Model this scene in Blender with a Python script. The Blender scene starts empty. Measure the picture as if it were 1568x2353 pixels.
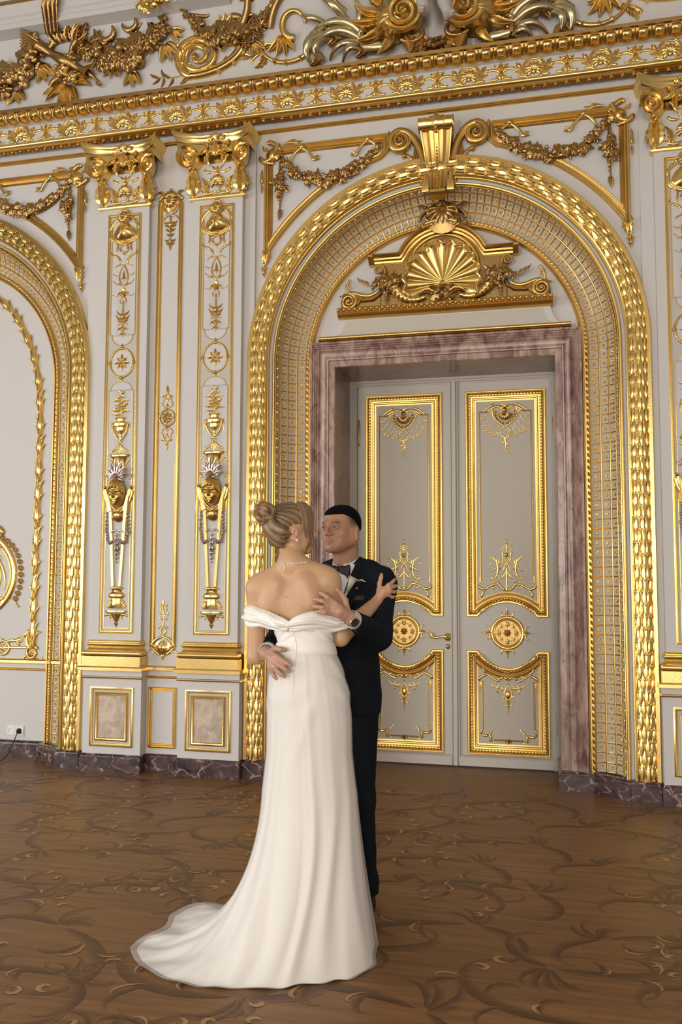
import bpy, math, random
import numpy as np
from mathutils import Matrix, Vector
sc = bpy.context.scene
COL = sc.collection
PI = math.pi
# ---------------------------------------------------------------- camera
cam_d = bpy.data.cameras.new('camera')
cam_d.sensor_fit = 'VERTICAL'; cam_d.sensor_height = 36.0
cam_d.lens = 1976 / 2353 * 36.0
cam_d.clip_start = 0.05; cam_d.clip_end = 80
cam = bpy.data.objects.new('camera', cam_d); COL.objects.link(cam)
def cam_axes(yaw, pitch, roll):
    f = np.array([math.sin(yaw)*math.cos(pitch), math.cos(yaw)*math.cos(pitch), math.sin(pitch)])
    r = np.array([math.cos(yaw), -math.sin(yaw), 0.0]); u = np.cross(r, f)
    c, s = math.cos(roll), math.sin(roll)
    return f, c*r + s*u, -s*r + c*u
F_, R_, U_ = cam_axes(-.2348, .0755, .0029)
M = Matrix(((R_[0], U_[0], -F_[0], .73214), (R_[1], U_[1], -F_[1], -6.07838), (R_[2], U_[2], -F_[2], 1.45), (0, 0, 0, 1)))
cam.matrix_world = M
sc.camera = cam
# ---------------------------------------------------------------- colour management, world, window light
sc.view_settings.view_transform = 'Standard'; sc.view_settings.look = 'None'
sc.view_settings.gamma = 1.0; sc.view_settings.use_curve_mapping = False
sc.view_settings.exposure = 0.0
wd = bpy.data.worlds.new('room_light'); sc.world = wd; wd.use_nodes = True
nt = wd.node_tree; nt.nodes.clear()
def N(nt, typ, **kw):
    n = nt.nodes.new(typ)
    for k, v in kw.items():
        if k.startswith('i_'):
            n.inputs[k[2:].replace('_', ' ')].default_value = v
        else:
            setattr(n, k, v)
    return n
wo = N(nt, 'ShaderNodeOutputWorld'); bg = N(nt, 'ShaderNodeBackground'); tc = N(nt, 'ShaderNodeTexCoord')
sep = N(nt, 'ShaderNodeSeparateXYZ'); nt.links.new(tc.outputs['Generated'], sep.inputs[0])
ramp = N(nt, 'ShaderNodeValToRGB'); mr = N(nt, 'ShaderNodeMapRange'); mr.inputs[1].default_value = -1; mr.inputs[2].default_value = 1
nt.links.new(sep.outputs[2], mr.inputs[0]); nt.links.new(mr.outputs[0], ramp.inputs[0])
cr = ramp.color_ramp
cr.elements[0].position = 0.0; cr.elements[0].color = (.11, .070, .036, 1)
cr.elements[1].position = 1.0; cr.elements[1].color = (.13, .095, .06, 1)
for p, c in ((.42, (.15, .100, .055, 1)), (.50, (.44, .40, .34, 1)), (.62, (.40, .35, .28, 1)), (.80, (.20, .155, .105, 1))):
    e = cr.elements.new(p); e.color = c
nt.links.new(ramp.outputs[0], bg.inputs[0]); nt.links.new(bg.outputs[0], wo.inputs[0]); bg.inputs[1].default_value = .40
def area(name, loc, target, sx, sy, power, col):
    d = bpy.data.lights.new(name, 'AREA'); d.shape = 'RECTANGLE'; d.size = sx; d.size_y = sy; d.energy = power; d.color = col
    o = bpy.data.objects.new(name, d); COL.objects.link(o); o.location = loc
    o.rotation_euler = (Vector(target) - Vector(loc)).to_track_quat('-Z', 'Y').to_euler()
    return o
# tall windows in the hall's left-hand wall and behind the photographer
for k, (wy, pw) in enumerate(((-3.4, 95), (-6.2, 125), (-9.0, 105))):
    area('window_light', (-7.2, wy, 2.0), (0, wy + 2.4, 1.3), 1.6, 3.0, pw, (.97, .98, 1.0))
for wx in (-3.0, 1.6):
    area('window_light', (wx, -12.5, 2.0), (wx * .4, 0, 1.2), 1.8, 3.2, 340, (1.0, .94, .85))
# ---------------------------------------------------------------- materials
def srgb(r, g, b):
    f = lambda c: (c / 12.92 if c <= .04045 else ((c + .055) / 1.055) ** 2.4)
    return (f(r / 255), f(g / 255), f(b / 255), 1)
def mat(name, col, rough=.5, metal=0., noise=0., nscale=20., bump=0., bscale=60., spec=None, extra=None):
    m = bpy.data.materials.new(name); m.use_nodes = True; t = m.node_tree
    b = t.nodes['Principled BSDF']; b.inputs['Base Color'].default_value = col
    b.inputs['Roughness'].default_value = rough; b.inputs['Metallic'].default_value = metal
    if spec is not None: b.inputs['Specular IOR Level'].default_value = spec
    tc = N(t, 'ShaderNodeTexCoord')
    if noise:
        n = N(t, 'ShaderNodeTexNoise'); n.inputs['Scale'].default_value = nscale; n.inputs['Detail'].default_value = 5
        t.links.new(tc.outputs['Object'], n.inputs['Vector'])
        mx = N(t, 'ShaderNodeMix', data_type='RGBA'); mx.inputs[6].default_value = tuple(max(0, c * (1 - noise)) for c in col[:3]) + (1,)
        mx.inputs[7].default_value = tuple(min(1, c * (1 + noise * .6)) for c in col[:3]) + (1,)
        t.links.new(n.outputs[0], mx.inputs[0]); t.links.new(mx.outputs[2], b.inputs['Base Color'])
    if bump:
        n2 = N(t, 'ShaderNodeTexNoise'); n2.inputs['Scale'].default_value = bscale; n2.inputs['Detail'].default_value = 3
        t.links.new(tc.outputs['Object'], n2.inputs['Vector'])
        bp = N(t, 'ShaderNodeBump'); bp.inputs['Strength'].default_value = bump; bp.inputs['Distance'].default_value = .01
        t.links.new(n2.outputs[0], bp.inputs['Height']); t.links.new(bp.outputs[0], b.inputs['Normal'])
    if extra: extra(t, b, tc)
    return m
M_wall = mat('white_plaster', (.585, .565, .545, 1), .75, noise=.03, nscale=3)
M_panel = mat('grey_plaster', (.50, .475, .42, 1), .75)
M_gold = mat('gilding', (.66, .435, .140, 1), .32, 1., noise=.25, nscale=9, bump=.12, bscale=160)
M_gold2 = mat('burnished_gilding', (.82, .585, .215, 1), .27, 1., noise=.20, nscale=7, bump=.06, bscale=120)
M_oldgold = mat('old_gilding', (.44, .275, .105, 1), .32, 1., noise=.30, nscale=8, bump=.16, bscale=120)
M_pale = mat('pale_gilding', (.58, .49, .28, 1), .28, 1., noise=.2, nscale=8)
M_silver = mat('silver_gilding', (.66, .56, .52, 1), .25, 1., noise=.2, nscale=12)
M_coffer = mat('coffer_ground', (.50, .435, .33, 1), .6)
M_door = mat('door_paint', (.50, .465, .41, 1), .5, noise=.03)
M_doorin = mat('door_panel_paint', (.45, .405, .335, 1), .5)
def veins(c1, c2, c3, sc1, sc2, vein_w, stretch=(1, 1, 1), rough=.25, amt=1.0):
    def ex(t, b, tc):
        mp = N(t, 'ShaderNodeMapping'); mp.inputs['Scale'].default_value = stretch
        t.links.new(tc.outputs['Object'], mp.inputs[0])
        nz = N(t, 'ShaderNodeTexNoise'); nz.inputs['Scale'].default_value = sc1; nz.inputs['Detail'].default_value = 8; nz.inputs['Roughness'].default_value = .65; nz.inputs['Distortion'].default_value = .8
        t.links.new(mp.outputs[0], nz.inputs['Vector'])
        r = N(t, 'ShaderNodeValToRGB'); r.color_ramp.elements[0].position = .36; r.color_ramp.elements[0].color = c1
        r.color_ramp.elements[1].position = .62; r.color_ramp.elements[1].color = c2
        t.links.new(nz.outputs[0], r.inputs[0])
        ad = N(t, 'ShaderNodeVectorMath', operation='MULTIPLY_ADD')
        nz2 = N(t, 'ShaderNodeTexNoise'); nz2.inputs['Scale'].default_value = sc2 * .8; nz2.inputs['Detail'].default_value = 4
        t.links.new(mp.outputs[0], nz2.inputs['Vector'])
        t.links.new(nz2.outputs[1], ad.inputs[0]); ad.inputs[1].default_value = (.28, .28, .28); t.links.new(mp.outputs[0], ad.inputs[2])
        vo = N(t, 'ShaderNodeTexVoronoi', feature='DISTANCE_TO_EDGE'); vo.inputs['Scale'].default_value = sc2
        t.links.new(ad.outputs[0], vo.inputs['Vector'])
        r2 = N(t, 'ShaderNodeValToRGB'); r2.color_ramp.elements[0].position = 0; r2.color_ramp.elements[0].color = (1, 1, 1, 1)
        r2.color_ramp.elements[1].position = vein_w; r2.color_ramp.elements[1].color = (0, 0, 0, 1)
        t.links.new(vo.outputs['Distance'], r2.inputs[0])
        mk = N(t, 'ShaderNodeMath', operation='MULTIPLY'); t.links.new(r2.outputs[0], mk.inputs[0])
        nz3 = N(t, 'ShaderNodeTexNoise'); nz3.inputs['Scale'].default_value = sc1 * 1.7
        t.links.new(mp.outputs[0], nz3.inputs['Vector'])
        rr = N(t, 'ShaderNodeMapRange'); rr.inputs[1].default_value = .42; rr.inputs[2].default_value = .62; t.links.new(nz3.outputs[0], rr.inputs[0])
        rr.inputs[4].default_value = amt
        t.links.new(rr.outputs[0], mk.inputs[1])
        mx = N(t, 'ShaderNodeMix', data_type='RGBA'); t.links.new(mk.outputs[0], mx.inputs[0])
        t.links.new(r.outputs[0], mx.inputs[6]); mx.inputs[7].default_value = c3
        t.links.new(mx.outputs[2], b.inputs['Base Color'])
    return ex
M_pink = mat('pink_marble', (.3, .2, .18, 1), .28, extra=veins(srgb(124, 92, 86), srgb(182, 156, 142), srgb(96, 62, 62), 5, 5.5, .06, (2.2, 2.2, .8), amt=.8))
M_jamb = mat('jamb_marble', (.2, .15, .13, 1), .2, extra=veins(srgb(120, 92, 76), srgb(158, 132, 112), srgb(98, 72, 60), 2.2, 3, .03, (1, 1, 1.2), amt=.5))
M_skirt = mat('dark_marble', (.05, .03, .03, 1), .22, extra=veins(srgb(48, 37, 39), srgb(92, 72, 72), srgb(190, 165, 160), 9, 7, .055, (1, 1, 1.3), amt=.8))
M_panelmarble = mat('cream_marble', (.5, .4, .35, 1), .3, extra=veins(srgb(150, 136, 120), srgb(206, 186, 166), srgb(216, 206, 192), 6, 9, .1, amt=.5))
M_white = mat('white_socket', (.75, .73, .69, 1), .35)
M_black = mat('black_rubber', (.012, .013, .016, 1), .45)
M_cherub = mat('cherub_stucco', (.46, .42, .38, 1), .65)
# ---------------------------------------------------------------- mesh builder
class MB:
    def __init__(s): s.v = []; s.q = []; s.t = []; s.n = 0; s.mq = []; s.mt = []; s.m = 0
    def add(s, v, q=None, t=None):
        v = np.asarray(v, float).reshape(-1, 3); s.v.append(v)
        if q is not None and len(q):
            q = np.asarray(q, int).reshape(-1, 4) + s.n; s.q.append(q); s.mq.append(np.full(len(q), s.m))
        if t is not None and len(t):
            t = np.asarray(t, int).reshape(-1, 3) + s.n; s.t.append(t); s.mt.append(np.full(len(t), s.m))
        s.n += len(v); return s
    def grid(s, P, cu=False, cv=False):
        P = np.asarray(P, float); n, m = P.shape[:2]
        I = np.arange(n * m).reshape(n, m)
        a = np.arange(n if cu else n - 1); b = np.arange(m if cv else m - 1)
        A, B = np.meshgrid(a, b, indexing='ij'); A2 = (A + 1) % n; B2 = (B + 1) % m
        q = np.stack([I[A, B], I[A2, B], I[A2, B2], I[A, B2]], -1).reshape(-1, 4)
        return s.add(P.reshape(-1, 3), q)
    def box(s, x0, x1, y0, y1, z0, z1):
        v = [(x, y, z) for x in (x0, x1) for y in (y0, y1) for z in (z0, z1)]
        return s.add(v, [(0, 1, 3, 2), (4, 6, 7, 5), (0, 4, 5, 1), (2, 3, 7, 6), (0, 2, 6, 4), (1, 5, 7, 3)])
    def tfm(s, f):
        s.v = [f(np.concatenate(s.v))] if s.v else []; return s
    def copy_from(s, o, f=None):
        v = np.concatenate(o.v); v = f(v) if f else v
        q = np.concatenate(o.q) if o.q else None; t = np.concatenate(o.t) if o.t else None
        return s.add(v, q, t)
    def build(s, name, mats, parent=None, loc=None, sharp=40, smooth=True):
        me = bpy.data.meshes.new(name); v = np.concatenate(s.v)
        if loc is not None: v = v - np.asarray(loc)
        nq = sum(map(len, s.q)); ntr = sum(map(len, s.t))
        me.vertices.add(len(v)); me.vertices.foreach_set('co', v.astype(np.float32).ravel())
        li = np.concatenate([np.concatenate(s.q).ravel() if nq else np.zeros(0, int), np.concatenate(s.t).ravel() if ntr else np.zeros(0, int)]).astype(np.int32)
        me.loops.add(len(li)); me.loops.foreach_set('vertex_index', li)
        me.polygons.add(nq + ntr)
        st = np.concatenate([np.arange(nq) * 4, nq * 4 + np.arange(ntr) * 3]).astype(np.int32)
        me.polygons.foreach_set('loop_start', st)
        mi = np.concatenate(s.mq + s.mt).astype(np.int32)
        me.polygons.foreach_set('material_index', mi)
        me.polygons.foreach_set('use_smooth', np.full(nq + ntr, bool(smooth)))
        me.update(calc_edges=True); me.validate()
        if smooth and sharp: me.set_sharp_from_angle(angle=math.radians(sharp))
        for m in (mats if isinstance(mats, (list, tuple)) else [mats]): me.materials.append(m)
        o = bpy.data.objects.new(name, me); COL.objects.link(o)
        if loc is not None: o.location = loc
        if parent is not None:
            o.parent = parent
            base = Vector(parent.location)
            p = parent.parent
            while p is not None: base += Vector(p.location); p = p.parent
            o.location = Vector(o.location) - base
        return o
def thing(name, label, cat, loc, group=None):
    o = bpy.data.objects.new(name, None); COL.objects.link(o); o.location = loc; o.empty_display_size = .1
    o['label'] = label; o['category'] = cat
    if group: o['group'] = group
    return o
def tag(o, label, cat, group=None):
    o['label'] = label; o['category'] = cat
    if group: o['group'] = group
    return o
def struct(o, label=None):
    o['kind'] = 'structure'
    if label: o['label'] = label
    return o
# ---------------------------------------------------------------- relief primitives: local (x, z, h), h = height off the wall
def place(X, Z, y=0., s=1., rot=0., mx=1, hs=1.):
    c, sn = math.cos(rot), math.sin(rot)
    def f(v):
        x = v[:, 0] * mx * s; z = v[:, 1] * s
        return np.stack([X + c * x - sn * z, y - v[:, 2] * s * hs, Z + sn * x + c * z], -1)
    return f
class RB(MB):
    """relief builder: everything is added in (x, z, h) and mapped by self.f"""
    def __init__(s, f=None): MB.__init__(s); s.f = f or place(0, 0)
    def at(s, *a, **k): s.f = place(*a, **k); return s
    def g(s, P, cu=False, cv=False):
        P = np.asarray(P, float); return s.grid(s.f(P.reshape(-1, 3)).reshape(P.shape), cu, cv)
    def tube(s, path, r, hs=1., base=0., m=7):
        p = np.asarray(path, float); n = len(p); r = np.broadcast_to(np.asarray(r, float), (n,))
        b = np.broadcast_to(np.asarray(base, float), (n,))
        d = np.gradient(p[:, :2], axis=0); d /= np.linalg.norm(d, axis=1)[:, None] + 1e-9
        nn = np.stack([-d[:, 1], d[:, 0]], -1)
        a = np.linspace(0, PI, m)
        xy = p[:, None, :2] + nn[:, None, :] * (r[:, None] * np.cos(a)[None, :])[..., None]
        h = b[:, None] + (r[:, None] * hs) * np.sin(a)[None, :]
        return s.g(np.concatenate([xy, h[..., None]], -1))
    def dome(s, x, z, rx, rz=None, h=None, base=0., n=10, m=4):
        rz = rz or rx; h = h or rx
        a = np.linspace(0, 2 * PI, n, endpoint=False); t = np.linspace(0, PI / 2, m)
        P = np.stack([x + rx * np.cos(a)[:, None] * np.cos(t)[None], z + rz * np.sin(a)[:, None] * np.cos(t)[None], base + h * np.sin(t)[None] + 0 * a[:, None]], -1)
        return s.g(P, cu=True)
    def polar(s, x, z, r, hf, nr=6, na=20, rf=None, base=0.):
        a = np.linspace(0, 2 * PI, na, endpoint=False)[:, None]; q = np.linspace(0, 1, nr)[None, :]
        rr = r * q * (rf(a) if rf else 1.)
        return s.g(np.stack([x + rr * np.cos(a), z + rr * np.sin(a), base + hf(q, a) + 0 * a], -1), cu=True)
    def rose(s, x, z, r, ph=0., base=0., n=5):
        s.polar(x, z, r, lambda q, a: r * (.12 + .38 * (1 - q ** 3) + .10 * np.cos(n * (a + ph)) * q ** 2), 4, 20, lambda a: 1 + .14 * np.cos(n * (a + ph)), base)
        s.polar(x, z, r * .66, lambda q, a: r * (.46 + .30 * (1 - q ** 2) + .09 * np.cos(4 * (a - ph) + 5 * q) * q), 4, 16, lambda a: 1 + .1 * np.cos(4 * (a - ph)), base)
        s.polar(x, z, r * .32, lambda q, a: r * (.70 + .22 * (1 - q ** 2) - .12 * (q < .3) + .05 * np.cos(3 * a + 7 * q)), 4, 10, None, base)
    def daisy(s, x, z, r, n=6, ph=0., base=0., h=.35):
        s.polar(x, z, r, lambda q, a: r * h * (.35 + .65 * np.abs(np.cos(n * (a + ph) / 2)) ** .7 * np.sin(PI * np.clip(q * 1.0, 0, 1) ** .8)), 5, n * 6, lambda a: .55 + .45 * np.abs(np.cos(n * (a + ph) / 2)) ** .5, base)
        s.dome(x, z, r * .26, h=r * .3, base=base + r * h * .3, n=8, m=3)
    def leaf(s, p0, p1, w, bend=0., lobes=4, h=.5, lift=0., base=0., nu=13, nv=7, curl=0.):
        p0 = np.array(p0, float); p1 = np.array(p1, float); d = p1 - p0; L = np.hypot(*d); nrm = np.array([-d[1], d[0]])
        u = np.linspace(0, 1, nu); c = p0[None] + u[:, None] * d[None] + (bend * 4 * u * (1 - u))[:, None] * nrm[None]
        t = np.gradient(c, axis=0); t /= np.linalg.norm(t, axis=1)[:, None]; nn = np.stack([-t[:, 1], t[:, 0]], -1)
        prof = np.sin(PI * np.clip(u, 0, 1) ** .62) ** .8 * .9 + .1 * (1 - u)
        saw = (1 - .32 * (1 - np.abs(np.sin(PI * lobes * u)) ** .6)) if lobes else 1 + 0 * u
        wv = w * prof * saw; v = np.linspace(-1, 1, nv)
        xy = c[:, None] + nn[:, None] * (wv[:, None] * v[None])[..., None] + t[:, None] * (.12 * w * (np.abs(v) ** 1.5))[None, :, None]
        hh = base + w * h * prof[:, None] * ((1 - np.abs(v) ** 1.6)[None] * .8 + .25 * np.cos(v * PI * 2.5)[None] + .25) + lift * w * (u[:, None] ** 2) + curl * w * (u[:, None] > .8) * (u[:, None] - .8) * -3
        hh[:, 0] = np.minimum(hh[:, 0], base); hh[:, -1] = np.minimum(hh[:, -1], base)
        if lift: hh[:, 0] += lift * w * u ** 2; hh[:, -1] += lift * w * u ** 2
        return s.g(np.concatenate([xy, hh[..., None]], -1))
    def shell(s, x, z, r, nf=9, a0=-.15 * PI, a1=1.15 * PI, H=.35, down=False, base=0., concave=False, nr=8, fl=.10):
        na = nf * 6 + 1; a = np.linspace(a0, a1, na)[:, None]; q = np.linspace(.06, 1, nr)[None, :]
        k = np.abs(np.cos((a - a0) / (a1 - a0) * PI * nf + PI / 2))
        rr = r * q * (1 + .09 * k * q)
        hh = base + r * (H * (np.sin(PI * np.clip(q, 0, 1) * .82 + .25) if not concave else (.25 + .75 * q ** 2)) + fl * (k - .4) * q)
        sg = -1 if down else 1
        s.g(np.stack([x + rr * np.cos(a), z + sg * rr * np.sin(a), hh + 0 * a], -1))
        # rim falls to the wall
        e = np.stack([x + rr[:, -1] * np.cos(a[:, 0]), z + sg * rr[:, -1] * np.sin(a[:, 0]), hh[:, -1]], -1); e2 = e.copy(); e2[:, 2] = base
        return s.g(np.stack([e, e2], 1))
    def scr(s, p0, p1, w, bend=1., a=3., b=3., hs=.8, base=0., n=46, w0=.35, w1=.35, ball=1.4, m=6):
        """C or S scroll from p0 to p1: bend = turning of the middle (rad), a / b = extra coil at each end (rad, signed)"""
        u = np.linspace(0, 1, n); k = bend + 0 * u
        k = k + a * 3 / .36 * np.clip((.36 - u) / .36, 0, 1) ** 2 + b * 3 / .36 * np.clip((u - .64) / .36, 0, 1) ** 2
        th = np.cumsum(k) / n; step = 1 / (1 + 1.6 * np.clip((.36 - u) / .36, 0, 1) * (abs(a) > 1) * .9 + 1.6 * np.clip((u - .64) / .36, 0, 1) * (abs(b) > 1) * .9)
        p = np.stack([np.cumsum(np.cos(th) * step), np.cumsum(np.sin(th) * step)], -1)
        d = p[-1] - p[0]; D = np.array(p1, float) - np.array(p0, float)
        z = complex(*D) / complex(*d)
        q = ((p[:, 0] + 1j * p[:, 1]) - complex(*p[0])) * z + complex(*p0)
        path = np.stack([q.real, q.imag], -1)
        r = w * np.minimum(1, np.minimum(w0 + u / .3 * (1 - w0), w1 + (1 - u) / .3 * (1 - w1)))
        s.tube(path, r, hs, base, m)
        if ball:
            for e, ww in ((0, w0), (-1, w1)):
                s.dome(path[e, 0], path[e, 1], w * ww * ball, h=w * ww * ball * 1.1 * hs + .0, base=base, n=8, m=3)
        return path
    def volute(s, x, z, r, turns=2.2, a0=0., cw=1, w=None, hs=.9, base=0., n=70, cone=.0, tail=None):
        u = np.linspace(0, 1, n); th = a0 + cw * u * turns * 2 * PI; rr = r * (1 - u) ** .85 * .93 + r * .06
        path = np.stack([x + rr * np.cos(th), z + rr * np.sin(th)], -1)
        w = w or r * .22; ww = w * (1 - .72 * u); b = base + cone * u
        if tail is not None: path = np.concatenate([tail, path]); ww = np.concatenate([np.full(len(tail), w), ww]); b = np.concatenate([np.full(len(tail), base), b])
        s.tube(path, ww, hs, b, 6); s.dome(x, z, r * .15, h=r * .2, base=base + cone, n=8, m=3); return path
    def beads(s, path, r, gap, base=0., hs=1.):
        p = np.asarray(path, float); d = np.r_[0, np.cumsum(np.hypot(*np.diff(p, axis=0).T))]; n = max(2, int(d[-1] / gap))
        for t in np.linspace(0, d[-1], n): s.dome(np.interp(t, d, p[:, 0]), np.interp(t, d, p[:, 1]), r, h=r * hs, base=base, n=8, m=3)
    def mould(s, path, prof, closed=False):
        """sweep profile [(offset to the left of travel, h)] along a 2-D path with mitred corners"""
        p = np.asarray(path, float); n = len(p); prof = np.asarray(prof, float)
        nx = np.roll(p, -1, 0) - p; pv = p - np.roll(p, 1, 0)
        if not closed: nx[-1] = pv[-1]; pv[0] = nx[0]
        nx /= np.linalg.norm(nx, axis=1)[:, None] + 1e-12; pv /= np.linalg.norm(pv, axis=1)[:, None] + 1e-12
        n1 = np.stack([-nx[:, 1], nx[:, 0]], -1); n0 = np.stack([-pv[:, 1], pv[:, 0]], -1)
        mm = n1 + n0; mm /= (np.sum(mm * n1, 1))[:, None] + 1e-9
        P = np.concatenate([p[:, None] + mm[:, None] * prof[None, :, :1], np.broadcast_to(prof[None, :, 1:], (n, len(prof), 1))], -1)
        return s.g(P, cu=closed)
    def lathe(s, x, prof, n=12, z0=0., depth=1.):
        """half turned vase: prof [(r, z)]"""
        pr = np.asarray(prof, float); a = np.linspace(0, PI, n)[None]
        return s.g(np.stack([x + pr[:, :1] * np.cos(a), z0 + pr[:, 1:] + 0 * a, depth * pr[:, :1] * np.sin(a)], -1))
def rect(x0, x1, z0, z1): return [(x0, z0), (x1, z0), (x1, z1), (x0, z1)]   # travel with the inside on the left
def step_prof(w, h):
    """flat-backed picture-frame moulding w wide and h high with two fillets and a hollow"""
    return [(0, 0), (0, h * .7), (w * .12, h), (w * .30, h), (w * .36, h * .72), (w * .44, h * .85), (w * .56, h * .85), (w * .62, h * .5), (w * .8, h * .42), (w * .86, h * .25), (w, h * .25), (w, 0)]
def arcpts(cx, cz, r, a0, a1, n=24):
    a = np.linspace(a0, a1, n); return np.stack([cx + r * np.cos(a), cz + r * np.sin(a)], -1)
def bez(p0, p1, p2, p3, n=20):
    t = np.linspace(0, 1, n)[:, None]; p0, p1, p2, p3 = map(np.array, (p0, p1, p2, p3))
    return (1 - t) ** 3 * p0 + 3 * t * (1 - t) ** 2 * p1 + 3 * t * t * (1 - t) * p2 + t ** 3 * p3
# ================================================================ THE SETTING
R_A, Z_S, CXL = 1.441, 3.064, -4.195       # arch outer radius, spring line, centre of the neighbouring arch
Z_B = .125                                  # top of the marble skirting
# ---- floor: boards with painted scroll inlay
def floor_tex(c1, c2):
    def ex(t, b, tc):
        mp = N(t, 'ShaderNodeMapping'); mp.inputs['Scale'].default_value = (.55, 7.5, 1); t.links.new(tc.outputs['Object'], mp.inputs[0])
        nz = N(t, 'ShaderNodeTexNoise'); nz.inputs['Scale'].default_value = 4; nz.inputs['Detail'].default_value = 8; nz.inputs['Roughness'].default_value = .62; nz.inputs['Distortion'].default_value = .3
        t.links.new(mp.outputs[0], nz.inputs['Vector'])
        r = N(t, 'ShaderNodeValToRGB'); r.color_ramp.elements[0].position = .3; r.color_ramp.elements[0].color = c1
        r.color_ramp.elements[1].position = .72; r.color_ramp.elements[1].color = c2; t.links.new(nz.outputs[0], r.inputs[0])
        br = N(t, 'ShaderNodeTexBrick'); br.inputs['Scale'].default_value = 1.0; br.inputs['Brick Width'].default_value = 1.7; br.inputs['Row Height'].default_value = .42
        br.inputs['Mortar Size'].default_value = .0012; br.inputs['Color1'].default_value = (.80, .80, .80, 1); br.inputs['Color2'].default_value = (1.08, 1.08, 1.08, 1); br.inputs['Mortar'].default_value = (.55, .55, .55, 1)
        t.links.new(tc.outputs['Object'], br.inputs['Vector'])
        mx = N(t, 'ShaderNodeMix', data_type='RGBA', blend_type='MULTIPLY'); mx.inputs[0].default_value = .55
        t.links.new(r.outputs[0], mx.inputs[6]); t.links.new(br.outputs[0], mx.inputs[7]); t.links.new(mx.outputs[2], b.inputs['Base Color'])
        bp = N(t, 'ShaderNodeBump'); bp.inputs['Strength'].default_value = .08; bp.inputs['Distance'].default_value = .004
        t.links.new(nz.outputs[0], bp.inputs['Height']); t.links.new(bp.outputs[0], b.inputs['Normal'])
    return ex
def floor_ink(t, b, tc):
    """painted scroll work: the board colour is toned by the ink amount stored on each stroke (red = umber, green = honey)"""
    floor_tex(srgb(106, 73, 44), srgb(146, 106, 66))(t, b, tc)
    src = b.inputs['Base Color'].links[0].from_socket
    at = N(t, 'ShaderNodeAttribute'); at.attribute_name = 'tone'; se = N(t, 'ShaderNodeSeparateColor'); t.links.new(at.outputs['Color'], se.inputs[0])
    nz = N(t, 'ShaderNodeTexNoise'); nz.inputs['Scale'].default_value = 26; nz.inputs['Detail'].default_value = 4; t.links.new(tc.outputs['Object'], nz.inputs['Vector'])
    for ch, col in ((0, srgb(66, 42, 27)), (1, srgb(186, 150, 102))):
        mu = N(t, 'ShaderNodeMath', operation='MULTIPLY'); mu.use_clamp = True; mr_ = N(t, 'ShaderNodeMapRange'); mr_.inputs[1].default_value = .25; mr_.inputs[2].default_value = .6; mr_.inputs[3].default_value = .85
        t.links.new(nz.outputs[0], mr_.inputs[0]); t.links.new(se.outputs[ch], mu.inputs[0]); t.links.new(mr_.outputs[0], mu.inputs[1])
        mx = N(t, 'ShaderNodeMix', data_type='RGBA'); t.links.new(mu.outputs[0], mx.inputs[0]); t.links.new(src, mx.inputs[6]); mx.inputs[7].default_value = col; src = mx.outputs[2]
    t.links.new(src, b.inputs['Base Color'])
M_floor = mat('parquet', (.3, .17, .09, 1), .42, spec=.35, extra=floor_ink)
fb = MB(); fb.grid([[(x, y, 0) for y in (-13.5, -6.2, .8)] for x in (-8, -3, 3, 8)]); INK = [np.zeros((12, 3))]
rnd = random.Random(11)
ZL = [0]
def comma(pts, w, m_, mid=.45):
    """brush stroke lying in the floor: drawn out to a point at both ends and swelling at mid"""
    p = np.asarray(pts, float); n = len(p); d = np.gradient(p, axis=0); d /= np.linalg.norm(d, axis=1)[:, None] + 1e-9
    nn = np.stack([-d[:, 1], d[:, 0]], -1); u = np.linspace(0, 1, n)
    ww = w * 1.15 * np.sin(PI * u ** (math.log(.5) / math.log(mid))) ** 1.0
    ZL[0] += 1; z = .0002 + ZL[0] * 2.2e-7 + (.0008 if m_ == 2 else 0); k = np.array([.95, .35, -.15, -.62]); P = p[:, None] + nn[:, None] * (ww[:, None] * k[None])[..., None]
    fb.grid(np.concatenate([P, np.full((n, 4, 1), z)], -1)); al = np.array([.95, .85, .55, .05])[None] * (1 - .75 * u ** 3)[:, None]; c = np.zeros((n, 4, 3)); c[..., m_ - 1] = al * (.9 if m_ == 1 else .95); INK.append(c.reshape(-1, 3))
def spiral_pts(x, y, L, ang, k0, k1, n=26):
    u = np.linspace(0, 1, n); k = k0 + (k1 - k0) * u ** 2; th = ang + np.cumsum(k) / n
    return np.stack([x + np.cumsum(np.cos(th)) * L / n, y + np.cumsum(np.sin(th)) * L / n], -1)
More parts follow.
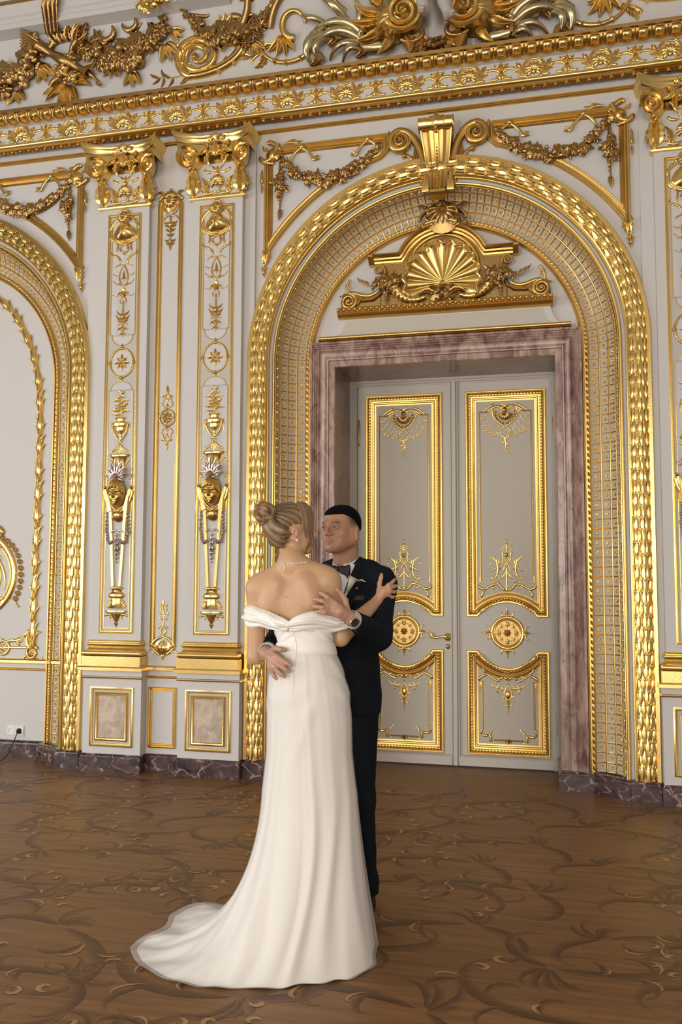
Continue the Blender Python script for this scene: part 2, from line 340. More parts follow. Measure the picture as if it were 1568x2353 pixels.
def arabesque(x, y, a, s, sg):
    """one running acanthus scroll: a dark coil, a fan of leaves at its root and light hooked licks"""
    main = spiral_pts(x, y, 1.25 * s, a, sg * .8, sg * 8.5, 34); comma(main, .055 * s, 1, .38)
    comma(spiral_pts(x, y, .75 * s, a + PI * .93, -sg * 1.2, -sg * 7, 26), .05 * s, 1, .35)
    for k in range(4): comma(spiral_pts(x, y, rnd.uniform(.22, .42) * s, a + PI + sg * (.5 + .42 * k), sg * 1.2, sg * 3.5, 14), rnd.uniform(.022, .036) * s, 1, .4)
    for q, da, k in ((7, .9, 4.5), (12, -.7, -4.0), (16, .8, 4.5), (21, -.9, -5)):
        px, py = main[q]; d = main[q + 1] - main[q]; an = math.atan2(d[1], d[0])
        comma(spiral_pts(px, py, rnd.uniform(.2, .42) * s, an + sg * da, sg * k * .3, sg * k * 1.2, 16), rnd.uniform(.018, .030) * s, 1, .45)
        if rnd.random() < .75: comma(spiral_pts(px, py, rnd.uniform(.14, .30) * s, an + sg * da * .4, sg * k * .2, sg * k * 1.5, 16), rnd.uniform(.010, .017) * s, 2, .6)
    for e, an0 in ((main[-1], 5.4), (main[26], 2.0)): comma(spiral_pts(e[0], e[1], .17 * s, a + sg * an0, sg * 3, sg * 10, 14), .020 * s, 2, .55)
for row in range(14):
    yy = -.30 - row * .40
    for c in range(-9, 10):
        x = c * .64 + (.32 if row % 2 else 0) + rnd.uniform(-.1, .1); y = yy + rnd.uniform(-.08, .08); sg = 1 if (row + c) % 2 else -1
        arabesque(x, y, rnd.uniform(-.6, .6) + (PI if rnd.random() < .5 else 0), rnd.uniform(.55, .76), sg)
fl_ = fb.build('floor', M_floor, sharp=0, smooth=False); struct(fl_)
ik = np.concatenate(INK); ca_ = fl_.data.color_attributes.new('tone', 'FLOAT_COLOR', 'POINT'); ca_.data.foreach_set('color', np.c_[ik, np.ones(len(ik))].astype(np.float32).ravel())
# ---- main wall with the two arched openings
w = MB()
def arch_wall(cx, x0, x1, ztop, hole=1.30):
    a = np.linspace(PI, 0, 33); ring = [(cx + hole * math.cos(t), Z_S + hole * math.sin(t)) for t in a]
    ring = [(cx - hole, 0.0)] + ring + [(cx + hole, 0.0)]; n = len(ring)
    out = []
    for i, (x, z) in enumerate(ring):
        if i == 0: out.append((x0, 0.0))
        elif i == n - 1: out.append((x1, 0.0))
        elif z < Z_S + 1e-4: out.append((x0 if x < cx else x1, z))
        else:
            f = (x - (cx - hole)) / (2 * hole); out.append((x0 + f * (x1 - x0), ztop))
    out[2] = (x0, ztop); out[-3] = (x1, ztop)
    w.grid([[(x, 0, z), (X, 0, Z)] for (x, z), (X, Z) in zip(ring, out)])
arch_wall(0, -1.6, 1.6, 5.3); arch_wall(CXL, CXL - 1.6, CXL + 1.6, 5.3)
w.grid([[(x, 0, z) for z in (0, 5.3)] for x in (CXL + 1.6, -1.6)]); w.grid([[(x, 0, z) for z in (0, 5.3)] for x in (1.6, 4.6)])
struct(w.build('wall_back', M_wall, sharp=20))
w = MB(); w.grid([[(x, .2, z) for z in (0, 4.2)] for x in (CXL - 1.2, CXL + 1.2)]); struct(w.build('wall_niche', M_wall))      # back of the left arch
w = MB(); w.grid([[(x, .2, z) for z in (3.12, 4.2)] for x in (-1.1, 1.1)]); struct(w.build('wall_tympanum', M_wall))             # over the door
# wider backing strip behind the pilasters
m = MB(); m.box(-2.79, -1.395, -.028, .0, Z_B, 4.83); m.box(1.395, 3.6, -.028, 0, Z_B, 4.83)
struct(m.build('trim_backing', M_wall, sharp=20))
# ---- dark marble skirting that follows every break of the wall
sk = RB(lambda v: np.stack([v[:, 0], v[:, 1], v[:, 2]], -1))
def skirt(path): 
    sk.mould(path, [(0, 0), (0, .098), (.004, .104), (.006, .112), (.014, .118), (.02, .128), (.06, .128)])
half = [(-3.9, .165), (-3.235, .165), (-3.225, .08), (-2.955, -.07), (-2.95, -.085), (-2.745, -.085), (-2.74, -.045), (-2.705, -.045), (-2.705, -.145), (-2.212, -.145), (-2.212, -.05), (-1.945, -.05), (-1.945, -.145), (-1.435, -.145), (-1.435, -.045), (-1.432, -.085), (-1.245, -.085), (-1.24, -.07), (-1.03, .08), (-1.02, .095), (-.792, .095), (-.792, .70)]
skirt([(-5.6, .165)] + half[1:])
skirt([(-x, y) for x, y in half[::-1]][:-2] + [(3.3, .06)])
struct(sk.build('baseboard_back', M_skirt, sharp=30))
# ---- cove above the cornice
CV_R = 1.3
def cove(v):
    """(x, height, h) -> world on the cove; the cove is a quarter circle that leans out over the room"""
    z = np.clip(v[:, 1], 5.2, 6.5); s_ = np.clip((z - 5.23) / CV_R, 0, .999); c_ = np.sqrt(1 - s_ ** 2)
    y = -.05 - CV_R * (1 - c_)
    return np.stack([v[:, 0], y - v[:, 2] * c_, v[:, 1] - v[:, 2] * s_], -1)
m = RB(cove); zz = 5.23 + CV_R * np.sin(np.linspace(0, PI / 2 * .97, 20))
m.g([[(x, z, 0) for z in zz] for x in (-6.2, -3, 0, 3, 4.6)])
struct(m.build('ceiling_cove', M_wall, sharp=60))
m = MB(); m.box(-6.2, 4.6, -13.5, -1.2, 6.46, 6.6); struct(m.build('ceiling', M_wall))
m = MB(); m.box(4.6, 4.7, -13.5, .9, 0, 6.5); struct(m.build('wall_right', M_wall))
# ================================================================ CORNICE
cor = thing('cornice', 'long gilded cornice with egg moulding and shell frieze running across the wall', 'cornice', (0, -.06, 5.05))
X0, X1 = -5.6, 4.0
def run(prof, x0=X0, x1=X1, n=3):
    """straight run along X of a section [(y, z)]"""
    return [[(x, y, z) for y, z in prof] for x in np.linspace(x0, x1, n)]
m = MB(); m.grid(run([(0, 4.98), (-.035, 5.0), (-.04, 5.165), (-.085, 5.165), (-.085, 5.15), (-.04, 5.15)])); m.build('frieze_ground', M_wall, cor, sharp=20)
m = MB(); th = np.linspace(-.5 * PI, .5 * PI, 9)
m.grid(run([(-.035, 4.925), (-.05, 4.932)] + [(-.085 - .033 * math.cos(t), 4.958 + .022 * math.sin(t)) for t in th] + [(-.07, 4.985), (-.06, 4.995), (-.035, 5.005)])); m.build('roll_moulding', M_gold2, cor)
m = RB(place(0, 4.925, -.05)); 
for k in range(int((X1 - X0) / .075)):
    x = X0 + k * .075; m.dome(x, 0, .024, .014, .022, n=10); m.dome(x + .031, 0, .008, .011, .016, n=6, m=3); m.dome(x + .044, 0, .008, .011, .016, n=6, m=3)
m.build('bead_and_reel', M_oldgold, cor)
m = MB(); m.grid(run([(-.05, 5.152), (-.095, 5.150), (-.10, 5.157), (-.13, 5.172), (-.145, 5.195), (-.147, 5.207), (-.168, 5.209), (-.172, 5.232), (-.16, 5.236), (-.05, 5.236)])); m.build('egg_ground', M_oldgold, cor)
PE = .1065
def ovolo(v):        # (x, q 0..1 up the ovolo, h)
    q = v[:, 1]; y = -.092 - .052 * np.sin(q * PI / 2) ; z = 5.153 + .054 * q
    return np.stack([v[:, 0], y - v[:, 2] * .75, z - v[:, 2] * .65], -1)
m = RB(ovolo); m2 = RB(ovolo); m3 = RB(ovolo)
for k in range(int((X1 - X0) / PE)):
    x = X0 + k * PE
    a = np.linspace(0, 2 * PI, 16, endpoint=False)[:, None]; t = np.linspace(0, PI / 2, 5)[None]
    sq = lambda c: np.sign(c) * np.abs(c) ** .55
    m.g(np.stack([x + .0355 * sq(np.cos(a)) * np.cos(t), .52 + .46 * sq(np.sin(a)) * np.cos(t), .024 * np.sin(t) + 0 * a], -1), cu=True)
    u = [(x - .044, 1.0), (x - .044, .25), (x - .034, .04), (x, -.08), (x + .034, .04), (x + .044, .25), (x + .044, 1.0)]
    m2.tube(np.stack([np.interp(np.linspace(0, 6, 19), range(7), [q[i] for q in u]) for i in (0, 1)], -1), .0055, 2.6, 0, 5) if False else None
    pts = np.array(u); tt = np.linspace(0, 6, 19); pp = np.stack([np.interp(tt, range(7), pts[:, 0]), np.interp(tt, range(7), pts[:, 1])], -1)
    wv = .006; P = []
    for i, (px, pq) in enumerate(pp):
        sx = (px - x) / .05; P.append([(px - wv, pq, 0), (px - wv * .5, pq, .013), (px + wv * .5, pq, .013), (px + wv, pq, 0)] if abs(sx) > .7 else [(px, pq + .11, 0), (px, pq + .05, .014), (px, pq - .05, .014), (px, pq - .11, 0)])
    m2.g(P)
    xd = x + PE / 2
    m3.g([[(xd - .011, q, 0), (xd - .004, q, hh), (xd + .004, q, hh), (xd + .011, q, 0)] for q, hh in ((0, .004), (.15, .016), (.45, .010), (.6, .012), (.62, .004))])
    m3.dome(xd, .8, .008, .14, .014, n=8, m=3)
m.build('egg', M_gold2, cor).name = 'egg_row'; m2.build('egg_rim', M_gold, cor); m3.build('dart_row', M_gold, cor)
# shells and palmettes of the frieze, each a part of its own
FR = place(0, 5.082, -.04)
def frieze_shell(x):
    m = RB(place(x, 5.082, -.038))
    m.shell(0, -.014, .054, 9, -.3 * PI, 1.3 * PI, .28); m.dome(0, -.03, .020, h=.018)
    m.tube(arcpts(0, -.004, .068, -.25 * PI, 1.25 * PI, 22), .010, 1.2); m.tube(arcpts(0, .0, .078, .10 * PI, .90 * PI, 14), .008, 1.0)
    for s in (-1, 1):
        m.scr((s * .03, -.064), (s * .112, .040), .012, s * 1.6, s * 2, -s * 3.5); m.scr((s * .045, -.066), (s * .105, -.05), .010, -s * 1., 0, s * 4)
        m.leaf((s * .07, -.035), (s * .135, -.015), .022, s * .15, 3); m.leaf((s * .075, 0.01), (s * .12, .062), .019, -s * .2, 3); m.leaf((s * .03, .055), (s * .09, .066), .014, s * .2, 2)
        m.dome(s * .128, .012, .013); m.scr((s * .11, -.01), (s * .165, .012), .008, -s * 1.2, 0, -s * 4)
    return m.build('shell_ornament', M_gold2, cor)
def frieze_palmette(x):
    m = RB(place(x, 5.082, -.038))
    m.leaf((0, -.064), (0, .02), .028, 0, 4, h=.8); m.leaf((0, .0), (0, .070), .022, 0, 3, h=.6)
    for s in (-1, 1):
        m.scr((0, -.02), (s * .085, .024), .011, -s * 1.8, 0, s * 4.5); m.scr((s * .01, -.04), (s * .066, -.048), .009, s * 1.4, 0, s * 3.5)
        m.leaf((0, .03), (s * .05, .066), .017, -s * .25, 3); m.leaf((s * .01, -.03), (s * .042, -.064), .014, s * .2, 3); m.dome(s * .022, .045, .012)
    return m.build('palmette_ornament', M_gold2, cor)
sh0 = frieze_shell(0); pa0 = frieze_palmette(0)
def dupe(o, dx, dy=0, dz=0):
    c = o.copy(); COL.objects.link(c); c.location = Vector(o.location) + Vector((dx, dy, dz)); return c
for k in range(-11, 9):
    if k: dupe(sh0, k * .459 + .0)
    dupe(pa0, k * .459 + .2295)
for o_ in (sh0,): pass
bpy.data.objects.remove(pa0)
for o in [c for c in cor.children if c.name.startswith(('shell', 'palm'))]: o.location.x += .235
# thin gilded picture rail
m = MB()
for x0, x1 in ((X0, -2.72), (-2.22, -1.95), (-1.45, 1.45), (1.9, 3.9)):
    m.grid(run([(0, 4.848), (-.014, 4.850), (-.020, 4.856), (-.020, 4.860), (-.012, 4.864), (-.022, 4.869), (-.022, 4.876), (0, 4.879)], x0, x1, 2))
tag(m.build('picture_rail', M_gold), 'thin gilded rail between the pilaster capitals below the cornice', 'rail')
# ================================================================ ARCH SURROUNDS
LEG = Z_S - Z_B
def arch_map(cx):
    LA = PI * R_A; tot = 2 * LEG + LA
    def f(s, rho):
        """s along the arch measured on its outer edge, rho = distance from the axis / centre -> x, z, radial unit vector"""
        s = np.asarray(s, float); ph = np.clip((s - LEG) / LA, 0, 1) * PI
        ux, uz = -np.cos(ph), np.sin(ph); ex = np.where(s < LEG, s - LEG, np.where(s > LEG + LA, LEG + LA - s, 0))
        return cx + rho * ux, Z_S + rho * uz + ex, ux, uz
    return f, tot
def arch_path(n_arc=72):
    LA = PI * R_A; return np.r_[np.linspace(0, LEG, 8), np.linspace(LEG, LEG + LA, n_arc)[1:], np.linspace(LEG + LA, 2 * LEG + LA, 8)[1:]]
def arch_surround(cx, label, door=True):
    t = thing('arch_surround', label, 'arch', (cx, 0, Z_S)); F, tot = arch_map(cx); S = arch_path()
    def strip(prof, name, mt, sharp=40):
        pr = np.asarray(prof, float); s, r = np.meshgrid(S, pr[:, 0], indexing='ij'); x, z, _, _ = F(s, r)
        m = MB(); m.grid(np.stack([x, np.broadcast_to(pr[:, 1], s.shape), z], -1)); return m.build(name, mt, t, sharp=sharp)
    strip([(1.441, 0), (1.441, -.05), (1.436, -.056), (1.412, -.056), (1.408, -.045), (1.408, -.02)], 'outer_fillet', M_gold2)
    th = np.linspace(0, PI, 11)
    strip([(1.352 + .056 * math.cos(a), -.02 - .052 * math.sin(a)) for a in th], 'torus', M_gold)
    strip([(1.298, -.01), (1.298, -.05), (1.292, -.055), (1.286, -.05), (1.283, -.03), (1.279, -.03), (1.276, -.012)], 'inner_fillet', M_gold2)
    strip([(1.278, 0), (1.262, -.002), (1.25, .01)], 'white_fillet', M_wall)
    strip([(1.252, .02), (1.252, -.012), (1.246, -.017), (1.238, -.015), (1.234, 0), (1.233, .01)], 'bead_edge', M_gold)
    # laurel leaves laid over the torus
    pitch = .081; n = int(tot / pitch); L = RB(); B = RB()
    def on(s, a, h):
        rho = 1.352 + (.056 + h) * np.cos(a); x, z, _, _ = F(s, rho); return np.stack([x, -.02 - (.052 + h) * np.sin(a), z], -1)
    u = np.linspace(0, 1, 8)[:, None]; v = np.linspace(-1, 1, 5)[None]
    wv = np.sin(PI * np.clip(u * .985 + .01, 0, 1) ** .75)
    for k in range(n):
        s0 = (k + .5) * tot / n; sg = 1 if s0 < tot / 2 else -1
        for j in range(5 if k % 2 else 4):
            a0 = PI * ((j + .5) / 5 if k % 2 else (j + 1) / 5)
            s = s0 + sg * (u - .30) * pitch * 1.62 + 0 * v; a = a0 + .31 * wv * v
            h = .001 + .0105 * (1 - v ** 2) * np.sin(PI * (u * .85 + .12)) - .003 * (np.abs(v) < .1) + .004 * (1 - u)
            L.grid(on(s, a, h))
            for da, ds in ((-.12, -.006), (.12, -.006), (0, .006)):
                c = on(np.array([s0 - sg * pitch * .30 + sg * ds]), np.array([a0 + da]), .008)[0]
                B.f = lambda V, c=c: np.stack([c[0] + V[:, 0], c[1] - V[:, 2], c[2] + V[:, 1]], -1)
                B.dome(0, 0, .0068, h=.009, n=6, m=3)
    L.build('laurel_leaves', M_gold2, t); B.build('laurel_berries', M_gold2, t)
    # coffered hollow
    RO, RI, DP = 1.233, 1.042, .19
    def cf(s, q, h):
        a = q * PI / 2; rho = RI + (RO - RI) * np.cos(a); y = .0 + DP * np.sin(a)
        nr, ny = -np.cos(a) / (RO - RI), -np.sin(a) / DP; l = np.hypot(nr, ny)
        x, z, _, _ = F(s, rho + h * nr / l); return np.stack([x, y + h * ny / l, z], -1)
    s, q = np.meshgrid(S, np.linspace(0, 1, 9), indexing='ij'); m = MB(); m.grid(cf(s, q, 0)); m.build('coffer_ground', M_coffer, t, sharp=0)
    G = MB(); nrow = int(tot / .0665)
    for i in range(5):
        qc = i / 4; dq = .022
        pr = [(-dq, 0), (-dq * .8, .008), (-dq * .3, .009), (0, .005), (dq * .3, .009), (dq * .8, .008), (dq, 0)]
        s, k = np.meshgrid(S, range(len(pr)), indexing='ij'); G.grid(cf(s, np.clip(qc + np.array([p[0] for p in pr])[k], 0, 1), np.array([p[1] for p in pr])[k]))
    for k in range(nrow + 1):
        sc_ = k * tot / nrow; qq = np.linspace(0, 1, 9)[None]; pr = np.array([(-.0052, 0), (-.0042, .006), (-.0016, .0068), (0, .004), (.0016, .0068), (.0042, .006), (.0052, 0)])
        G.grid(cf(np.clip(sc_ + pr[:, :1], 0, tot) + 0 * qq, qq + 0 * pr[:, :1], pr[:, 1:] + 0 * qq))
    G.build('coffer_ribs', M_gold2, t)
    st = RB()
    for k in range(nrow):
        for i in range(4):
            sc_, qc = (k + .5) * tot / nrow, (i + .5) / 4
            st.f = lambda V, sc_=sc_, qc=qc: cf(sc_ + V[:, 0], qc + V[:, 1] / .30, V[:, 2])
            ph = 0 if (k // 2) % 2 else PI / 5
            st.polar(0, 0, .0145, lambda qv, a: .004 + .006 * np.sin(PI * np.clip(qv, 0, 1)) * (.4 + .6 * np.cos(2.5 * (a + ph)) ** 2) - .004 * (qv > .95), 4, 15, lambda a: .55 + .45 * np.abs(np.cos(2.5 * (a + ph))))
    o = st.build('coffer_stars', M_gold2, t); o['kind'] = 'stuff'
    # inner moulding with a twisted bead
    strip([(1.045, .19), (1.043, .165), (1.035, .158), (1.020, .160), (1.018, .172), (1.012, .172), (1.008, .160), (1.000, .158), (.996, .165), (.993, .2)], 'inner_moulding', M_gold)
    tw = MB(); nt_ = int(tot / .045)
    for k in range(nt_):
        c = (k + .5) * tot / nt_; uu = np.linspace(-1, 1, 5)[:, None]; vv = np.linspace(0, PI, 5)[None]
        rho = 1.029 + .009 * np.cos(vv) * np.sqrt(np.clip(1 - uu ** 2, .02, 1)) + uu * .004; x, z, _, _ = F(c + uu * .019 + 0 * vv, rho)
        tw.grid(np.stack([x, .162 - .010 * np.sin(vv) * np.sqrt(np.clip(1 - uu ** 2, .02, 1)), z], -1))
    tw.build('twisted_bead', M_gold2, t)
    return t
arch_surround(0, 'gilded laurel and coffered arch around the tall double door', 'arch')
arch_surround(CXL, 'gilded laurel and coffered arch cut off by the left edge', 'arch')
# ================================================================ DOOR CASE
t = thing('marble_door_surround', 'pinkish veined marble frame around the double door inside the arch', 'door frame', (0, .2, 0))
m = RB(place(0, 0, .2))
pth = [(.993, .12), (.993, 3.222), (-.993, 3.222), (-.993, .12)]
m.mould(pth, [(0, 0), (0, .092), (.016, .094), (.020, .080), (.030, .084), (.036, .070), (.044, .074), (.050, .060), (.060, .064), (.066, .050), (.082, .062), (.100, .060), (.118, .044), (.124, .052), (.132, .050), (.136, .034), (.176, .034), (.182, .028)])
m.build('architrave', M_pink, t)
m = MB(); xj, zj = .811, 3.041
for s in (-1, 1): m.grid([[(s * xj, y, z) for z in (0, zj)] for y in (.172, .72)])
m.grid([[(x, y, zj) for x in (-xj, xj)] for y in (.172, .72)])
m.build('jamb_lining', M_jamb, t, sharp=20)
# threshold strip and the double door itself
DX, YD = .03, .70
d = bpy.data.objects.new('door_1', None); COL.objects.link(d); d.location = (DX, YD, 0); struct(d)
m = RB(place(0, 0, YD + .03)); m.mould([(xj + .005, 0), (xj + .005, zj), (-xj, zj), (-xj, 0)], [(0, 0), (0, .05), (.02, .055), (.024, .042), (.036, .046), (.042, .034), (.052, .036), (.056, 0)])
m.build('door_frame', M_door, d)
def panel_path(x0, x1, z0, z1, arch_bottom=0, arch_top=0, sh=.085):
    p = [(x0, z0)]
    if arch_bottom: 
        c = np.linspace(x0 + sh, x1 - sh, 13); p += [(x, z0 + arch_bottom * math.sin(PI * i / 12) ** .75) for i, x in enumerate(c)]
    p += [(x1, z0), (x1, z1)]
    if arch_top:
        c = np.linspace(x1 - sh, x0 + sh, 13); p += [(x, z1 - arch_top * math.sin(PI * i / 12) ** .75) for i, x in enumerate(c)]
    return p + [(x0, z1)]
FRM = [(0, 0), (0, .012), (.004, .016), (.013, .016), (.017, .010), (.024, .018), (.032, .024), (.040, .022), (.046, .014), (.056, .012), (.064, .020), (.070, .018), (.074, .006), (.084, .004), (.084, 0)]
def door_leaf(c, name):
    L = RB(place(c, 0, YD)); hw = .372
    L.g([[(x, z, 0) for z in (.01, 3.0)] for x in (-hw, hw)]); L.g([[(-hw + .0, .012, 0), (-hw, .012, .03), (-hw, .075, .03), (-hw, .085, .018), (-hw, .09, 0)], [(hw, .012, 0), (hw, .012, .03), (hw, .075, .03), (hw, .085, .018), (hw, .09, 0)]])
    o = L.build(name, M_door, d, sharp=20)
    up = panel_path(-.310, .310, 1.148, 2.917, arch_bottom=.108); lo = panel_path(-.310, .310, .098, .888, arch_top=.13)
    for nm, pp in (('upper_panel', up), ('lower_panel', lo)):
        g = RB(place(c, 0, YD)); g.mould(pp, FRM, closed=True); fr = g.build(nm + '_frame', M_gold, o)
        q = np.array(pp); cx_, cz_ = q[:, 0].mean(), (q[:, 1].min() + q[:, 1].max()) / 2
        b = RB(place(c, 0, YD)); zc = 2.0 if nm[0] == 'u' else .45
        b.g([[(x, z, .003), (x * .86, z + (zc - z) * .10, .003), (0, zc, .003)] for x, z in pp + [pp[0]]]); b.build(nm + '_field', M_doorin, o, sharp=0)
        e = RB(place(c, 0, YD)); pq = np.array(pp)
        # row of small leaves on the frame moulding
        seg = np.array(pp + [pp[0]], float); inn = seg.copy()
        inn[:, 0] -= np.sign(inn[:, 0]) * .036; inn[:, 1] += np.where(seg[:, 1] < zc, .036, -.036)
        e.beads(inn, .0095, .024, base=.020, hs=.8); e.build(nm + '_beading', M_gold2, fr)
    return o
LL = door_leaf(DX - .402, 'left_leaf'); RL = door_leaf(DX + .400, 'right_leaf')
m = RB(place(DX, 0, YD)); m.mould([(.034, .01), (.034, 3.0)], [(0, 0), (0, .02), (.010, .024), (.014, .016), (.020, .030), (.048, .030), (.054, .016), (.058, .024), (.068, .02), (.068, 0)]); m.build('astragal', M_door, d)
# lever handle on a round rose, keyhole plate, hinges
h = RB(place(-.027, .985, YD)); h.dome(0, 0, .033, h=.022, n=18, m=5); h.tube(arcpts(0, 0, .027, 0, 2 * PI, 20), .006); h.dome(0, 0, .016, h=.045)
hp = bez((0, 0), (-.05, .022), (-.08, -.028), (-.135, .012), 24); h.tube(hp, .0125 * (1 - .3 * np.sin(np.linspace(0, PI, 24))), 1.0, .028); h.volute(-.14, .016, .02, 1.4, 0, 1, .008, base=.03)
h.daisy(0, 0, .022, 8, base=.02); h.build('door_handle', M_gold2, LL)
h = RB(place(-.027, .912, YD)); h.dome(0, 0, .016, .021, .008, n=14); h.build('keyhole_plate', M_oldgold, LL)
for s, lf, zs in ((-1, LL, (.35, 1.5, 2.62)), (1, RL, (.35, 1.5, 2.62))):
    for zz_ in zs:
        h = RB(place(DX + s * .768, zz_, YD - .01)); h.tube([(0, -.09), (0, -.06), (0, .06), (0, .09)], [.004, .009, .009, .004], 1.2); h.dome(0, .1, .008); h.dome(0, -.1, .008); h.build('hinge', M_oldgold, lf)
# ledge over the door: grey panel with hollowed ends and a gilt bar
t = thing('door_ledge', 'grey shaped panel with gilt bar lying across the top of the marble frame', 'ledge', (0, .2, 3.25))
def hollow(x0, z0, z1, r):
    a = np.linspace(0, PI / 2, 10); lft = [(-(x0 - r * math.sin(b)) - 0, z0 + r * (1 - math.cos(b)) * (z1 - z0) / r) for b in a]
    return lft
m = RB(place(0, 0, .2)); lf = hollow(.905, 3.262, 3.425, .12); m.g([[(x, z, 0), (x, z, .03), (-x, z, .03), (-x, z, 0)] for x, z in lf]); m.build('panel', M_wall, t, sharp=30)
m = RB(place(0, 0, .17)); lf = hollow(.825, 3.275, 3.392, .09); m.g([[(x, z, .001), (-x, z, .001)] for x, z in lf]); m.build('panel_field', M_panel, t)
m = MB(); pr = [(.2, 3.218), (.13, 3.222), (.11, 3.226)] + [(.098 - .014 * math.cos(a), 3.245 + .014 * math.sin(a)) for a in np.linspace(-1.4, 1.4, 7)] + [(.12, 3.262), (.2, 3.265)]
m.grid(run(pr, -.925, .925, 2)); 
for s in (-1, 1): m.add([(s * .925, y, z) for y, z in pr], None, [(0, i, i + 1) for i in range(1, len(pr) - 1)])
m.build('gilt_bar', M_gold, t)
# ================================================================ ORNAMENT HELPERS
def swag(rb, path, wid, n, rn, leaves=.5, base=0.):
    """rope of flowers, fruit and leaves along a path; wid(u) = half thickness"""
    p = np.asarray(path, float); d = np.r_[0, np.cumsum(np.hypot(*np.diff(p, axis=0).T))]; d /= d[-1]
    tg = np.gradient(p, axis=0); tg /= np.linalg.norm(tg, axis=1)[:, None]
    rb.tube(p, [wid(u) * .55 for u in d], .8, base, 6)
    for i in range(n):
        u = (i + rn.random()) / n; x, z = np.interp(u, d, p[:, 0]), np.interp(u, d, p[:, 1]); tx, tz = np.interp(u, d, tg[:, 0]), np.interp(u, d, tg[:, 1])
        w = wid(u); o = rn.uniform(-1, 1); px, pz = x - tz * o * w * .75, z + tx * o * w * .75; b = base + w * (.75 - .55 * abs(o))
        k = rn.random(); r = w * rn.uniform(.50, .74)
        if rn.random() < leaves:
            an = math.atan2(tz, tx) + (PI / 2 if o > 0 else -PI / 2) + rn.uniform(-.9, .9)
            rb.leaf((px, pz), (px + math.cos(an) * w * 1.1, pz + math.sin(an) * w * 1.1), w * .3, rn.uniform(-.15, .15), 0, .6, rn.uniform(.1, .5), b * .6, 7, 5)
        if k < .55: rb.rose(px, pz, r, rn.random() * 6, b)
        elif k < .74: rb.daisy(px, pz, r, rn.choice((5, 6, 8)), rn.random() * 6, b, .5)
        elif k < .86:
            for _ in range(4): rb.dome(px + rn.uniform(-.4, .4) * w, pz + rn.uniform(-.4, .4) * w, r * .42, base=b, n=7, m=3)
        else: rb.dome(px, pz, r * .7, r * .8, r * .8, b, 9, 4)
def mask(rb, x, z, w, hh, H, curly=0, hair_low=.35, base=0.):
    """small human mask in relief: hair, brow, eyes, nose, lips, chin"""
    u = np.linspace(-1, 1, 33)[:, None]; v = np.linspace(-1, 1, 41)[None]
    wx = w * (1 - .22 * np.clip(-v, 0, 1) ** 2); gz = np.sqrt(np.clip(1 - v ** 2, 0, 1))
    X = u * wx * gz; Z = v * hh + 0 * u
    h = H * np.sqrt(np.clip(1 - u ** 2, 0, 1)) * gz ** .6
    G = lambda cu, cv, su, sv: np.exp(-((u - cu) / su) ** 2 - ((v - cv) / sv) ** 2)
    f = H * (.30 * G(0, -.22, .13, .16) + .18 * G(0, .0, .08, .2) + .10 * (G(.34, .10, .26, .07) + G(-.34, .10, .26, .07)) - .20 * (G(.34, -.04, .17, .08) + G(-.34, -.04, .17, .08)) + .09 * (G(.34, -.05, .10, .05) + G(-.34, -.05, .10, .05))
             + .11 * G(0, -.50, .22, .045) + .11 * G(0, -.60, .20, .04) - .12 * G(0, -.55, .24, .02) + .14 * G(0, -.80, .28, .12) + .08 * (G(.5, -.35, .25, .2) + G(-.5, -.35, .25, .2)))
    hl = hair_low + .25 * np.abs(u) ** 2 * -2.2
    hm = np.clip((v - hl) / .10, 0, 1)
    hair = H * (.22 + .09 * np.sin(u * 17 + 5 * v + 3 * np.sin(v * 6)) + (.08 * np.sin(u * 23) * np.sin(v * 19) if curly else 0))
    rb.g(np.stack([x + X, z + Z, base + h + f * (1 - hm) + hair * hm * (gz > .02)], -1))
def copy_tree(o, parent=None, off=(0, 0, 0)):
    c = o.copy(); COL.objects.link(c)
    if parent is not None: c.parent = parent
    else: c.location = Vector(o.location) + Vector(off)
    for ch in list(o.children): copy_tree(ch, c)
    return c
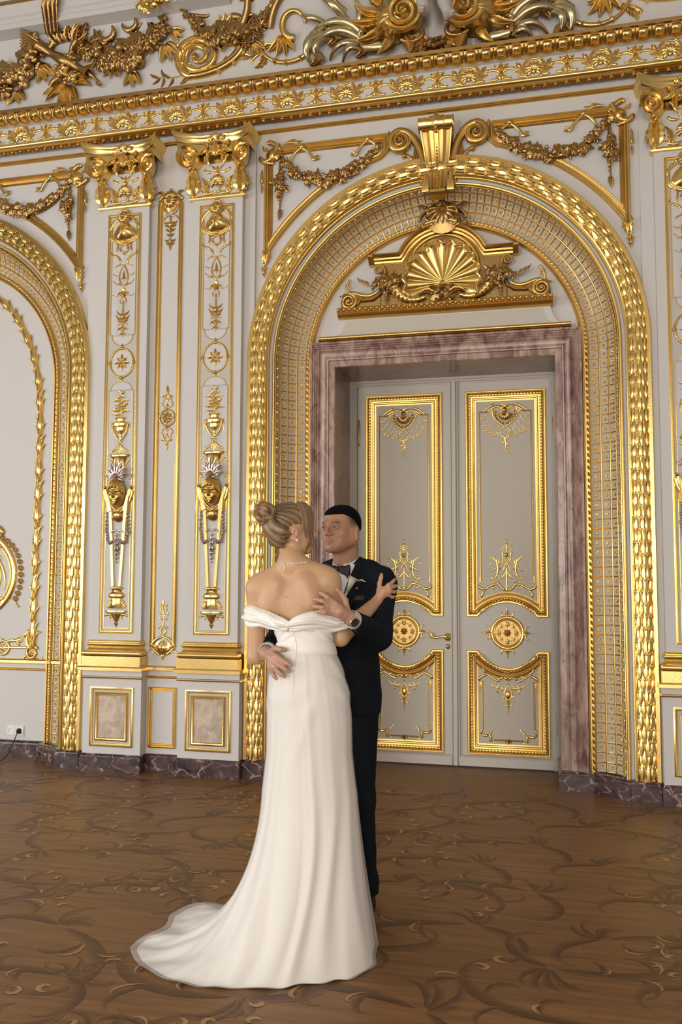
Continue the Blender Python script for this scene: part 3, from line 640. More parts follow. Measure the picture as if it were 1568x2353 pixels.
# ================================================================ PILASTERS
PX = -1.685
def pilaster():
    t = thing('pilaster', '', 'pilaster', (PX, -.028, Z_B)); P = lambda y=0., x=0., z=0.: place(PX + x, z, y)
    m = MB(); m.box(PX - .238, PX + .238, -.12, -.028, Z_B, .70); m.box(PX - .245, PX + .245, -.132, -.028, .695, .745); ped = m.build('pedestal', M_wall, t, sharp=20)
    def ring(prof, name, mt, par=t):       # prof [(half width, y, z)]
        g = MB(); g.grid([[(PX - hw, -.02, z), (PX - hw, y, z), (PX + hw, y, z), (PX + hw, -.02, z)] for hw, y, z in prof]); return g.build(name, mt, par, sharp=32)
    ring([(.238, -.12, .683), (.247, -.132, .685), (.249, -.135, .690), (.247, -.132, .695), (.240, -.124, .697), (.247, -.132, .699), (.247, -.132, .704), (.24, -.124, .706)], 'pedestal_fillet', M_gold2, ped)
    ring([(.24, -.13, .738), (.256, -.160, .744), (.262, -.175, .748), (.262, -.175, .770), (.258, -.170, .778), (.24, -.15, .780)], 'pedestal_cap', M_gold2, ped)
    m = RB(place(PX, 0, -.12)); m.mould(rect(-.176, .176, .182, .622), [(0, 0), (0, .010), (.007, .013), (.010, .006), (.014, .006), (.017, .009), (.022, .008), (.024, .0)], True)
    m.mould(rect(-.136, .136, .222, .583), [(0, 0), (.002, .008), (.008, .012), (.012, .009), (.013, .014), (.020, .012), (.024, .004), (.026, 0)], True); m.build('pedestal_frame', M_gold2, ped)
    m = RB(place(PX, 0, -.1205)); m.g([[(x, z, 0) for z in (.235, .57)] for x in (-.125, .125)]); pm = m.build('marble_inset', M_panelmarble, ped)
    m = RB(place(PX, 0, -.1203)); m.mould(rect(-.152, .152, .206, .598), [(0, 0), (.018, 0)], True); m.build('inset_border', M_panel, ped)
    th = np.linspace(-PI / 2, PI / 2, 8)
    ring([(.24, -.155, .778), (.240, -.158, .780), (.240, -.158, .852), (.235, -.15, .853)] + [(.226 + .014 * math.cos(a), -.140 - .016 * math.cos(a), .874 + .019 * math.sin(a)) for a in th] + [(.220, -.125, .894), (.222, -.127, .899), (.214, -.112, .903), (.210, -.105, .913), (.213, -.108, .926), (.219, -.118, .930)] + [(.213 + .009 * math.cos(a), -.112 - .010 * math.cos(a), .943 + .011 * math.sin(a)) for a in th] + [(.212, -.105, .956), (.214, -.108, .966), (.205, -.08, .970)], 'base', M_gold2)
    m = MB(); m.box(PX - .205, PX + .205, -.08, -.028, .96, 4.36); sh = m.build('shaft', M_wall, t, sharp=20)
    # framed field of the shaft
    m = RB(P(-.08)); m.mould(rect(-.141, .141, 1.02, 4.294), [(0, 0), (.001, .008), (.006, .011), (.010, .006), (.013, .009), (.018, .008), (.020, .003), (.022, 0)], True); fr = m.build('shaft_frame', M_gold2, sh)
    m = RB(P(-.0805)); m.g([[(x, z, 0) for z in (1.04, 4.274)] for x in (-.12, .12)]); m.build('shaft_field', M_panel, sh)
    up = [(-.104, 4.25)] + [(-.104, 3.325), (-.088, 3.325)] + [(-.088 * math.cos(a), 3.315 - .075 * math.sin(a)) for a in np.linspace(.12, PI - .12, 11)] + [(.088, 3.325), (.104, 3.325), (.104, 4.25)]
    lo = [(.104, 1.058), (.104, 2.885), (.088, 2.885)] + [(.088 * math.cos(a), 2.895 + .06 * math.sin(a)) for a in np.linspace(.12, PI - .12, 11)] + [(-.088, 2.885), (-.104, 2.885), (-.104, 1.058)]
    g = RB(P(-.0815)); e = RB(P(-.0815))
    for pp in (up, lo):
        q = np.array(pp); c = np.array([0, q[:, 1].mean()]); g.g([[(x, z, 0), (0, z, 0)] for x, z in pp]); e.mould(pp, [(-.003, 0), (-.002, .004), (.002, .004), (.003, 0)], True)
    g.g([[(.098 * math.cos(a), 3.104 + .112 * math.sin(a), 0), (0, 3.104, 0)] for a in np.linspace(0, 2 * PI, 25)])
    g.build('shaft_inner_panel', M_wall, sh, sharp=0); e.build('shaft_inner_line', M_gold2, sh)
    # cartouche at the head of the shaft
    m = RB(P(-.082)); 
    m.polar(0, 4.145, .088, lambda q, a: .050 * (1 - q ** 2.2) + .006 * np.cos(3 * a), 8, 28, lambda a: 1 + .12 * np.cos(2 * a) - .1 * np.sin(3 * a)); m.shell(0, 4.255, .046, 7, -.1 * PI, 1.1 * PI, .6, True, .02); m.dome(0, 4.305, .016, .012, .03)
    m.tube(arcpts(0, 4.275, .045, .05 * PI, .95 * PI, 14), .010, 1.2, .012)
    for r_, w_ in ((.098, .010), (.112, .007)): m.tube(arcpts(0, 4.165, r_, 1.14 * PI, 1.86 * PI, 20), w_, 1.3)
    for s in (-1, 1):
        m.scr((s * .035, 4.245), (s * .112, 4.175), .013, -s * 1.6, -s * 2.5, -s * 4); m.scr((s * .118, 4.185), (s * .075, 4.075), .012, -s * 1.2, s * 4, -s * 1); m.leaf((s * .05, 4.235), (s * .085, 4.275), .014, s * .2, 3)
        m.leaf((s * .105, 4.13), (s * .125, 4.06), .012, s * .2, 3); m.leaf((s * .02, 4.06), (s * .085, 4.085), .012, -s * .2, 3)
    m.build('cartouche', M_gold2, sh)
    # slender hanging scrollwork
    m = RB(P(-.082)); m.tube(arcpts(0, 4.015, .034, -.1 * PI, 1.9 * PI, 24), .009, 1.1); m.leaf((0, 3.985), (0, 3.955), .012, 0, 2)
    for s in (-1, 1):
        m.scr((s * .062, 4.075), (s * .058, 3.99), .008, s * .8, 0, -s * 4.5); m.scr((s * .09, 3.975), (s * .04, 3.90), .009, s * 2.2, -s * 3, s * 1.5); m.leaf((s * .095, 3.96), (s * .10, 4.01), .010, -s * .2, 2)
        m.scr((0, 3.885), (s * .072, 3.865), .006, -s * 1.2, 0, -s * 4.5)
        m.tube(bez((0, 3.885), (s * .03, 3.84), (s * .065, 3.76), (0, 3.715)), .006); m.scr((s * .045, 3.80), (s * .085, 3.815), .005, s * 1.0, 0, s * 3)
        m.scr((s * .01, 3.72), (s * .085, 3.765), .005, s * .8, 0, s * 1.5); m.leaf((s * .01, 3.715), (s * .07, 3.725), .011, s * .2, 3); m.leaf((0, 3.82), (s * .03, 3.77), .009, -s * .2, 2)
        m.leaf((s * .005, 3.66), (s * .05, 3.635), .012, s * .25, 3); m.scr((s * .03, 3.635), (s * .088, 3.65), .004, s * .9, 0, s * 3)
        m.tube(bez((0, 3.63), (s * .035, 3.61), (s * .035, 3.575), (0, 3.565), 12), .005)
        for zz_, w_ in ((3.50, .055), (3.465, .06), (3.44, .045)): m.leaf((0, zz_ - .01), (s * w_, zz_ + .022), .012, -s * .2, 3)
        m.scr((0, 3.40), (s * .04, 3.40), .005, -s * 2.2, 0, -s * 2); m.leaf((0, 3.375), (s * .05, 3.36), .011, s * .2, 3); m.leaf((0, 3.345), (s * .03, 3.325), .010, 0, 2)
    m.leaf((0, 3.755), (0, 3.84), .015, 0, 4); m.lathe(0, [(.005, 3.70), (.022, 3.69), (.010, 3.672), (.013, 3.655), (.028, 3.64), (.010, 3.625)], depth=.5); m.leaf((0, 3.60), (0, 3.56), .008, 0, 0)
    m.tube([(0, 3.56), (0, 3.50), (0, 3.42), (0, 3.33)], [.004, .008, .004, .003]); m.dome(0, 3.47, .02, h=.016); m.rose(0, 3.375, .018); m.leaf((0, 3.345), (0, 3.30), .010, 0, 2)
    m.build('hanging_scrollwork', M_gold, sh)
    # round medallion
    m = RB(P(-.082)); m.tube(np.stack([.098 * np.cos(np.linspace(0, 2 * PI, 40)), 3.104 + .112 * np.sin(np.linspace(0, 2 * PI, 40))], -1), .008, 1.1)
    for k in range(4):
        a = k * PI / 2; cx_, cz_ = .10 * math.cos(a), 3.104 + .114 * math.sin(a); m.dome(cx_, cz_, .015, h=.014)
        for s in (-1, 1): m.leaf((cx_, cz_), (cx_ - s * .034 * math.sin(a) - .006 * math.cos(a), cz_ + s * .034 * math.cos(a) - .006 * math.sin(a)), .012, 0, 3)
    m.leaf((0, 3.225), (0, 3.255), .014, 0, 2); m.leaf((0, 2.985), (0, 2.95), .014, 0, 2)
    for k in range(8):
        a = k * PI / 4; m.leaf((.012 * math.cos(a), 3.104 + .012 * math.sin(a)), ((.066 if k % 2 == 0 else .056) * math.cos(a), 3.104 + (.07 if k % 2 == 0 else .058) * math.sin(a)), .016, 0, 2, .6)
    m.tube(arcpts(0, 3.104, .02, 0, 2 * PI, 20), .006, 1.2); m.dome(0, 3.104, .009, h=.012); m.build('rosette_medallion', M_gold, sh)
    # urn with flowers
    m = RB(P(-.082)); m.tube(bez((-.004, 2.66), (0, 2.72), (.004, 2.80), (0, 2.89)), np.linspace(.006, .002, 20)); rn = random.Random(5)
    for zz_, w_ in ((2.70, .075), (2.735, .085), (2.765, .06), (2.80, .07), (2.835, .04), (2.86, .025)):
        for s in (-1, 1): m.leaf((0, zz_), (s * w_, zz_ + rn.uniform(-.02, .03)), .013, rn.uniform(-.2, .2), 3, .6, .3)
    m.rose(0, 2.765, .024); m.rose(-.028, 2.74, .017); m.rose(.025, 2.735, .017); m.rose(0, 2.80, .018); m.leaf((0, 2.85), (-.005, 2.895), .010, .2, 2)
    m.lathe(0, [(.001, 2.672), (.044, 2.672), (.046, 2.664), (.034, 2.658), (.032, 2.645), (.064, 2.63), (.066, 2.618), (.058, 2.604), (.040, 2.598), (.040, 2.575), (.030, 2.562), (.012, 2.545), (.008, 2.53), (.014, 2.515), (.010, 2.50), (.003, 2.485)], depth=.55)
    for s in (-1, 1):
        m.tube(bez((s * .066, 2.625), (s * .062, 2.57), (s * .03, 2.51), (0, 2.495)), np.r_[np.linspace(.005, .009, 10), np.linspace(.009, .004, 10)], .8, .01); m.leaf((s * .07, 2.62), (s * .078, 2.545), .009, 0, 0); m.dome(s * .07, 2.625, .009)
        m.leaf((0, 2.485), (s * .03, 2.487), .008, 0, 0); m.scr((s * .012, 2.465), (s * .07, 2.405), .010, s * 1.6, 0, -s * 4.5); m.leaf((s * .015, 2.46), (s * .032, 2.395), .012, -s * .2, 3)
    m.leaf((0, 2.475), (0, 2.385), .014, 0, 3); m.build('flower_urn', M_gold2, sh)
    # mask on its tapering support
    m = RB(P(-.082)); m.lathe(0, [(.082, 2.368), (.088, 2.378), (.082, 2.388), (.001, 2.39)], depth=.45); m.lathe(0, [(.046, 2.22), (.048, 2.30), (.062, 2.355), (.08, 2.366)], depth=.4)
    for s in (-1, 1): m.scr((s * .052, 2.30), (s * .098, 2.34), .008, -s * 1.4, 0, -s * 3)
    for s in (-1, 1):
        p = bez((s * .105, 2.115), (s * .10, 2.05), (s * .06, 1.97), (0, 1.955)); m.tube(p, np.linspace(.014, .010, 20), 1.2, .012); m.tube(p + np.array([s * .012, -.012]), np.linspace(.016, .008, 20), 1.1, .006)
        m.g([[(s * .115, 2.12, 0), (s * .105, 2.12, .03), (s * .085, 2.10, .03)], [(s * .112, 2.03, 0), (s * .09, 2.03, .032), (s * .06, 2.0, .03)], [(s * .108, 1.945, 0), (s * .08, 1.94, .026), (s * .045, 1.955, .028)]])
        m.dome(s * .112, 2.13, .016, h=.03); m.lathe(s * .112, [(.001, 2.10), (.010, 2.11), (.01, 2.13), (.001, 2.14)])
        m.scr((s * .075, 2.19), (s * .105, 2.215), .009, s * 1.0, 0, s * 5)
        m.g([[(s * .074, 1.95, 0), (s * .074, 1.95, .016), (s * .050, 1.95, .016), (s * .050, 1.95, 0)], [(s * .038, 1.375, 0), (s * .038, 1.375, .016), (s * .020, 1.375, .016), (s * .020, 1.375, 0)]])
    m.polar(0, 1.925, .045, lambda q, a: .03 * (1 - q ** 2) + .012, 5, 20, lambda a: 1 - .35 * np.sin(a) + .05 * np.cos(5 * a))
    m.lathe(0, [(.038, 1.372), (.060, 1.366), (.062, 1.36), (.045, 1.352), (.040, 1.335), (.060, 1.322), (.068, 1.314), (.068, 1.296), (.060, 1.288), (.044, 1.284), (.040, 1.25), (.052, 1.225), (.075, 1.21)], depth=.42)
    for s in (-1, 1):
        m.leaf((s * .02, 1.275), (s * .075, 1.212), .018, s * .15, 3, .6, .2); m.scr((s * .05, 1.225), (s * .078, 1.222), .008, -s * 1.5, 0, -s * 2)
        m.scr((s * .02, 1.15), (s * .085, 1.15), .011, -s * 1.8, s * 1, -s * 3.5); m.leaf((s * .012, 1.165), (s * .05, 1.125), .015, s * .2, 3)
    m.leaf((0, 1.28), (0, 1.21), .018, 0, 3, .8); m.lathe(0, [(.001, 1.178), (.088, 1.178), (.092, 1.184), (.088, 1.192), (.001, 1.193)], depth=.35)
    m.lathe(0, [(.05, 1.17), (.032, 1.14), (.018, 1.115), (.010, 1.105), (.018, 1.095), (.012, 1.083), (.004, 1.07), (.001, 1.05)], depth=.6)
    m.build('herm_support', M_gold2, sh)
    m = RB(P(-.10)); mask(m, .0, 2.085, .074, .108, .075, PILS[0][3], .30); hd = m.build('mask_head', M_gold, sh, sharp=0)
    m = RB(P(-.085)); m.polar(0, 2.19, .05, lambda q, a: .03 * (1 - q ** 2), 4, 16)
    for k in range(7):
        a = PI / 2 + (k - 3) * .42; L_ = .165 - .012 * abs(k - 3); m.leaf((.03 * math.cos(a), 2.185 + .03 * math.sin(a)), (L_ * .74 * math.cos(a), 2.185 + L_ * math.sin(a)), .023, (3 - k) * .05, 2, .9, .5, .045)
    m.build('silver_palmette', M_silver, sh)
    m = RB(P(-.098)); rn = random.Random(8)
    for s in (-1, 1):
        p = bez((s * .085, 1.935), (s * .10, 1.80), (s * .085, 1.66), (s * .03, 1.72), 14)
        for i, (x, z) in enumerate(p): m.leaf((x, z + .016), (x + rn.uniform(-.01, .01), z - .016), .013, 0, 0, .8, .2, 0, 6, 5); m.dome(x, z, .009, h=.014)
        m.scr((0, 1.79), (s * .045, 1.785), .008, -s * 2.0, 0, -s * 3)
    for i, z in enumerate((1.765, 1.735, 1.70, 1.66, 1.625, 1.59, 1.56)):
        w_ = (.012, .012, .018, .022, .016, .013, .008)[i]; m.leaf((0, z + w_), (0, z - w_ * 1.3), w_, 0, 0, .8); m.dome(0, z, w_ * .7, h=w_ * .8)
    m.build('silver_husks', M_silver, sh)
    # ------- capital
    cap = MB(); hw = .205
    cap.grid([[(PX - hw - o, -.02, z), (PX - hw - o, -.08 - o, z), (PX + hw + o, -.08 - o, z), (PX + hw + o, -.02, z)] for o, z in ((0, 4.338), (.018, 4.342), (.022, 4.352), (.018, 4.362), (.004, 4.37), (.002, 4.5), (.006, 4.6), (.0, 4.72))])
    C = cap.build('capital', M_gold2, t, sharp=35)
    m = MB(); m.box(PX - .2, PX + .2, -.086, -.03, 4.375, 4.62); m.build('bell', M_wall, C)
    g = MB(); xs = np.linspace(-1, 1, 33); pl_ = lambda o: [(PX + (.305 + o) * x * (1), -(.115 + o + .115 * abs(x) ** 2.3), 0) for x in xs]
    pr = ((-.02, 4.765), (-.012, 4.772), (0, 4.79), (.004, 4.80), (-.004, 4.803), (.006, 4.812), (.012, 4.826), (.010, 4.838), (0, 4.842))
    g.grid([[(PX - .305 - o, 0, z + .0)] + [(x, y, z) for x, y, _ in pl_(o)] + [(PX + .305 + o, 0, z)] for o, z in pr] + [[(PX - .3, 0, 4.842)] + [(x, 0, 4.842) for x, y, _ in pl_(0)] + [(PX + .3, 0, 4.842)]])
    g.grid([[(PX - .285, 0, z)] + [(PX + .285 * x, -(.10 + .10 * abs(x) ** 2.3), z) for x in xs] + [(PX + .285, 0, z)] for z in (4.70, 4.765)]); g.build('abacus', M_gold2, C, sharp=30)
    for s in (-1, 1):
        # volute turned out on the diagonal, with its thick scroll running back to the wall
        c_, s_n = math.cos(.5), math.sin(.5)
        f = lambda v, s=s: np.stack([PX + s * .222 + c_ * v[:, 0] + s * s_n * (v[:, 2] - .10) * .6, -.10 - v[:, 2] * .85 + s * v[:, 0] * -.25 * -1 * -1, 4.655 + v[:, 1]], -1)
        m = RB(f); u = np.linspace(0, 2 * PI, 33)[:, None]; q = np.array([(1.0, -.06), (1.02, .0), (.96, .03), (1.02, .06), (1.02, .092), (.95, .100), (.86, .088), (.80, .066), (.70, .060), (.60, .066), (.56, .080), (.48, .082), (.42, .064), (.30, .060), (.24, .078), (.0, .09)])[None]
        m.g(np.stack([.088 * q[..., 0] * np.cos(u), .088 * q[..., 0] * np.sin(u), q[..., 1] + 0 * u], -1))
        m.dome(0, 0, .016, h=.022, base=.085)
        m.build('volute', M_gold2, C)
        a = RB(place(PX, 0, -.085)); b_ = a
        a.leaf((s * .185, 4.372), (s * .175, 4.585), .072, -s * .05, 5, .75, .55, 0, 19, 11); a.leaf((s * .20, 4.42), (s * .205, 4.59), .032, -s * .05, 4, 1.2, 1.2); a.scr((s * .17, 4.585), (s * .215, 4.575), .018, s * 1.5, 0, s * 2, 1.6, .05); a.dome(s * .2, 4.565, .026, h=.05, base=.03)
        a.scr((s * .01, 4.40), (s * .13, 4.42), .014, s * 2.0, -s * 1, s * 0, .9); a.leaf((s * .1, 4.375), (s * .135, 4.52), .03, s * .2, 4, .7)
        a.scr((s * .03, 4.55), (s * .10, 4.575), .012, s * 1.6, -s * 1, s * 4.5); a.leaf((s * .02, 4.56), (s * .055, 4.60), .014, s * .2, 3); a.scr((s * .055, 4.60), (s * .095, 4.66), .013, -s * 1.0, s * 2, -s * 3, .9, .03)
        a.leaf((s * .07, 4.73), (s * .15, 4.67), .022, -s * .2, 3, .8, 0, .07); a.leaf((s * .06, 4.70), (s * .06, 4.61), .016, 0, 3, .9, 0, .06); a.dome(s * .075, 4.655, .014, h=.03, base=.02)
        a.build('acanthus', M_gold2, C)
    a = RB(place(PX, 0, -.088)); a.shell(0, 4.468, .056, 9, -.25 * PI, 1.25 * PI, .45); a.dome(0, 4.45, .02, h=.03); a.scr((-.015, 4.38), (.02, 4.425), .011, 1.4, 0, 4); a.leaf((0, 4.56), (0, 4.515), .022, 0, 4, .8); a.leaf((0, 4.55), (0, 4.60), .016, 0, 3, .8)
    a.build('capital_shell', M_gold2, C)
    a = RB(place(PX, 0, -.12)); a.leaf((0, 4.66), (0, 4.775), .040, 0, 5, .8, .4); a.rose(0, 4.81, .030, 0, .02); a.rose(-.045, 4.80, .022, 1, .01); a.rose(.048, 4.80, .022, 2, .01); a.leaf((-.06, 4.74), (-.10, 4.79), .02, .2, 3, .6); a.leaf((.06, 4.74), (.10, 4.79), .02, -.2, 3, .6)
    for k in range(5): a.dome(-.07 + .035 * k, 4.69, .02, .024, .034)
    a.build('abacus_flower', M_gold2, C)
    return t
PILS = [(PX, 'white and gold pilaster with smooth haired mask, behind the woman to her left', 0, 0), (-2.457, 'white and gold pilaster with curly haired mask, beside the left arch', 1, 1), (1.685, 'white and gold pilaster cut off by the right edge of the photo', 0, 0)]
p0 = pilaster(); p0['label'] = PILS[0][1]; p0['group'] = 'tall pilasters on the wall'
for X_, lb, cur, _ in PILS[1:]:
    c = copy_tree(p0, None, (X_ - PX, 0, 0)); c['label'] = lb
    if cur:
        sh_ = [o for o in c.children if o.name.startswith('shaft')][0]
        for o in list(sh_.children):
            if o.name.startswith('mask_head'):
                m = RB(place(X_, 0, -.10)); mask(m, .0, 2.085, .074, .108, .075, 1, .32)
                n_ = m.build('mask_head', M_gold, None, sharp=0); n_.parent = sh_; n_.location = (-X_, .028, -Z_B); o_l = o; bpy.data.objects.remove(o_l)
                n_.location = Vector((0, 0, 0)) - Vector(c.location) - Vector(sh_.location)
# ================================================================ NARROW PANEL BETWEEN THE PILASTERS
XM = -2.093
t = thing('narrow_wall_panel', 'narrow gilt framed panel between the two pilasters on the left', 'panel', (XM, -.028, .9))
m = RB(place(XM, 0, -.028)); arc = lambda zc, s: [(s * -.106 * math.cos(a) * 1, zc + .05 * math.sin(a)) for a in np.linspace(0, PI, 9)]
pth = [(-.106, .93), (-.04, .88), (.04, .88), (.106, .93), (.106, 4.36), (.075, 4.42), (-.075, 4.42), (-.106, 4.36)]
m.mould(pth, [(0, 0), (.001, .012), (.007, .016), (.012, .009), (.020, .012), (.028, .008), (.032, .010), (.036, .004), (.038, 0)], True); m.build('frame', M_gold, t)
m = RB(place(XM, 4.40, -.035)); m.shell(0, -.02, .055, 7, -.1 * PI, 1.1 * PI, .5, True, .015); m.polar(0, -.02, .075, lambda q, a: .03 * (1 - q ** 2), 5, 24, lambda a: 1 + .1 * np.cos(4 * a))
m.shell(0, .0, .06, 7, .05 * PI, .95 * PI, .4); m.dome(0, .07, .014, h=.02)
for s in (-1, 1):
    m.scr((s * .035, .045), (s * .105, .0), .013, -s * 1.4, s * 2, s * 3); m.leaf((s * .06, .04), (s * .115, .055), .016, s * .2, 3); m.scr((s * .07, -.03), (s * .03, -.105), .010, -s * .8, s * 3, -s * 3); m.leaf((s * .05, -.07), (s * .01, -.12), .014, s * .2, 3)
    m.scr((0, -.135), (s * .058, -.16), .008, -s * 1.8, 0, -s * 4.5)
    for zz_, w_ in ((-.19, .06), (-.215, .05), (-.25, .04), (-.29, .03), (-.335, .045), (-.36, .035)): m.leaf((0, zz_), (s * w_, zz_ + .012), .012, -s * .15, 2, .6)
m.tube([(0, -.13), (0, -.26), (0, -.40)], [.007, .005, .002]); m.dome(0, -.205, .02, h=.014); m.lathe(0, [(.004, -.235), (.016, -.245), (.006, -.262)]); m.rose(0, -.335, .014); m.leaf((0, -.37), (0, -.415), .010, 0, 2)
m.build('top_cartouche', M_gold, t)
m = RB(place(XM, 2.666, -.030)); m.tube(arcpts(0, 0, .062, 0, 2 * PI, 28), .009, 1.1); m.rose(0, 0, .032, 0, 0); m.daisy(0, 0, .045, 8)
for k in range(4): m.dome(.064 * math.cos(k * PI / 2), .064 * math.sin(k * PI / 2), .013, h=.014)
for s in (-1, 1):
    for v in (-1, 1):
        m.scr((s * .008, v * .075), (s * .042, v * .115), .007, s * v * 1.5, 0, s * v * 4); m.tube(bez((s * .035, v * .12), (s * .03, v * .17), (s * .005, v * .18), (0, v * .20), 12), .006); m.scr((0, v * .12), (s * .022, v * .165), .006, -s * v * 1.2, 0, s * v * 2); m.leaf((s * .02, v * .175), (s * .05, v * .165), .010, 0, 2)
for v in (-1, 1): m.leaf((0, v * .19), (0, v * .255), .014, 0, 3); m.leaf((0, v * .08), (0, v * .11), .014, 0, 2)
m.build('medallion', M_gold, t)
m = RB(place(XM, .925, -.032)); m.polar(0, -.005, .062, lambda q, a: .016 + .012 * np.cos(PI * q), 6, 28, lambda a: 1.02 - .12 * np.sin(a) + .06 * np.cos(2 * a)); m.leaf((0, -.04), (0, .045), .022, 0, 4, .8, 0, .012)
for s in (-1, 1):
    m.scr((0, .085), (s * .085, -.01), .011, -s * 1.6, s * 2, -s * 3); m.scr((s * .095, .0), (s * .03, -.07), .011, -s * 1.4, s * 3, s * 2); m.leaf((s * .06, -.05), (s * .115, -.035), .014, s * .2, 3); m.leaf((0, -.03), (s * .035, .0), .012, s * .2, 2, .8, 0, .012)
    m.tube(bez((0, .085), (s * .03, .10), (s * .025, .125), (0, .145), 10), .006); m.scr((0, .15), (s * .035, .135), .005, -s * 1.4, 0, -s * 3)
    for zz_, w_ in ((.20, .035), (.235, .045), (.27, .03), (.30, .03)): m.leaf((0, zz_), (s * w_, zz_ + .02), .010, -s * .2, 2, .6)
m.leaf((0, -.055), (0, -.10), .018, 0, 3); m.tube([(0, .15), (.006, .22), (-.004, .28), (0, .34)], [.004, .003, .003, .002]); m.leaf((0, .30), (.004, .35), .009, .1, 0); m.build('bottom_cartouche', M_gold2, t)
t = thing('dado_panel', 'narrow gilt framed dado panel between the two pilaster pedestals', 'panel', (XM + .005, -.028, .4))
m = RB(place(XM + .005, 0, -.028)); m.mould(rect(-.114, .114, .173, .622), [(0, 0), (.001, .012), (.008, .016), (.012, .009), (.018, .013), (.024, .006), (.028, .009), (.032, 0)], True); m.build('frame', M_gold2, t)
# chair rail of the plain wall between pedestals and in the left niche
for nm, x0, x1, y, lb in (('chair_rail', -2.23, -1.93, -.028, 'short gilded chair rail between the two pilaster pedestals'), ('chair_rail', -5.3, -3.04, .2, 'gilded chair rail across the niche of the left arch')):
    m = MB(); m.grid(run([(y, .738), (y - .025, .744), (y - .036, .749), (y - .036, .770), (y - .03, .778), (y, .782)], x0, x1, 2)); m.grid(run([(y, .685), (y - .012, .688), (y - .014, .693), (y - .008, .696), (y - .013, .700), (y - .01, .705), (y, .707)], x0, x1, 2)); tag(m.build(nm, M_gold2, sharp=35), lb, 'rail')
# ================================================================ SPANDREL PANELS OVER THE ARCHES
def spandrel(cx, mx, label, seed):
    rn = random.Random(seed); P = lambda y=-.0: place(cx, 0, y, mx=mx)
    t = thing('spandrel_panel', label, 'panel', (cx - mx * .95, 0, 4.5), 'gilt framed panels over the arches')
    aB = PI - math.acos(1.332 / 1.535); aT = PI - math.acos(.42 / 1.535)
    arc = [(1.535 * math.cos(a), Z_S + 1.535 * math.sin(a)) for a in np.linspace(aB, aT, 18)]
    outer = arc + [(-.36, 4.60), (-.36, 4.738), (-1.235, 4.738), (-1.262, 4.69), (-1.332, 4.645)]
    m = RB(P()); m.mould(outer, [(0, 0), (.001, .020), (.006, .026), (.016, .026), (.020, .018), (.026, .024), (.034, .024), (.038, .014), (.046, .018), (.053, .012), (.058, .016), (.064, .006), (.068, 0)], True); m.build('frame', M_gold, t, sharp=30)
    m = RB(P(-.012)); m.leaf((-1.30, 3.93), (-1.325, 3.80), .042, 0, 4, .9, .1); m.leaf((-1.32, 3.92), (-1.335, 3.81), .02, .1, 3, 1.1, 0, .02); m.leaf((-1.28, 3.92), (-1.305, 3.81), .02, -.1, 3, 1.1, 0, .02); m.dome(-1.326, 3.785, .026, .016, .026); m.dome(-1.328, 3.755, .018, .02, .02); m.leaf((-1.329, 3.75), (-1.33, 3.715), .010, 0, 0); m.build('foot_finial', M_gold2, t)
    m = RB(P(-.02)); m.scr((-1.20, 4.70), (-1.295, 4.765), .020, .9, 0, 4.5); m.scr((-1.26, 4.60), (-1.355, 4.655), .020, -.9, 0, -4.5); m.polar(-1.262, 4.668, .055, lambda q, a: .03 * (1 - q ** 2), 5, 20); m.tube(bez((-1.32, 4.62), (-1.25, 4.63), (-1.24, 4.70), (-1.22, 4.755)), .020, 1.1, .0); m.rose(-1.225, 4.645, .028, 0, .02)
    m.scr((-1.30, 4.70), (-1.335, 4.725), .008, 2, 0, 4); m.leaf((-1.32, 4.71), (-1.345, 4.75), .012, .1, 2); m.scr((-1.18, 4.745), (-1.06, 4.748), .010, -.8, 0, 2); m.leaf((-1.15, 4.755), (-1.08, 4.775), .012, 0, 3); m.leaf((-1.10, 4.75), (-1.03, 4.757), .010, 0, 3)
    m.scr((-1.345, 4.56), (-1.35, 4.46), .009, .8, 0, -2); m.leaf((-1.35, 4.50), (-1.362, 4.44), .012, 0, 3); m.leaf((-1.347, 4.44), (-1.352, 4.37), .010, 0, 3); m.build('corner_scroll', M_gold, t)
    m = RB(P(-.018)); pth = bez((-1.20, 4.655), (-1.05, 4.40), (-.72, 4.30), (-.42, 4.66), 40); swag(m, pth, lambda u: .026 + .030 * math.sin(PI * u), 52, rn, .32); m.build('flower_swag', M_oldgold, t)
    m = RB(P(-.016)); pth = [(-1.205, 4.60), (-1.20, 4.50), (-1.195, 4.42), (-1.20, 4.30), (-1.21, 4.20)]; swag(m, np.array(pth), lambda u: .008 + .045 * math.sin(PI * min(1, u * 1.15)) ** 2, 20, rn, .8); m.daisy(-1.21, 4.43, .04, 8, 0, .05, .5); m.leaf((-1.20, 4.24), (-1.212, 4.15), .022, 0, 4); m.leaf((-1.2, 4.62), (-1.2, 4.54), .016, 0, 3); m.build('flower_drop', M_oldgold, t)
    for x0, s in ((-1.03, 1), (-.52, -1)):
        m = RB(P(-.02)); m.scr((x0, 4.70), (x0 + s * .10, 4.60), .011, -s * 1.0, -s * 0, s * 2.5, .5, .004, 40, .8, .9, 0); m.leaf((x0 + s * .09, 4.602), (x0 + s * .135, 4.625), .014, s * .1, 0); m.leaf((x0 + s * .09, 4.60), (x0 + s * .14, 4.60), .012, 0, 0)
        m.scr((x0, 4.70), (x0 - s * .08, 4.60), .011, s * 1.2, 0, s * 1.2, .5, .004, 40, .8, .8, 0); m.dome(x0, 4.705, .022, .018, .018); m.build('ribbon', M_gold2, t)
    return t
spandrel(0, 1, 'gilt framed spandrel with flower swag left of the keystone', 21)
spandrel(0, -1, 'gilt framed spandrel with flower swag right of the keystone', 22)
spandrel(CXL, -1, 'gilt framed spandrel with flower swag over the left arch', 23)
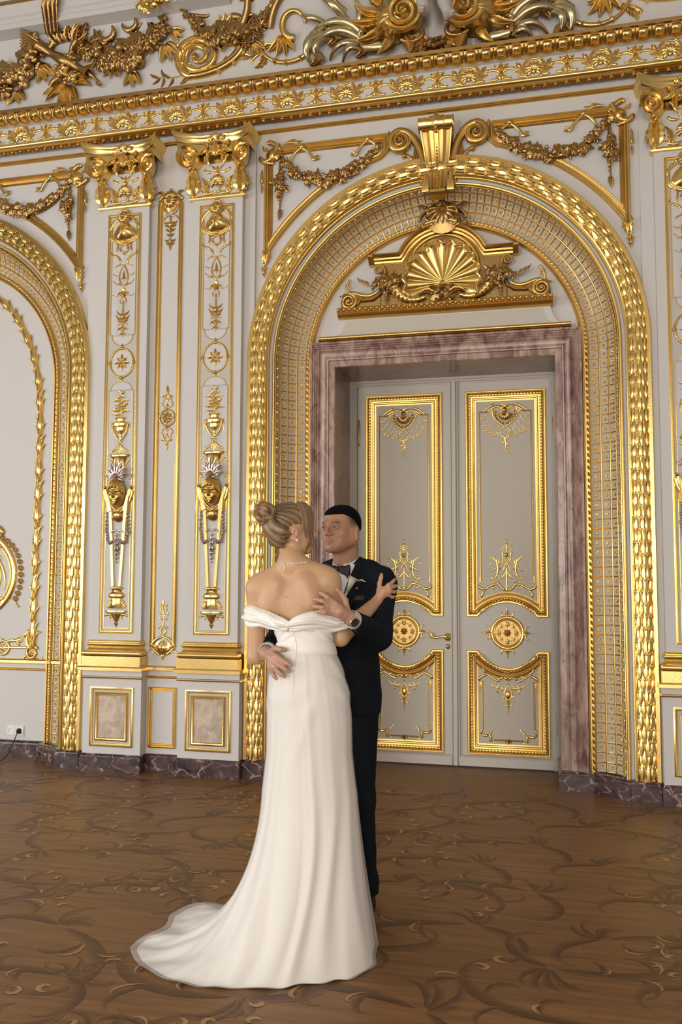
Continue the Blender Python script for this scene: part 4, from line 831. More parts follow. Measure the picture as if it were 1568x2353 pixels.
# ================================================================ KEYSTONE
t = thing('keystone', 'gilded fluted keystone with two side volutes at the crown of the door arch', 'keystone', (0, 0, 4.5))
def key(x, z):      # x -1..1 across, z along, returns relief height
    k = max(0, (z - 4.25) / .43); w = .062 + .056 * k ** 1.1; h = .07 + .075 * k - .035 * math.sin(PI * k) + .02 * max(0, 1 - k * 6)
    return w, h
m = RB(place(0.004, 0, -.01)); zs = np.linspace(4.245, 4.69, 24); fl_prof = [(-1, -1), (-1, 0), (-.92, .0), (-.88, -.10), (-.66, -.16), (-.54, -.08), (-.5, -.0), (-.44, -.10), (-.2, -.14), (-.12, -.04), (.12, -.04), (.2, -.14), (.44, -.10), (.5, 0), (.54, -.08), (.66, -.16), (.88, -.10), (.92, 0), (1, 0), (1, -1)]
m.g([[(u * key(0, z)[0], z, key(0, z)[1] * (1 + .8 * d if d > -.9 else 0)) for u, d in fl_prof] for z in zs])
m.g([[(u * .056, z, h) for u in (-1, -.5, 0, .5, 1)] for z, h in ((4.19, .0), (4.20, .05), (4.22, .075), (4.245, .075))]); m.build('console', M_gold, t, sharp=30)
m = RB(place(0.004, 0, -.01)); xs = np.linspace(-1, 1, 15); a = np.linspace(0, 2 * PI, 17)[None]; rr = (.042 + .010 * np.abs(np.cos(xs * PI * 1.5)) + .012 * (np.abs(xs) > .86))[:, None]
m.g(np.stack([.125 * xs[:, None] + 0 * a, 4.70 + rr * np.sin(a), .12 + rr * np.cos(a)], -1)); m.beads([(0, 4.26), (0, 4.66)], .008, .022, .085, 1.8)
for k in range(6): m.dome(0, 4.735 - k * .02, .013, .010, .02, .15 - abs(k - 2.5) * .004)
m.leaf((0, 4.74), (0, 4.80), .03, 0, 3, .8, 0, .10)
for s in (-1, 1): m.leaf((s * .02, 4.745), (s * .06, 4.775), .02, s * .2, 3, .7, 0, .09)
m.build('top_roll', M_gold2, t)
for s in (-1, 1):
    m = RB(place(0.004, 0, -.01)); tail = bez((s * .085, 4.27), (s * .10, 4.52), (s * .15, 4.72), (s * .28, 4.728), 24)
    m.volute(s * .275, 4.648, .082, 2.0, PI / 2, -s, .030, 1.1, .02, 60, .03, tail=tail); m.volute(s * .275, 4.648, .066, 1.8, PI / 2, -s, .009, 2.2, .045, 50, .03)
    m.leaf((s * .085, 4.26), (s * .105, 4.46), .030, -s * .1, 5, .8, .3); m.leaf((s * .11, 4.40), (s * .17, 4.60), .030, -s * .1, 5, .9, .4); m.scr((s * .10, 4.36), (s * .27, 4.565), .016, -s * .6, 0, -s * .6); m.dome(s * .25, 4.545, .020, h=.03); m.dome(s * .265, 4.57, .016, h=.026); m.leaf((s * .34, 4.69), (s * .365, 4.755), .02, -s * .1, 3)
    m.g([[(s * .115, 4.24, 0), (s * .115, 4.24, .045), (s * .066, 4.24, .05), (s * .066, 4.24, 0)], [(s * .118, 4.255, 0), (s * .118, 4.255, .05), (s * .066, 4.255, .055), (s * .066, 4.255, 0)], [(s * .105, 4.35, 0), (s * .105, 4.35, .04), (s * .07, 4.35, .05), (s * .07, 4.35, 0)]])
    m.build('side_volute', M_gold, t)
# ================================================================ OVERDOOR WITH SHELL
t = thing('overdoor_pediment', 'gilded overdoor with large scallop shell, cornucopias and scrolls above the door', 'pediment', (0, .2, 3.45)); CX_ = .012
P = lambda y=.2: place(CX_, 0, y)
m = MB(); pr = [(.2, 3.40), (.12, 3.402), (.11, 3.41), (.10, 3.425), (.108, 3.432), (.088, 3.436), (.075, 3.448), (.085, 3.468), (.2, 3.472)]
m.grid(run(pr, CX_ - .79, CX_ + .79, 2))
for s in (-1, 1): m.add([(CX_ + s * .79, y, z) for y, z in pr], None, [(0, i, i + 1) for i in range(1, len(pr) - 1)])
m.build('base_bar', M_gold, t); m = RB(place(CX_, 3.453, .088))
for k in range(38):
    x = -.777 + k * .042; m.dome(x, 0, .014, .019, .020); m.dome(x + .021, -.012, .007, .008, .010, n=6, m=3)
m.build('base_beading', M_gold2, t)
body = [(-.76, 3.47), (-.775, 3.53), (-.755, 3.59), (-.70, 3.605), (-.65, 3.58), (-.60, 3.55), (-.53, 3.555), (-.48, 3.59), (-.465, 3.65), (-.47, 3.70), (-.47, 3.81), (-.30, 3.81)] + [(.315 * math.cos(a), 3.735 + .29 * math.sin(a)) for a in np.linspace(PI - .3, PI / 2, 9)]
m = RB(P()); full = body + [(-x, z) for x, z in body[::-1]]
m.g([[(x, 3.47, .04), (x, z, .04), (x, z, 0)] for x, z in full]); m.mould(body[:10], [(.0, .03), (.0, .055), (-.008, .06), (-.02, .06), (-.026, .05), (-.03, .04)]); m.mould([(-x, z) for x, z in body[:10]][::-1], [(.0, .03), (.0, .055), (-.008, .06), (-.02, .06), (-.026, .05), (-.03, .04)]); m.build('body', M_oldgold, t, sharp=35)
cpath = [(-.52, 3.838), (-.315, 3.838)] + [(.325 * math.cos(a), 3.74 + .30 * math.sin(a)) for a in np.linspace(PI - .42, .42, 25)] + [(.315, 3.838), (.52, 3.838)]
m = RB(P()); m.mould(cpath, [(-.03, .03), (-.03, .06), (-.018, .064), (-.012, .085), (.0, .09), (.006, .11), (.018, .12), (.026, .118), (.030, .10), (.03, 0)])
for s in (-1, 1): m.g([[(s * .555, z, h), (s * .515, z, h)] for z, h in ((3.80, .0), (3.80, .06), (3.826, .085), (3.845, .115), (3.862, .115), (3.868, 0))])
m.build('cornice', M_gold, t, sharp=35)
m = RB(P(.16)); m.tube(arcpts(0, 3.735, .262, -.28 * PI, 1.28 * PI, 50), .018, 1.0); m.polar(0, 3.735, .25, lambda q, a: .0 * q + .002, 3, 40); m.build('shell_ring', M_gold, t)
m = RB(P(.155)); m.shell(0, 3.63, .262, 13, -.16 * PI, 1.16 * PI, .16, False, .0, True, 12, .10)
m.tube(np.stack([(.262 * (1.05 + .05 * np.cos((a_ := np.linspace(-.16 * PI, 1.16 * PI, 160)) * 18 + 1.6))) * np.cos(a_), 3.63 + .262 * (1.05 + .05 * np.cos(a_ * 18 + 1.6)) * np.sin(a_)], -1), .012, 1.5, .09); o = m.build('scallop_shell', M_gold2, t)
m = RB(P(.11)); m.polar(0, 3.545, .075, lambda q, a: .05 * (1 - q ** 2) + .008 * np.sin(5 * a + 8 * q), 7, 30, lambda a: 1 + .35 * np.abs(np.cos(a)) ** 3 - .2 * np.sin(a))
for s in (-1, 1):
    m.leaf((s * .05, 3.52), (s * .17, 3.535), .03, s * .2, 4, .8, .2, .02); m.leaf((s * .03, 3.50), (s * .10, 3.44), .022, -s * .1, 4, .8, 0, .02); m.leaf((s * .02, 3.50), (s * .05, 3.43), .016, s * .1, 3, .8, 0, .02); m.dome(s * .075, 3.585, .02, h=.03, base=.02)
m.build('drapery', M_oldgold, t)
for s in (-1, 1):
    m = RB(P(.14)); pth = bez((s * .13, 3.525), (s * .24, 3.47), (s * .33, 3.55), (s * .375, 3.64), 40); u = np.linspace(0, 1, 40); m.tube(pth, (.016 + .030 * u) * (1 + .10 * np.sin(u * 60)), 1.0, .01, 9); m.build('cornucopia', M_gold2, t)
    m = RB(P(.12)); rn = random.Random(31 + s); swag(m, np.array([(s * .34, 3.64), (s * .40, 3.66), (s * .47, 3.645), (s * .53, 3.63)]), lambda u: .055 - .03 * u, 26, rn, .8); swag(m, np.array([(s * .39, 3.63), (s * .42, 3.56), (s * .43, 3.50)]), lambda u: .03 - .02 * u, 8, rn, .9)
    for k in range(3): m.scr((s * (.52 + .03 * k), 3.635 + .01 * k), (s * (.60 + .02 * k), 3.67 + .02 * k), .004, s * .6, 0, s * 1); m.leaf((s * (.55 + .03 * k), 3.64 + .015 * k), (s * (.58 + .03 * k), 3.68 + .01 * k), .010, 0, 0)
    m.build('flower_bunch', M_oldgold, t)
    m = RB(P(.15)); m.volute(s * .712, 3.535, .062, 2.2, PI / 2, s, .017, 1.1, .0, 60, .02, tail=bez((s * .50, 3.59), (s * .58, 3.53), (s * .64, 3.605), (s * .712, 3.597), 20)); m.daisy(s * .712, 3.535, .016, 5, 0, .03); m.leaf((s * .64, 3.56), (s * .67, 3.50), .022, -s * .2, 4); m.leaf((s * .66, 3.545), (s * .68, 3.60), .016, s * .2, 3)
    m.scr((s * .735, 3.60), (s * .70, 3.695), .010, s * 1.0, 0, s * 4.5); m.leaf((s * .74, 3.60), (s * .79, 3.58), .014, -s * .1, 3); m.leaf((s * .71, 3.63), (s * .745, 3.67), .014, s * .2, 3)
    m.volute(s * .475, 3.755, .034, 1.6, PI / 2, -s, .011, 1.2, .02, 40, .015, tail=bez((s * .43, 3.66), (s * .42, 3.74), (s * .43, 3.79), (s * .475, 3.789), 12)); m.build('side_scroll', M_gold, t)
m = RB(place(.022, 0, .09)); m.shell(0, 4.165, .115, 9, -.05 * PI, 1.05 * PI, .35, True, .0); m.tube(np.stack([.135 * np.cos(np.linspace(1.08 * PI, 1.92 * PI, 24)), 4.13 + .085 * np.sin(np.linspace(1.08 * PI, 1.92 * PI, 24))], -1), .012, 1.6); m.dome(0, 4.175, .05, .028, .07); m.leaf((0, 4.18), (0, 4.235), .034, 0, 4, .8, 0, .03)
m.polar(0, 4.12, .12, lambda q, a: .03 * (1 - q ** 2), 4, 24, lambda a: 1 - .2 * np.sin(a))
for s in (-1, 1):
    m.scr((s * .06, 4.20), (s * .115, 4.11), .014, -s * 1.8, s * 3, s * 1.5, 1.2, .02); m.scr((s * .12, 4.16), (s * .165, 4.09), .014, -s * 1.4, s * 3, -s * 3, 1.2); m.leaf((s * .12, 4.18), (s * .185, 4.20), .02, s * .2, 4, .8, .3); m.scr((s * .08, 4.07), (s * .18, 4.045), .013, s * 1.2, 0, s * 3.5, 1.2); m.leaf((s * .13, 4.06), (s * .17, 4.01), .018, 0, 3, .8)
m.build('crest', M_oldgold, t)
m = RB(P(.10)); m.tube(arcpts(0, 3.74, .335, PI / 2 - .35, PI / 2 + .35, 14), .014, 1.3, .02)
for k in range(10): a = PI / 2 + (k - 4.5) * .085; m.leaf((.325 * math.cos(a), 3.74 + .305 * math.sin(a)), (.35 * math.cos(a + .06), 3.74 + .335 * math.sin(a + .06)), .014, 0, 0, 1.0, 0, .02)
m.build('arch_leaves', M_gold2, t)
# ================================================================ ORNAMENT OF THE DOOR LEAVES
def door_ornament(c, leaf):
    P = lambda: place(c, 0, YD - .003)
    m = RB(P()); th = [(0, 0), (.002, .006), (.007, .007), (.012, 0)]
    L1 = [(-.135, 2.755), (-.205, 2.755), (-.205, 1.42)]
    for s in (1, -1): m.mould([(s * x, z) for x, z in (L1 if s == 1 else L1[::-1])] if s == 1 else [(-x, z) for x, z in L1[::-1]], th)
    for s in (1, -1):
        q = [(-.20, .66), (-.20, .285)]; m.mould([(x * s, z) for x, z in (q if s == 1 else q[::-1])], th)
    m.mould([(-.11, .205), (.11, .205)], th); m.build('inner_line', M_gold, leaf)
    m = RB(P()); m.shell(0, 2.735, .055, 9, .02 * PI, .98 * PI, .35, True, .012); m.dome(0, 2.76, .022, .03, .03)
    hp = lambda s: bez((s * .02, 2.765), (s * .10, 2.85), (s * .15, 2.70), (0, 2.63), 26)
    for s in (-1, 1):
        m.tube(hp(s), .008, 1.1); m.scr((s * .035, 2.765), (s * .01, 2.775), .009, s * 3, 0, s * 2); m.leaf((0, 2.77), (s * .04, 2.80), .016, s * .2, 3, .8)
        for k in range(6): a = -PI / 2 + s * (.2 + k * .34); m.dome(.075 * math.cos(a), 2.725 + .075 * math.sin(a) * .95, .011, h=.014); m.leaf((.06 * math.cos(a), 2.725 + .06 * math.sin(a)), (.082 * math.cos(a), 2.725 + .08 * math.sin(a)), .011, 0, 0)
        m.scr((s * .03, 2.80), (s * .145, 2.755), .010, -s * 1.6, s * 2, s * 2); m.scr((s * .09, 2.815), (s * .16, 2.745), .008, -s * 1.0, s * 3, -s * 2); m.leaf((s * .10, 2.79), (s * .09, 2.72), .012, s * .2, 3)
        m.tube(bez((0, 2.63), (s * .05, 2.61), (s * .05, 2.57), (s * .005, 2.545), 14), .006); m.tube(bez((s * .06, 2.59), (s * .06, 2.56), (s * .02, 2.55), (0, 2.53), 10), .006)
        for bx, bz, ex, ez in ((.12, 2.71, .165, 2.64), (.10, 2.67, .15, 2.60), (.075, 2.65, .12, 2.585), (.14, 2.74, .175, 2.70), (.06, 2.625, .085, 2.565)):
            m.tube(bez((s * bx, bz), (s * (bx + .005), bz - .03), (s * ex, ez + .02), (s * ex, ez), 8), .0025)
            for f_ in (-1, 1, 0): m.leaf((s * ex, ez + .008), (s * (ex + f_ * .018), ez - .014), .005, 0, 0, 1)
    rn = random.Random(3); m.tube([(0, 2.545), (.004, 2.50), (0, 2.44)], [.008, .006, .002])
    for k in range(14): zz_ = 2.53 - k * .008; m.leaf((0, zz_), (rn.uniform(-.04, .04), zz_ - rn.uniform(-.005, .02)), .008, 0, 2, .7)
    m.build('shell_cartouche', M_gold2, leaf)
    # openwork pyramid on the bowed bottom of the upper panel
    m = RB(P()); m.tube([(0, 1.76), (0, 1.72), (0, 1.64)], [.002, .008, .006]); m.dome(0, 1.715, .010); m.dome(0, 1.74, .006)
    for s in (-1, 1):
        w1 = .0055
        m.scr((0, 1.69), (s * .035, 1.705), .004, s * 1, 0, s * 3); m.scr((0, 1.685), (s * .04, 1.66), .005, -s * 1.5, 0, -s * 4); m.tube(bez((0, 1.675), (s * .045, 1.66), (s * .04, 1.60), (s * .0, 1.575), 14), w1); m.leaf((s * .03, 1.645), (s * .052, 1.635), .008, 0, 2)
        m.tube(bez((0, 1.56), (s * .05, 1.58), (s * .03, 1.61), (s * .02, 1.60), 10), w1); m.scr((s * .01, 1.585), (s * .10, 1.605), w1, s * 2.0, s * 1, s * 4); m.scr((s * .04, 1.60), (s * .05, 1.54), w1, -s * 2, 0, 0); m.tube(bez((s * .075, 1.59), (s * .07, 1.56), (s * .09, 1.54), (s * .05, 1.535), 12), w1)
        m.scr((s * .12, 1.595), (s * .105, 1.45), .008, s * 2.6, s * 4, s * 4.5); m.scr((s * .125, 1.50), (s * .06, 1.52), .007, s * 1.2, -s * 2, s * 4); m.leaf((s * .115, 1.55), (s * .13, 1.58), .011, -s * .2, 3); m.scr((s * .085, 1.44), (s * .14, 1.455), .006, s * 1, 0, s * 3)
        m.tube(bez((0, 1.565), (s * .03, 1.535), (s * .01, 1.51), (s * .04, 1.50), 12), w1); m.scr((s * .01, 1.515), (s * .06, 1.455), w1, s * 1.6, s * 3, s * 3); m.scr((s * .012, 1.46), (s * .085, 1.45), w1, -s * 1.4, 0, -s * 3.5); m.scr((0, 1.48), (s * .03, 1.445), .005, -s * 1, 0, -s * 3); m.dome(s * .055, 1.515, .010)
        m.scr((s * .008, 1.36), (s * .075, 1.415), .011, s * 1.6, s * 3.5, -s * 2, 1.0); m.tube(bez((s * .06, 1.40), (s * .11, 1.405), (s * .14, 1.37), (s * .175, 1.36), 14), np.linspace(.011, .008, 14)); m.scr((s * .15, 1.36), (s * .215, 1.385), .012, s * 1.4, 0, s * 4.5, 1.0); m.scr((s * .165, 1.365), (s * .20, 1.30), .010, -s * 1.0, s * 1, s * 3, 1.0); m.scr((s * .14, 1.375), (s * .095, 1.36), .007, s * 1, 0, s * 3)
        m.leaf((s * .07, 1.41), (s * .12, 1.415), .009, 0, 3); m.leaf((s * .20, 1.40), (s * .205, 1.47), .009, 0, 4); m.leaf((s * .205, 1.31), (s * .225, 1.285), .008, 0, 2)
    m.tube([(0, 1.55), (0, 1.50), (0, 1.42), (0, 1.35)], [.003, .007, .005, .009]); m.dome(0, 1.535, .007); m.dome(0, 1.625, .016, .02, .014); m.dome(0, 1.35, .010); m.leaf((0, 1.36), (0, 1.41), .014, 0, 3); m.build('openwork_crest', M_gold2, leaf)
    # round rosette between the panels
    m = RB(P()); zc = 1.025; m.tube(arcpts(0, zc, .118, 0, 2 * PI, 40), .012, .9); m.tube(arcpts(0, zc, .100, 0, 2 * PI, 40), .006, 1.4); m.polar(0, zc, .030, lambda q, a: .012 * (1 - q) + .004 * np.cos(8 * a) * q, 5, 32); m.dome(0, zc, .010, h=.022)
    for k in range(8):
        a = k * PI / 4; cx_, cz_ = .066 * math.cos(a), zc + .066 * math.sin(a); m.daisy(cx_, cz_, .020 if k % 2 == 0 else .014, 5, a); m.tube(arcpts(cx_, cz_, .023, a - 2.2, a + 2.2, 12), .0035)
    for k in range(4):
        a = k * PI / 2; f0 = m.f; ca, sa = math.cos(a), math.sin(a); R2 = lambda x, z: (x * ca - z * sa, zc + x * sa + z * ca)
        m.leaf(R2(.115, 0), R2(.165, 0), .020, 0, 3, .8); m.tube([R2(.15, 0), R2(.18, 0), R2(.20, 0)], [.006, .004, .001]); m.dome(*R2(.165, 0), .008)
        for s in (-1, 1): m.scr(R2(.118, s * .025), R2(.155, s * .045), .006, s * -1.2, 0, s * -3.5); m.scr(R2(.125, s * .005), R2(.128, s * .04), .006, s * 2, 0, s * 3)
    m.build('round_rosette', M_gold2, leaf); m = RB(P()); m.polar(0, zc, .10, lambda q, a: .0015 + 0 * q, 3, 32); m.build('rosette_ground', M_oldgold, leaf)
    # garland of the lower panel
    m = RB(P())
    for s in (-1, 1):
        m.scr((s * .012, .665), (s * .05, .70), .011, -s * 1.4, -s * 3.5, s * 1.5, 1.0) ; m.scr((s * .012, .70), (s * .085, .655), .010, -s * 0.8, s * 3.5, 0, 1.0); m.tube(bez((s * .07, .66), (s * .11, .66), (s * .13, .70), (s * .165, .705), 14), np.linspace(.010, .008, 14)); m.scr((s * .15, .70), (s * .215, .665), .012, -s * 1.6, 0, -s * 4.5, 1.0); m.scr((s * .16, .705), (s * .205, .765), .010, s * 1.0, -s * 1, -s * 3, 1.0); m.scr((s * .14, .695), (s * .10, .70), .007, -s * 1, 0, -s * 2.5); m.leaf((s * .205, .65), (s * .215, .57), .009, 0, 4)
        m.scr((0, .62), (s * .115, .63), .007, s * 1.0, s * 1, s * 4); m.scr((s * .06, .635), (s * .075, .575), .007, -s * 2.2, 0, -s * 4.5); m.scr((s * .02, .63), (s * .045, .59), .006, -s * 1.6, 0, -s * 4); m.tube(bez((0, .625), (s * .045, .57), (s * .035, .53), (0, .515), 14), .006); m.leaf((s * .02, .53), (s * .05, .55), .010, s * .2, 3); m.scr((0, .52), (s * .045, .515), .005, s * 1.2, 0, s * 3); m.scr((0, .485), (s * .032, .475), .005, s * 1.2, 0, s * 3)
        m.scr((s * .20, .30), (s * .205, .245), .010, -s * .6, s * 2, 0, 1.0); m.scr((s * .205, .25), (s * .145, .245), .012, -s * 1, 0, s * 1, 1.0); m.scr((s * .15, .26), (s * .135, .205), .012, s * 1.4, 0, -s * 4, 1.0); m.leaf((s * .13, .255), (s * .10, .285), .009, 0, 3); m.leaf((s * .11, .275), (s * .085, .30), .006, 0, 0); m.leaf((s * .10, .205), (s * .13, .195), .008, 0, 2)
        m.leaf((0, .205), (s * .025, .19), .012, s * .2, 3)
    m.dome(0, .685, .012, .022, .016); m.dome(0, .715, .008); m.dome(0, .64, .007); m.dome(0, .555, .022, .035, .012); m.tube([(0, .51), (0, .47), (0, .41)], [.010, .006, .002]); m.dome(0, .475, .010); m.lathe(0, [(.014, .222), (.012, .20), (.003, .18)]); m.build('lower_garland', M_gold2, leaf)
door_ornament(DX - .402, LL); door_ornament(DX + .400, RL)
# ================================================================ LEFT NICHE: palm stem, medallion, scrolled foot, socket and cable
t = thing('palm_stem', 'tall gilded palm leaf stem running up the niche of the left arch', 'wall ornament', (-3.34, .2, .9))
m = RB(place(0, 0, .198)); pts = np.array([(-3.335, .90), (-3.345, 1.04), (-3.337, 1.252), (-3.337, 1.606), (-3.334, 1.998), (-3.329, 2.43), (-3.333, 2.792), (-3.358, 3.086), (-3.415, 3.31), (-3.547, 3.578), (-3.72, 3.777), (-3.93, 3.90), (-4.15, 3.95)])
d_ = np.r_[0, np.cumsum(np.hypot(*np.diff(pts, axis=0).T))]; tt = np.linspace(0, d_[-1], 120); path = np.stack([np.interp(tt, d_, pts[:, i]) for i in (0, 1)], -1)
for _ in range(8): path[1:-1] = (path[:-2] + path[1:-1] * 2 + path[2:]) / 4
tg = np.gradient(path, axis=0); tg /= np.linalg.norm(tg, axis=1)[:, None]
cyc = (tt / .19) % 1.0; m.tube(path, .014 + .016 * (1 - np.abs(cyc * 2 - 1)) + .004, .9, 0, 9); 
for k in range(int(tt[-1] / .095)):
    i = min(118, int((k + .5) * .095 / tt[-1] * 119)); x, z = path[i]; tx, tz = tg[i]; big = k % 2 == 0
    for s in ((-1, 1) if big else ((-1,) if k % 4 == 1 else (1,))):
        L_ = .10 if big else .085; nx, nz = -tz * s, tx * s
        m.leaf((x - tx * .05 + nx * .008, z - tz * .05 + nz * .008), (x + tx * L_ * .75 + nx * .055, z + tz * L_ * .75 + nz * .055), .017, s * -.16, 0, .8, .5, .006)
        if big: m.leaf((x - tx * .04, z - tz * .04), (x + tx * .045 + nx * .03, z + tz * .045 + nz * .03), .015, s * -.1, 0, .9, .3, .014)
    if big: m.leaf((x - tx * .06, z - tz * .06), (x + tx * .05, z + tz * .05), .014, 0, 0, 1.2, .2, .02)
m.build('stem', M_gold2, t)
m = RB(place(-3.345, .83, .198)); m.volute(0, 0, .058, 1.8, PI * .2, 1, .016, 1.1, 0, 50, .01); m.daisy(0, 0, .034, 9, 0, .012); m.leaf((.03, .02), (.0, .20), .04, .25, 5, .7, .2); m.leaf((.02, .03), (-.03, .17), .026, .1, 4, .9, .2, .02); m.scr((-.02, -.05), (.085, -.04), .013, .9, 0, 4); m.scr((-.03, -.02), (-.095, -.045), .012, .8, 0, -4); m.leaf((.02, .14), (.075, .165), .018, .2, 3, .8, .3)
m.tube([(-.30, .035), (-.05, .04)], .011, .9); m.tube(arcpts(-.27, .035, .055, 0, 2 * PI, 28), .012, 1.0); m.daisy(-.27, .035, .032, 8); m.scr((-.27, .085), (-.10, .10), .014, -1.0, 1, 2.5); m.scr((-.22, .10), (-.13, .06), .012, -1.4, 0, -3); m.leaf((-.16, .11), (-.07, .165), .018, -.2, 4); m.scr((-.09, .12), (-.05, .18), .012, .9, 0, 3.5); m.leaf((-.24, .10), (-.31, .125), .014, .2, 3); m.build('foot_scroll', M_gold2, t)
t = thing('oval_wall_medallion', 'round gilded medallion with laurel drop cut off by the left edge', 'medallion', (-3.88, .2, 1.463))
m = RB(place(-3.88, 1.463, .198)); m.tube(arcpts(0, 0, .345, 0, 2 * PI, 60), .026, .7); m.tube(arcpts(0, 0, .31, 0, 2 * PI, 60), .006, 1.2); m.tube(arcpts(-.03, -.02, .25, -1.2, 1.6, 30), .007, 1.2); m.polar(-.06, -.02, .17, lambda q, a: .03 * (1 - q ** 2) + .004, 5, 40); m.tube(arcpts(-.06, -.02, .175, 0, 2 * PI, 50), .010, 1.0)
m.scr((.20, .14), (.26, -.12), .012, -1.0, 2, 0); m.leaf((.23, .12), (.19, .20), .02, .2, 4); m.leaf((.2, -.25), (.33, -.2), .03, .2, 4, .8); m.leaf((.05, .32), (.32, .25), .03, -.2, 5, .8); m.build('medallion', M_gold2, t)
m = RB(place(-3.88, 1.463, .190)); p = bez((.22, .30), (.42, .22), (.44, -.05), (.36, -.20), 12)
for i, (x, z) in enumerate(p): m.leaf((x - .012, z + .022), (x + .012, z - .022), .020, .1, 0, .8, .2, 0, 7, 5); m.leaf((x + .01, z + .02), (x + .03, z - .012), .012, 0, 0, .8, .2, 0, 6, 5); m.dome(x, z, .010, h=.02)
m.scr((.36, -.20), (.40, -.26), .006, .8, 0, 4); m.scr((.10, .40), (.22, .34), .022, -1.8, 0, -4); m.scr((.08, -.38), (.2, -.37), .014, 1, 0, -4); m.build('laurel_drop', M_gold, t)
t = thing('power_socket', 'white double power socket low on the wall of the left niche', 'socket', (-3.474, .2, .203))
m = MB(); m.box(-3.548, -3.400, .191, .2, .166, .240); m.build('plate', M_white, t)
for x in (-3.511, -3.437):
    m = RB(place(x, .203, .191)); m.mould(rect(-.034, .034, -.034, .034), [(0, 0), (.001, .003), (.010, .004), (.011, 0)], True); m.tube(arcpts(0, 0, .021, 0, 2 * PI, 24), .003, 1.0); 
    for s in (-1, 1): m.dome(s * .0095, 0, .003, h=.001)
    m.build('socket_insert', M_white, t)
t = thing('power_cable', 'black plug and cable running from the socket down to the floor', 'cable', (-3.437, .18, .2))
m = RB(place(-3.437, .203, .188)); m.lathe(0, [(.001, -.022), (.017, -.02), (.021, 0), (.018, .016), (.001, .022)], 14); m.dome(0, 0, .020, h=.034); m.build('plug', M_black, t)
def pipe(mb, pts3, r, m=8):
    p = np.asarray(pts3, float); r = np.broadcast_to(np.asarray(r, float), (len(p),)); d = np.gradient(p, axis=0); d /= np.linalg.norm(d, axis=1)[:, None] + 1e-9
    up = np.array([.3, .9, .2]); a1 = np.cross(d, up); a1 /= np.linalg.norm(a1, axis=1)[:, None] + 1e-9; a2 = np.cross(d, a1)
    a = np.linspace(0, 2 * PI, m, endpoint=False); return mb.grid(p[:, None] + r[:, None, None] * (a1[:, None] * np.cos(a)[None, :, None] + a2[:, None] * np.sin(a)[None, :, None]), cv=True)
def bez3(P, n=24):
    t_ = np.linspace(0, 1, n)[:, None]; P = np.array(P, float); return (1 - t_) ** 3 * P[0] + 3 * t_ * (1 - t_) ** 2 * P[1] + 3 * t_ * t_ * (1 - t_) * P[2] + t_ ** 3 * P[3]
m = MB(); pipe(m, np.r_[bez3([(-3.437, .165, .20), (-3.437, .12, .13), (-3.43, .07, .06), (-3.42, -.02, .03)]), bez3([(-3.42, -.02, .03), (-3.41, -.09, .005), (-3.50, -.2, .006), (-3.75, -.32, .006)])[1:]], .004); m.build('cord', M_black, t)
# ================================================================ THE COVE: moulding of the ceiling frame and the big gilt stucco groups
m = MB(); yc, zc_ = -.30, 5.83
m.grid(run([(-.10, 5.80), (-.25, zc_ - .012), (yc, zc_ - .008), (yc, zc_ + .028), (yc - .012, zc_ + .034), (yc - .012, zc_ + .062), (yc - .030, zc_ + .072), (yc - .030, zc_ + .078), (yc - .022, zc_ + .084), (yc - .055, zc_ + .125), (yc - .062, zc_ + .145), (yc - .062, zc_ + .18), (yc - .08, zc_ + .20), (yc - .08, zc_ + .26), (-.2, zc_ + .30)], -6.1, -1.55, 2))
m.box(-1.60, -1.55, yc - .05, -.05, zc_, zc_ + .28); struct(m.build('trim_ceiling', M_wall, sharp=25))
m = MB(); m.grid(run([(yc - .06, zc_ + .148), (yc - .075, zc_ + .150), (yc - .078, zc_ + .165), (yc - .07, zc_ + .178), (yc - .06, zc_ + .18)], -6.1, -1.55, 2)); tag(m.build('ceiling_fillet', M_oldgold), 'gilt strip along the white ceiling moulding at the top left', 'moulding')
ZS_ = .84
def cv(X, Z, rot=0., s=1., mx=1, base=0.):
    c, sn = math.cos(rot), math.sin(rot)
    def f(v):
        x = v[:, 0] * mx * s; z = v[:, 1] * s
        return cove(np.stack([X + c * x - sn * z, Z + (sn * x + c * z) * ZS_, base + v[:, 2] * s], -1))
    return f
def cvw(v): return cove(v)        # plain (x, z, h) on the cove
GRPG = 'gilt flower garlands on the cove'
def garland(label, pts, wid, n, seed, tails):
    rn = random.Random(seed); p = np.array(pts); t = thing('flower_garland', label, 'garland', tuple(cove(np.array([[p[0][0], p[0][1], 0]]))[0]), GRPG)
    tt = np.linspace(0, 1, 40); d = np.linspace(0, 1, len(p)); path = np.stack([np.interp(tt, d, p[:, 0]), np.interp(tt, d, p[:, 1])], -1)
    for _ in range(4): path[1:-1] = (path[:-2] + path[1:-1] * 2 + path[2:]) / 4
    m = RB(cvw); swag(m, path, wid, n, rn, .35, .01); m.build('flowers', M_oldgold, t)
    m = RB(cvw)
    for x, z, a, L_ in tails:
        for da in (-.55, 0, .55): m.leaf((x, z), (x + L_ * math.cos(a + da), z + L_ * .85 * math.sin(a + da)), L_ * .26, da * .1, 0 if da else 3, .5, .3, .02)
    m.build('leaves', M_gold, t); return t
garland('heavy gilt flower garland at the far left under the ceiling moulding', [(-3.95, 5.55), (-3.70, 5.50), (-3.50, 5.53), (-3.36, 5.60), (-3.25, 5.70), (-3.18, 5.78)], lambda u: .075 + .035 * math.sin(PI * u), 40, 41, [(-3.46, 5.44, -1.5, .13), (-3.22, 5.60, -1.3, .16), (-3.60, 5.45, -1.8, .10)])
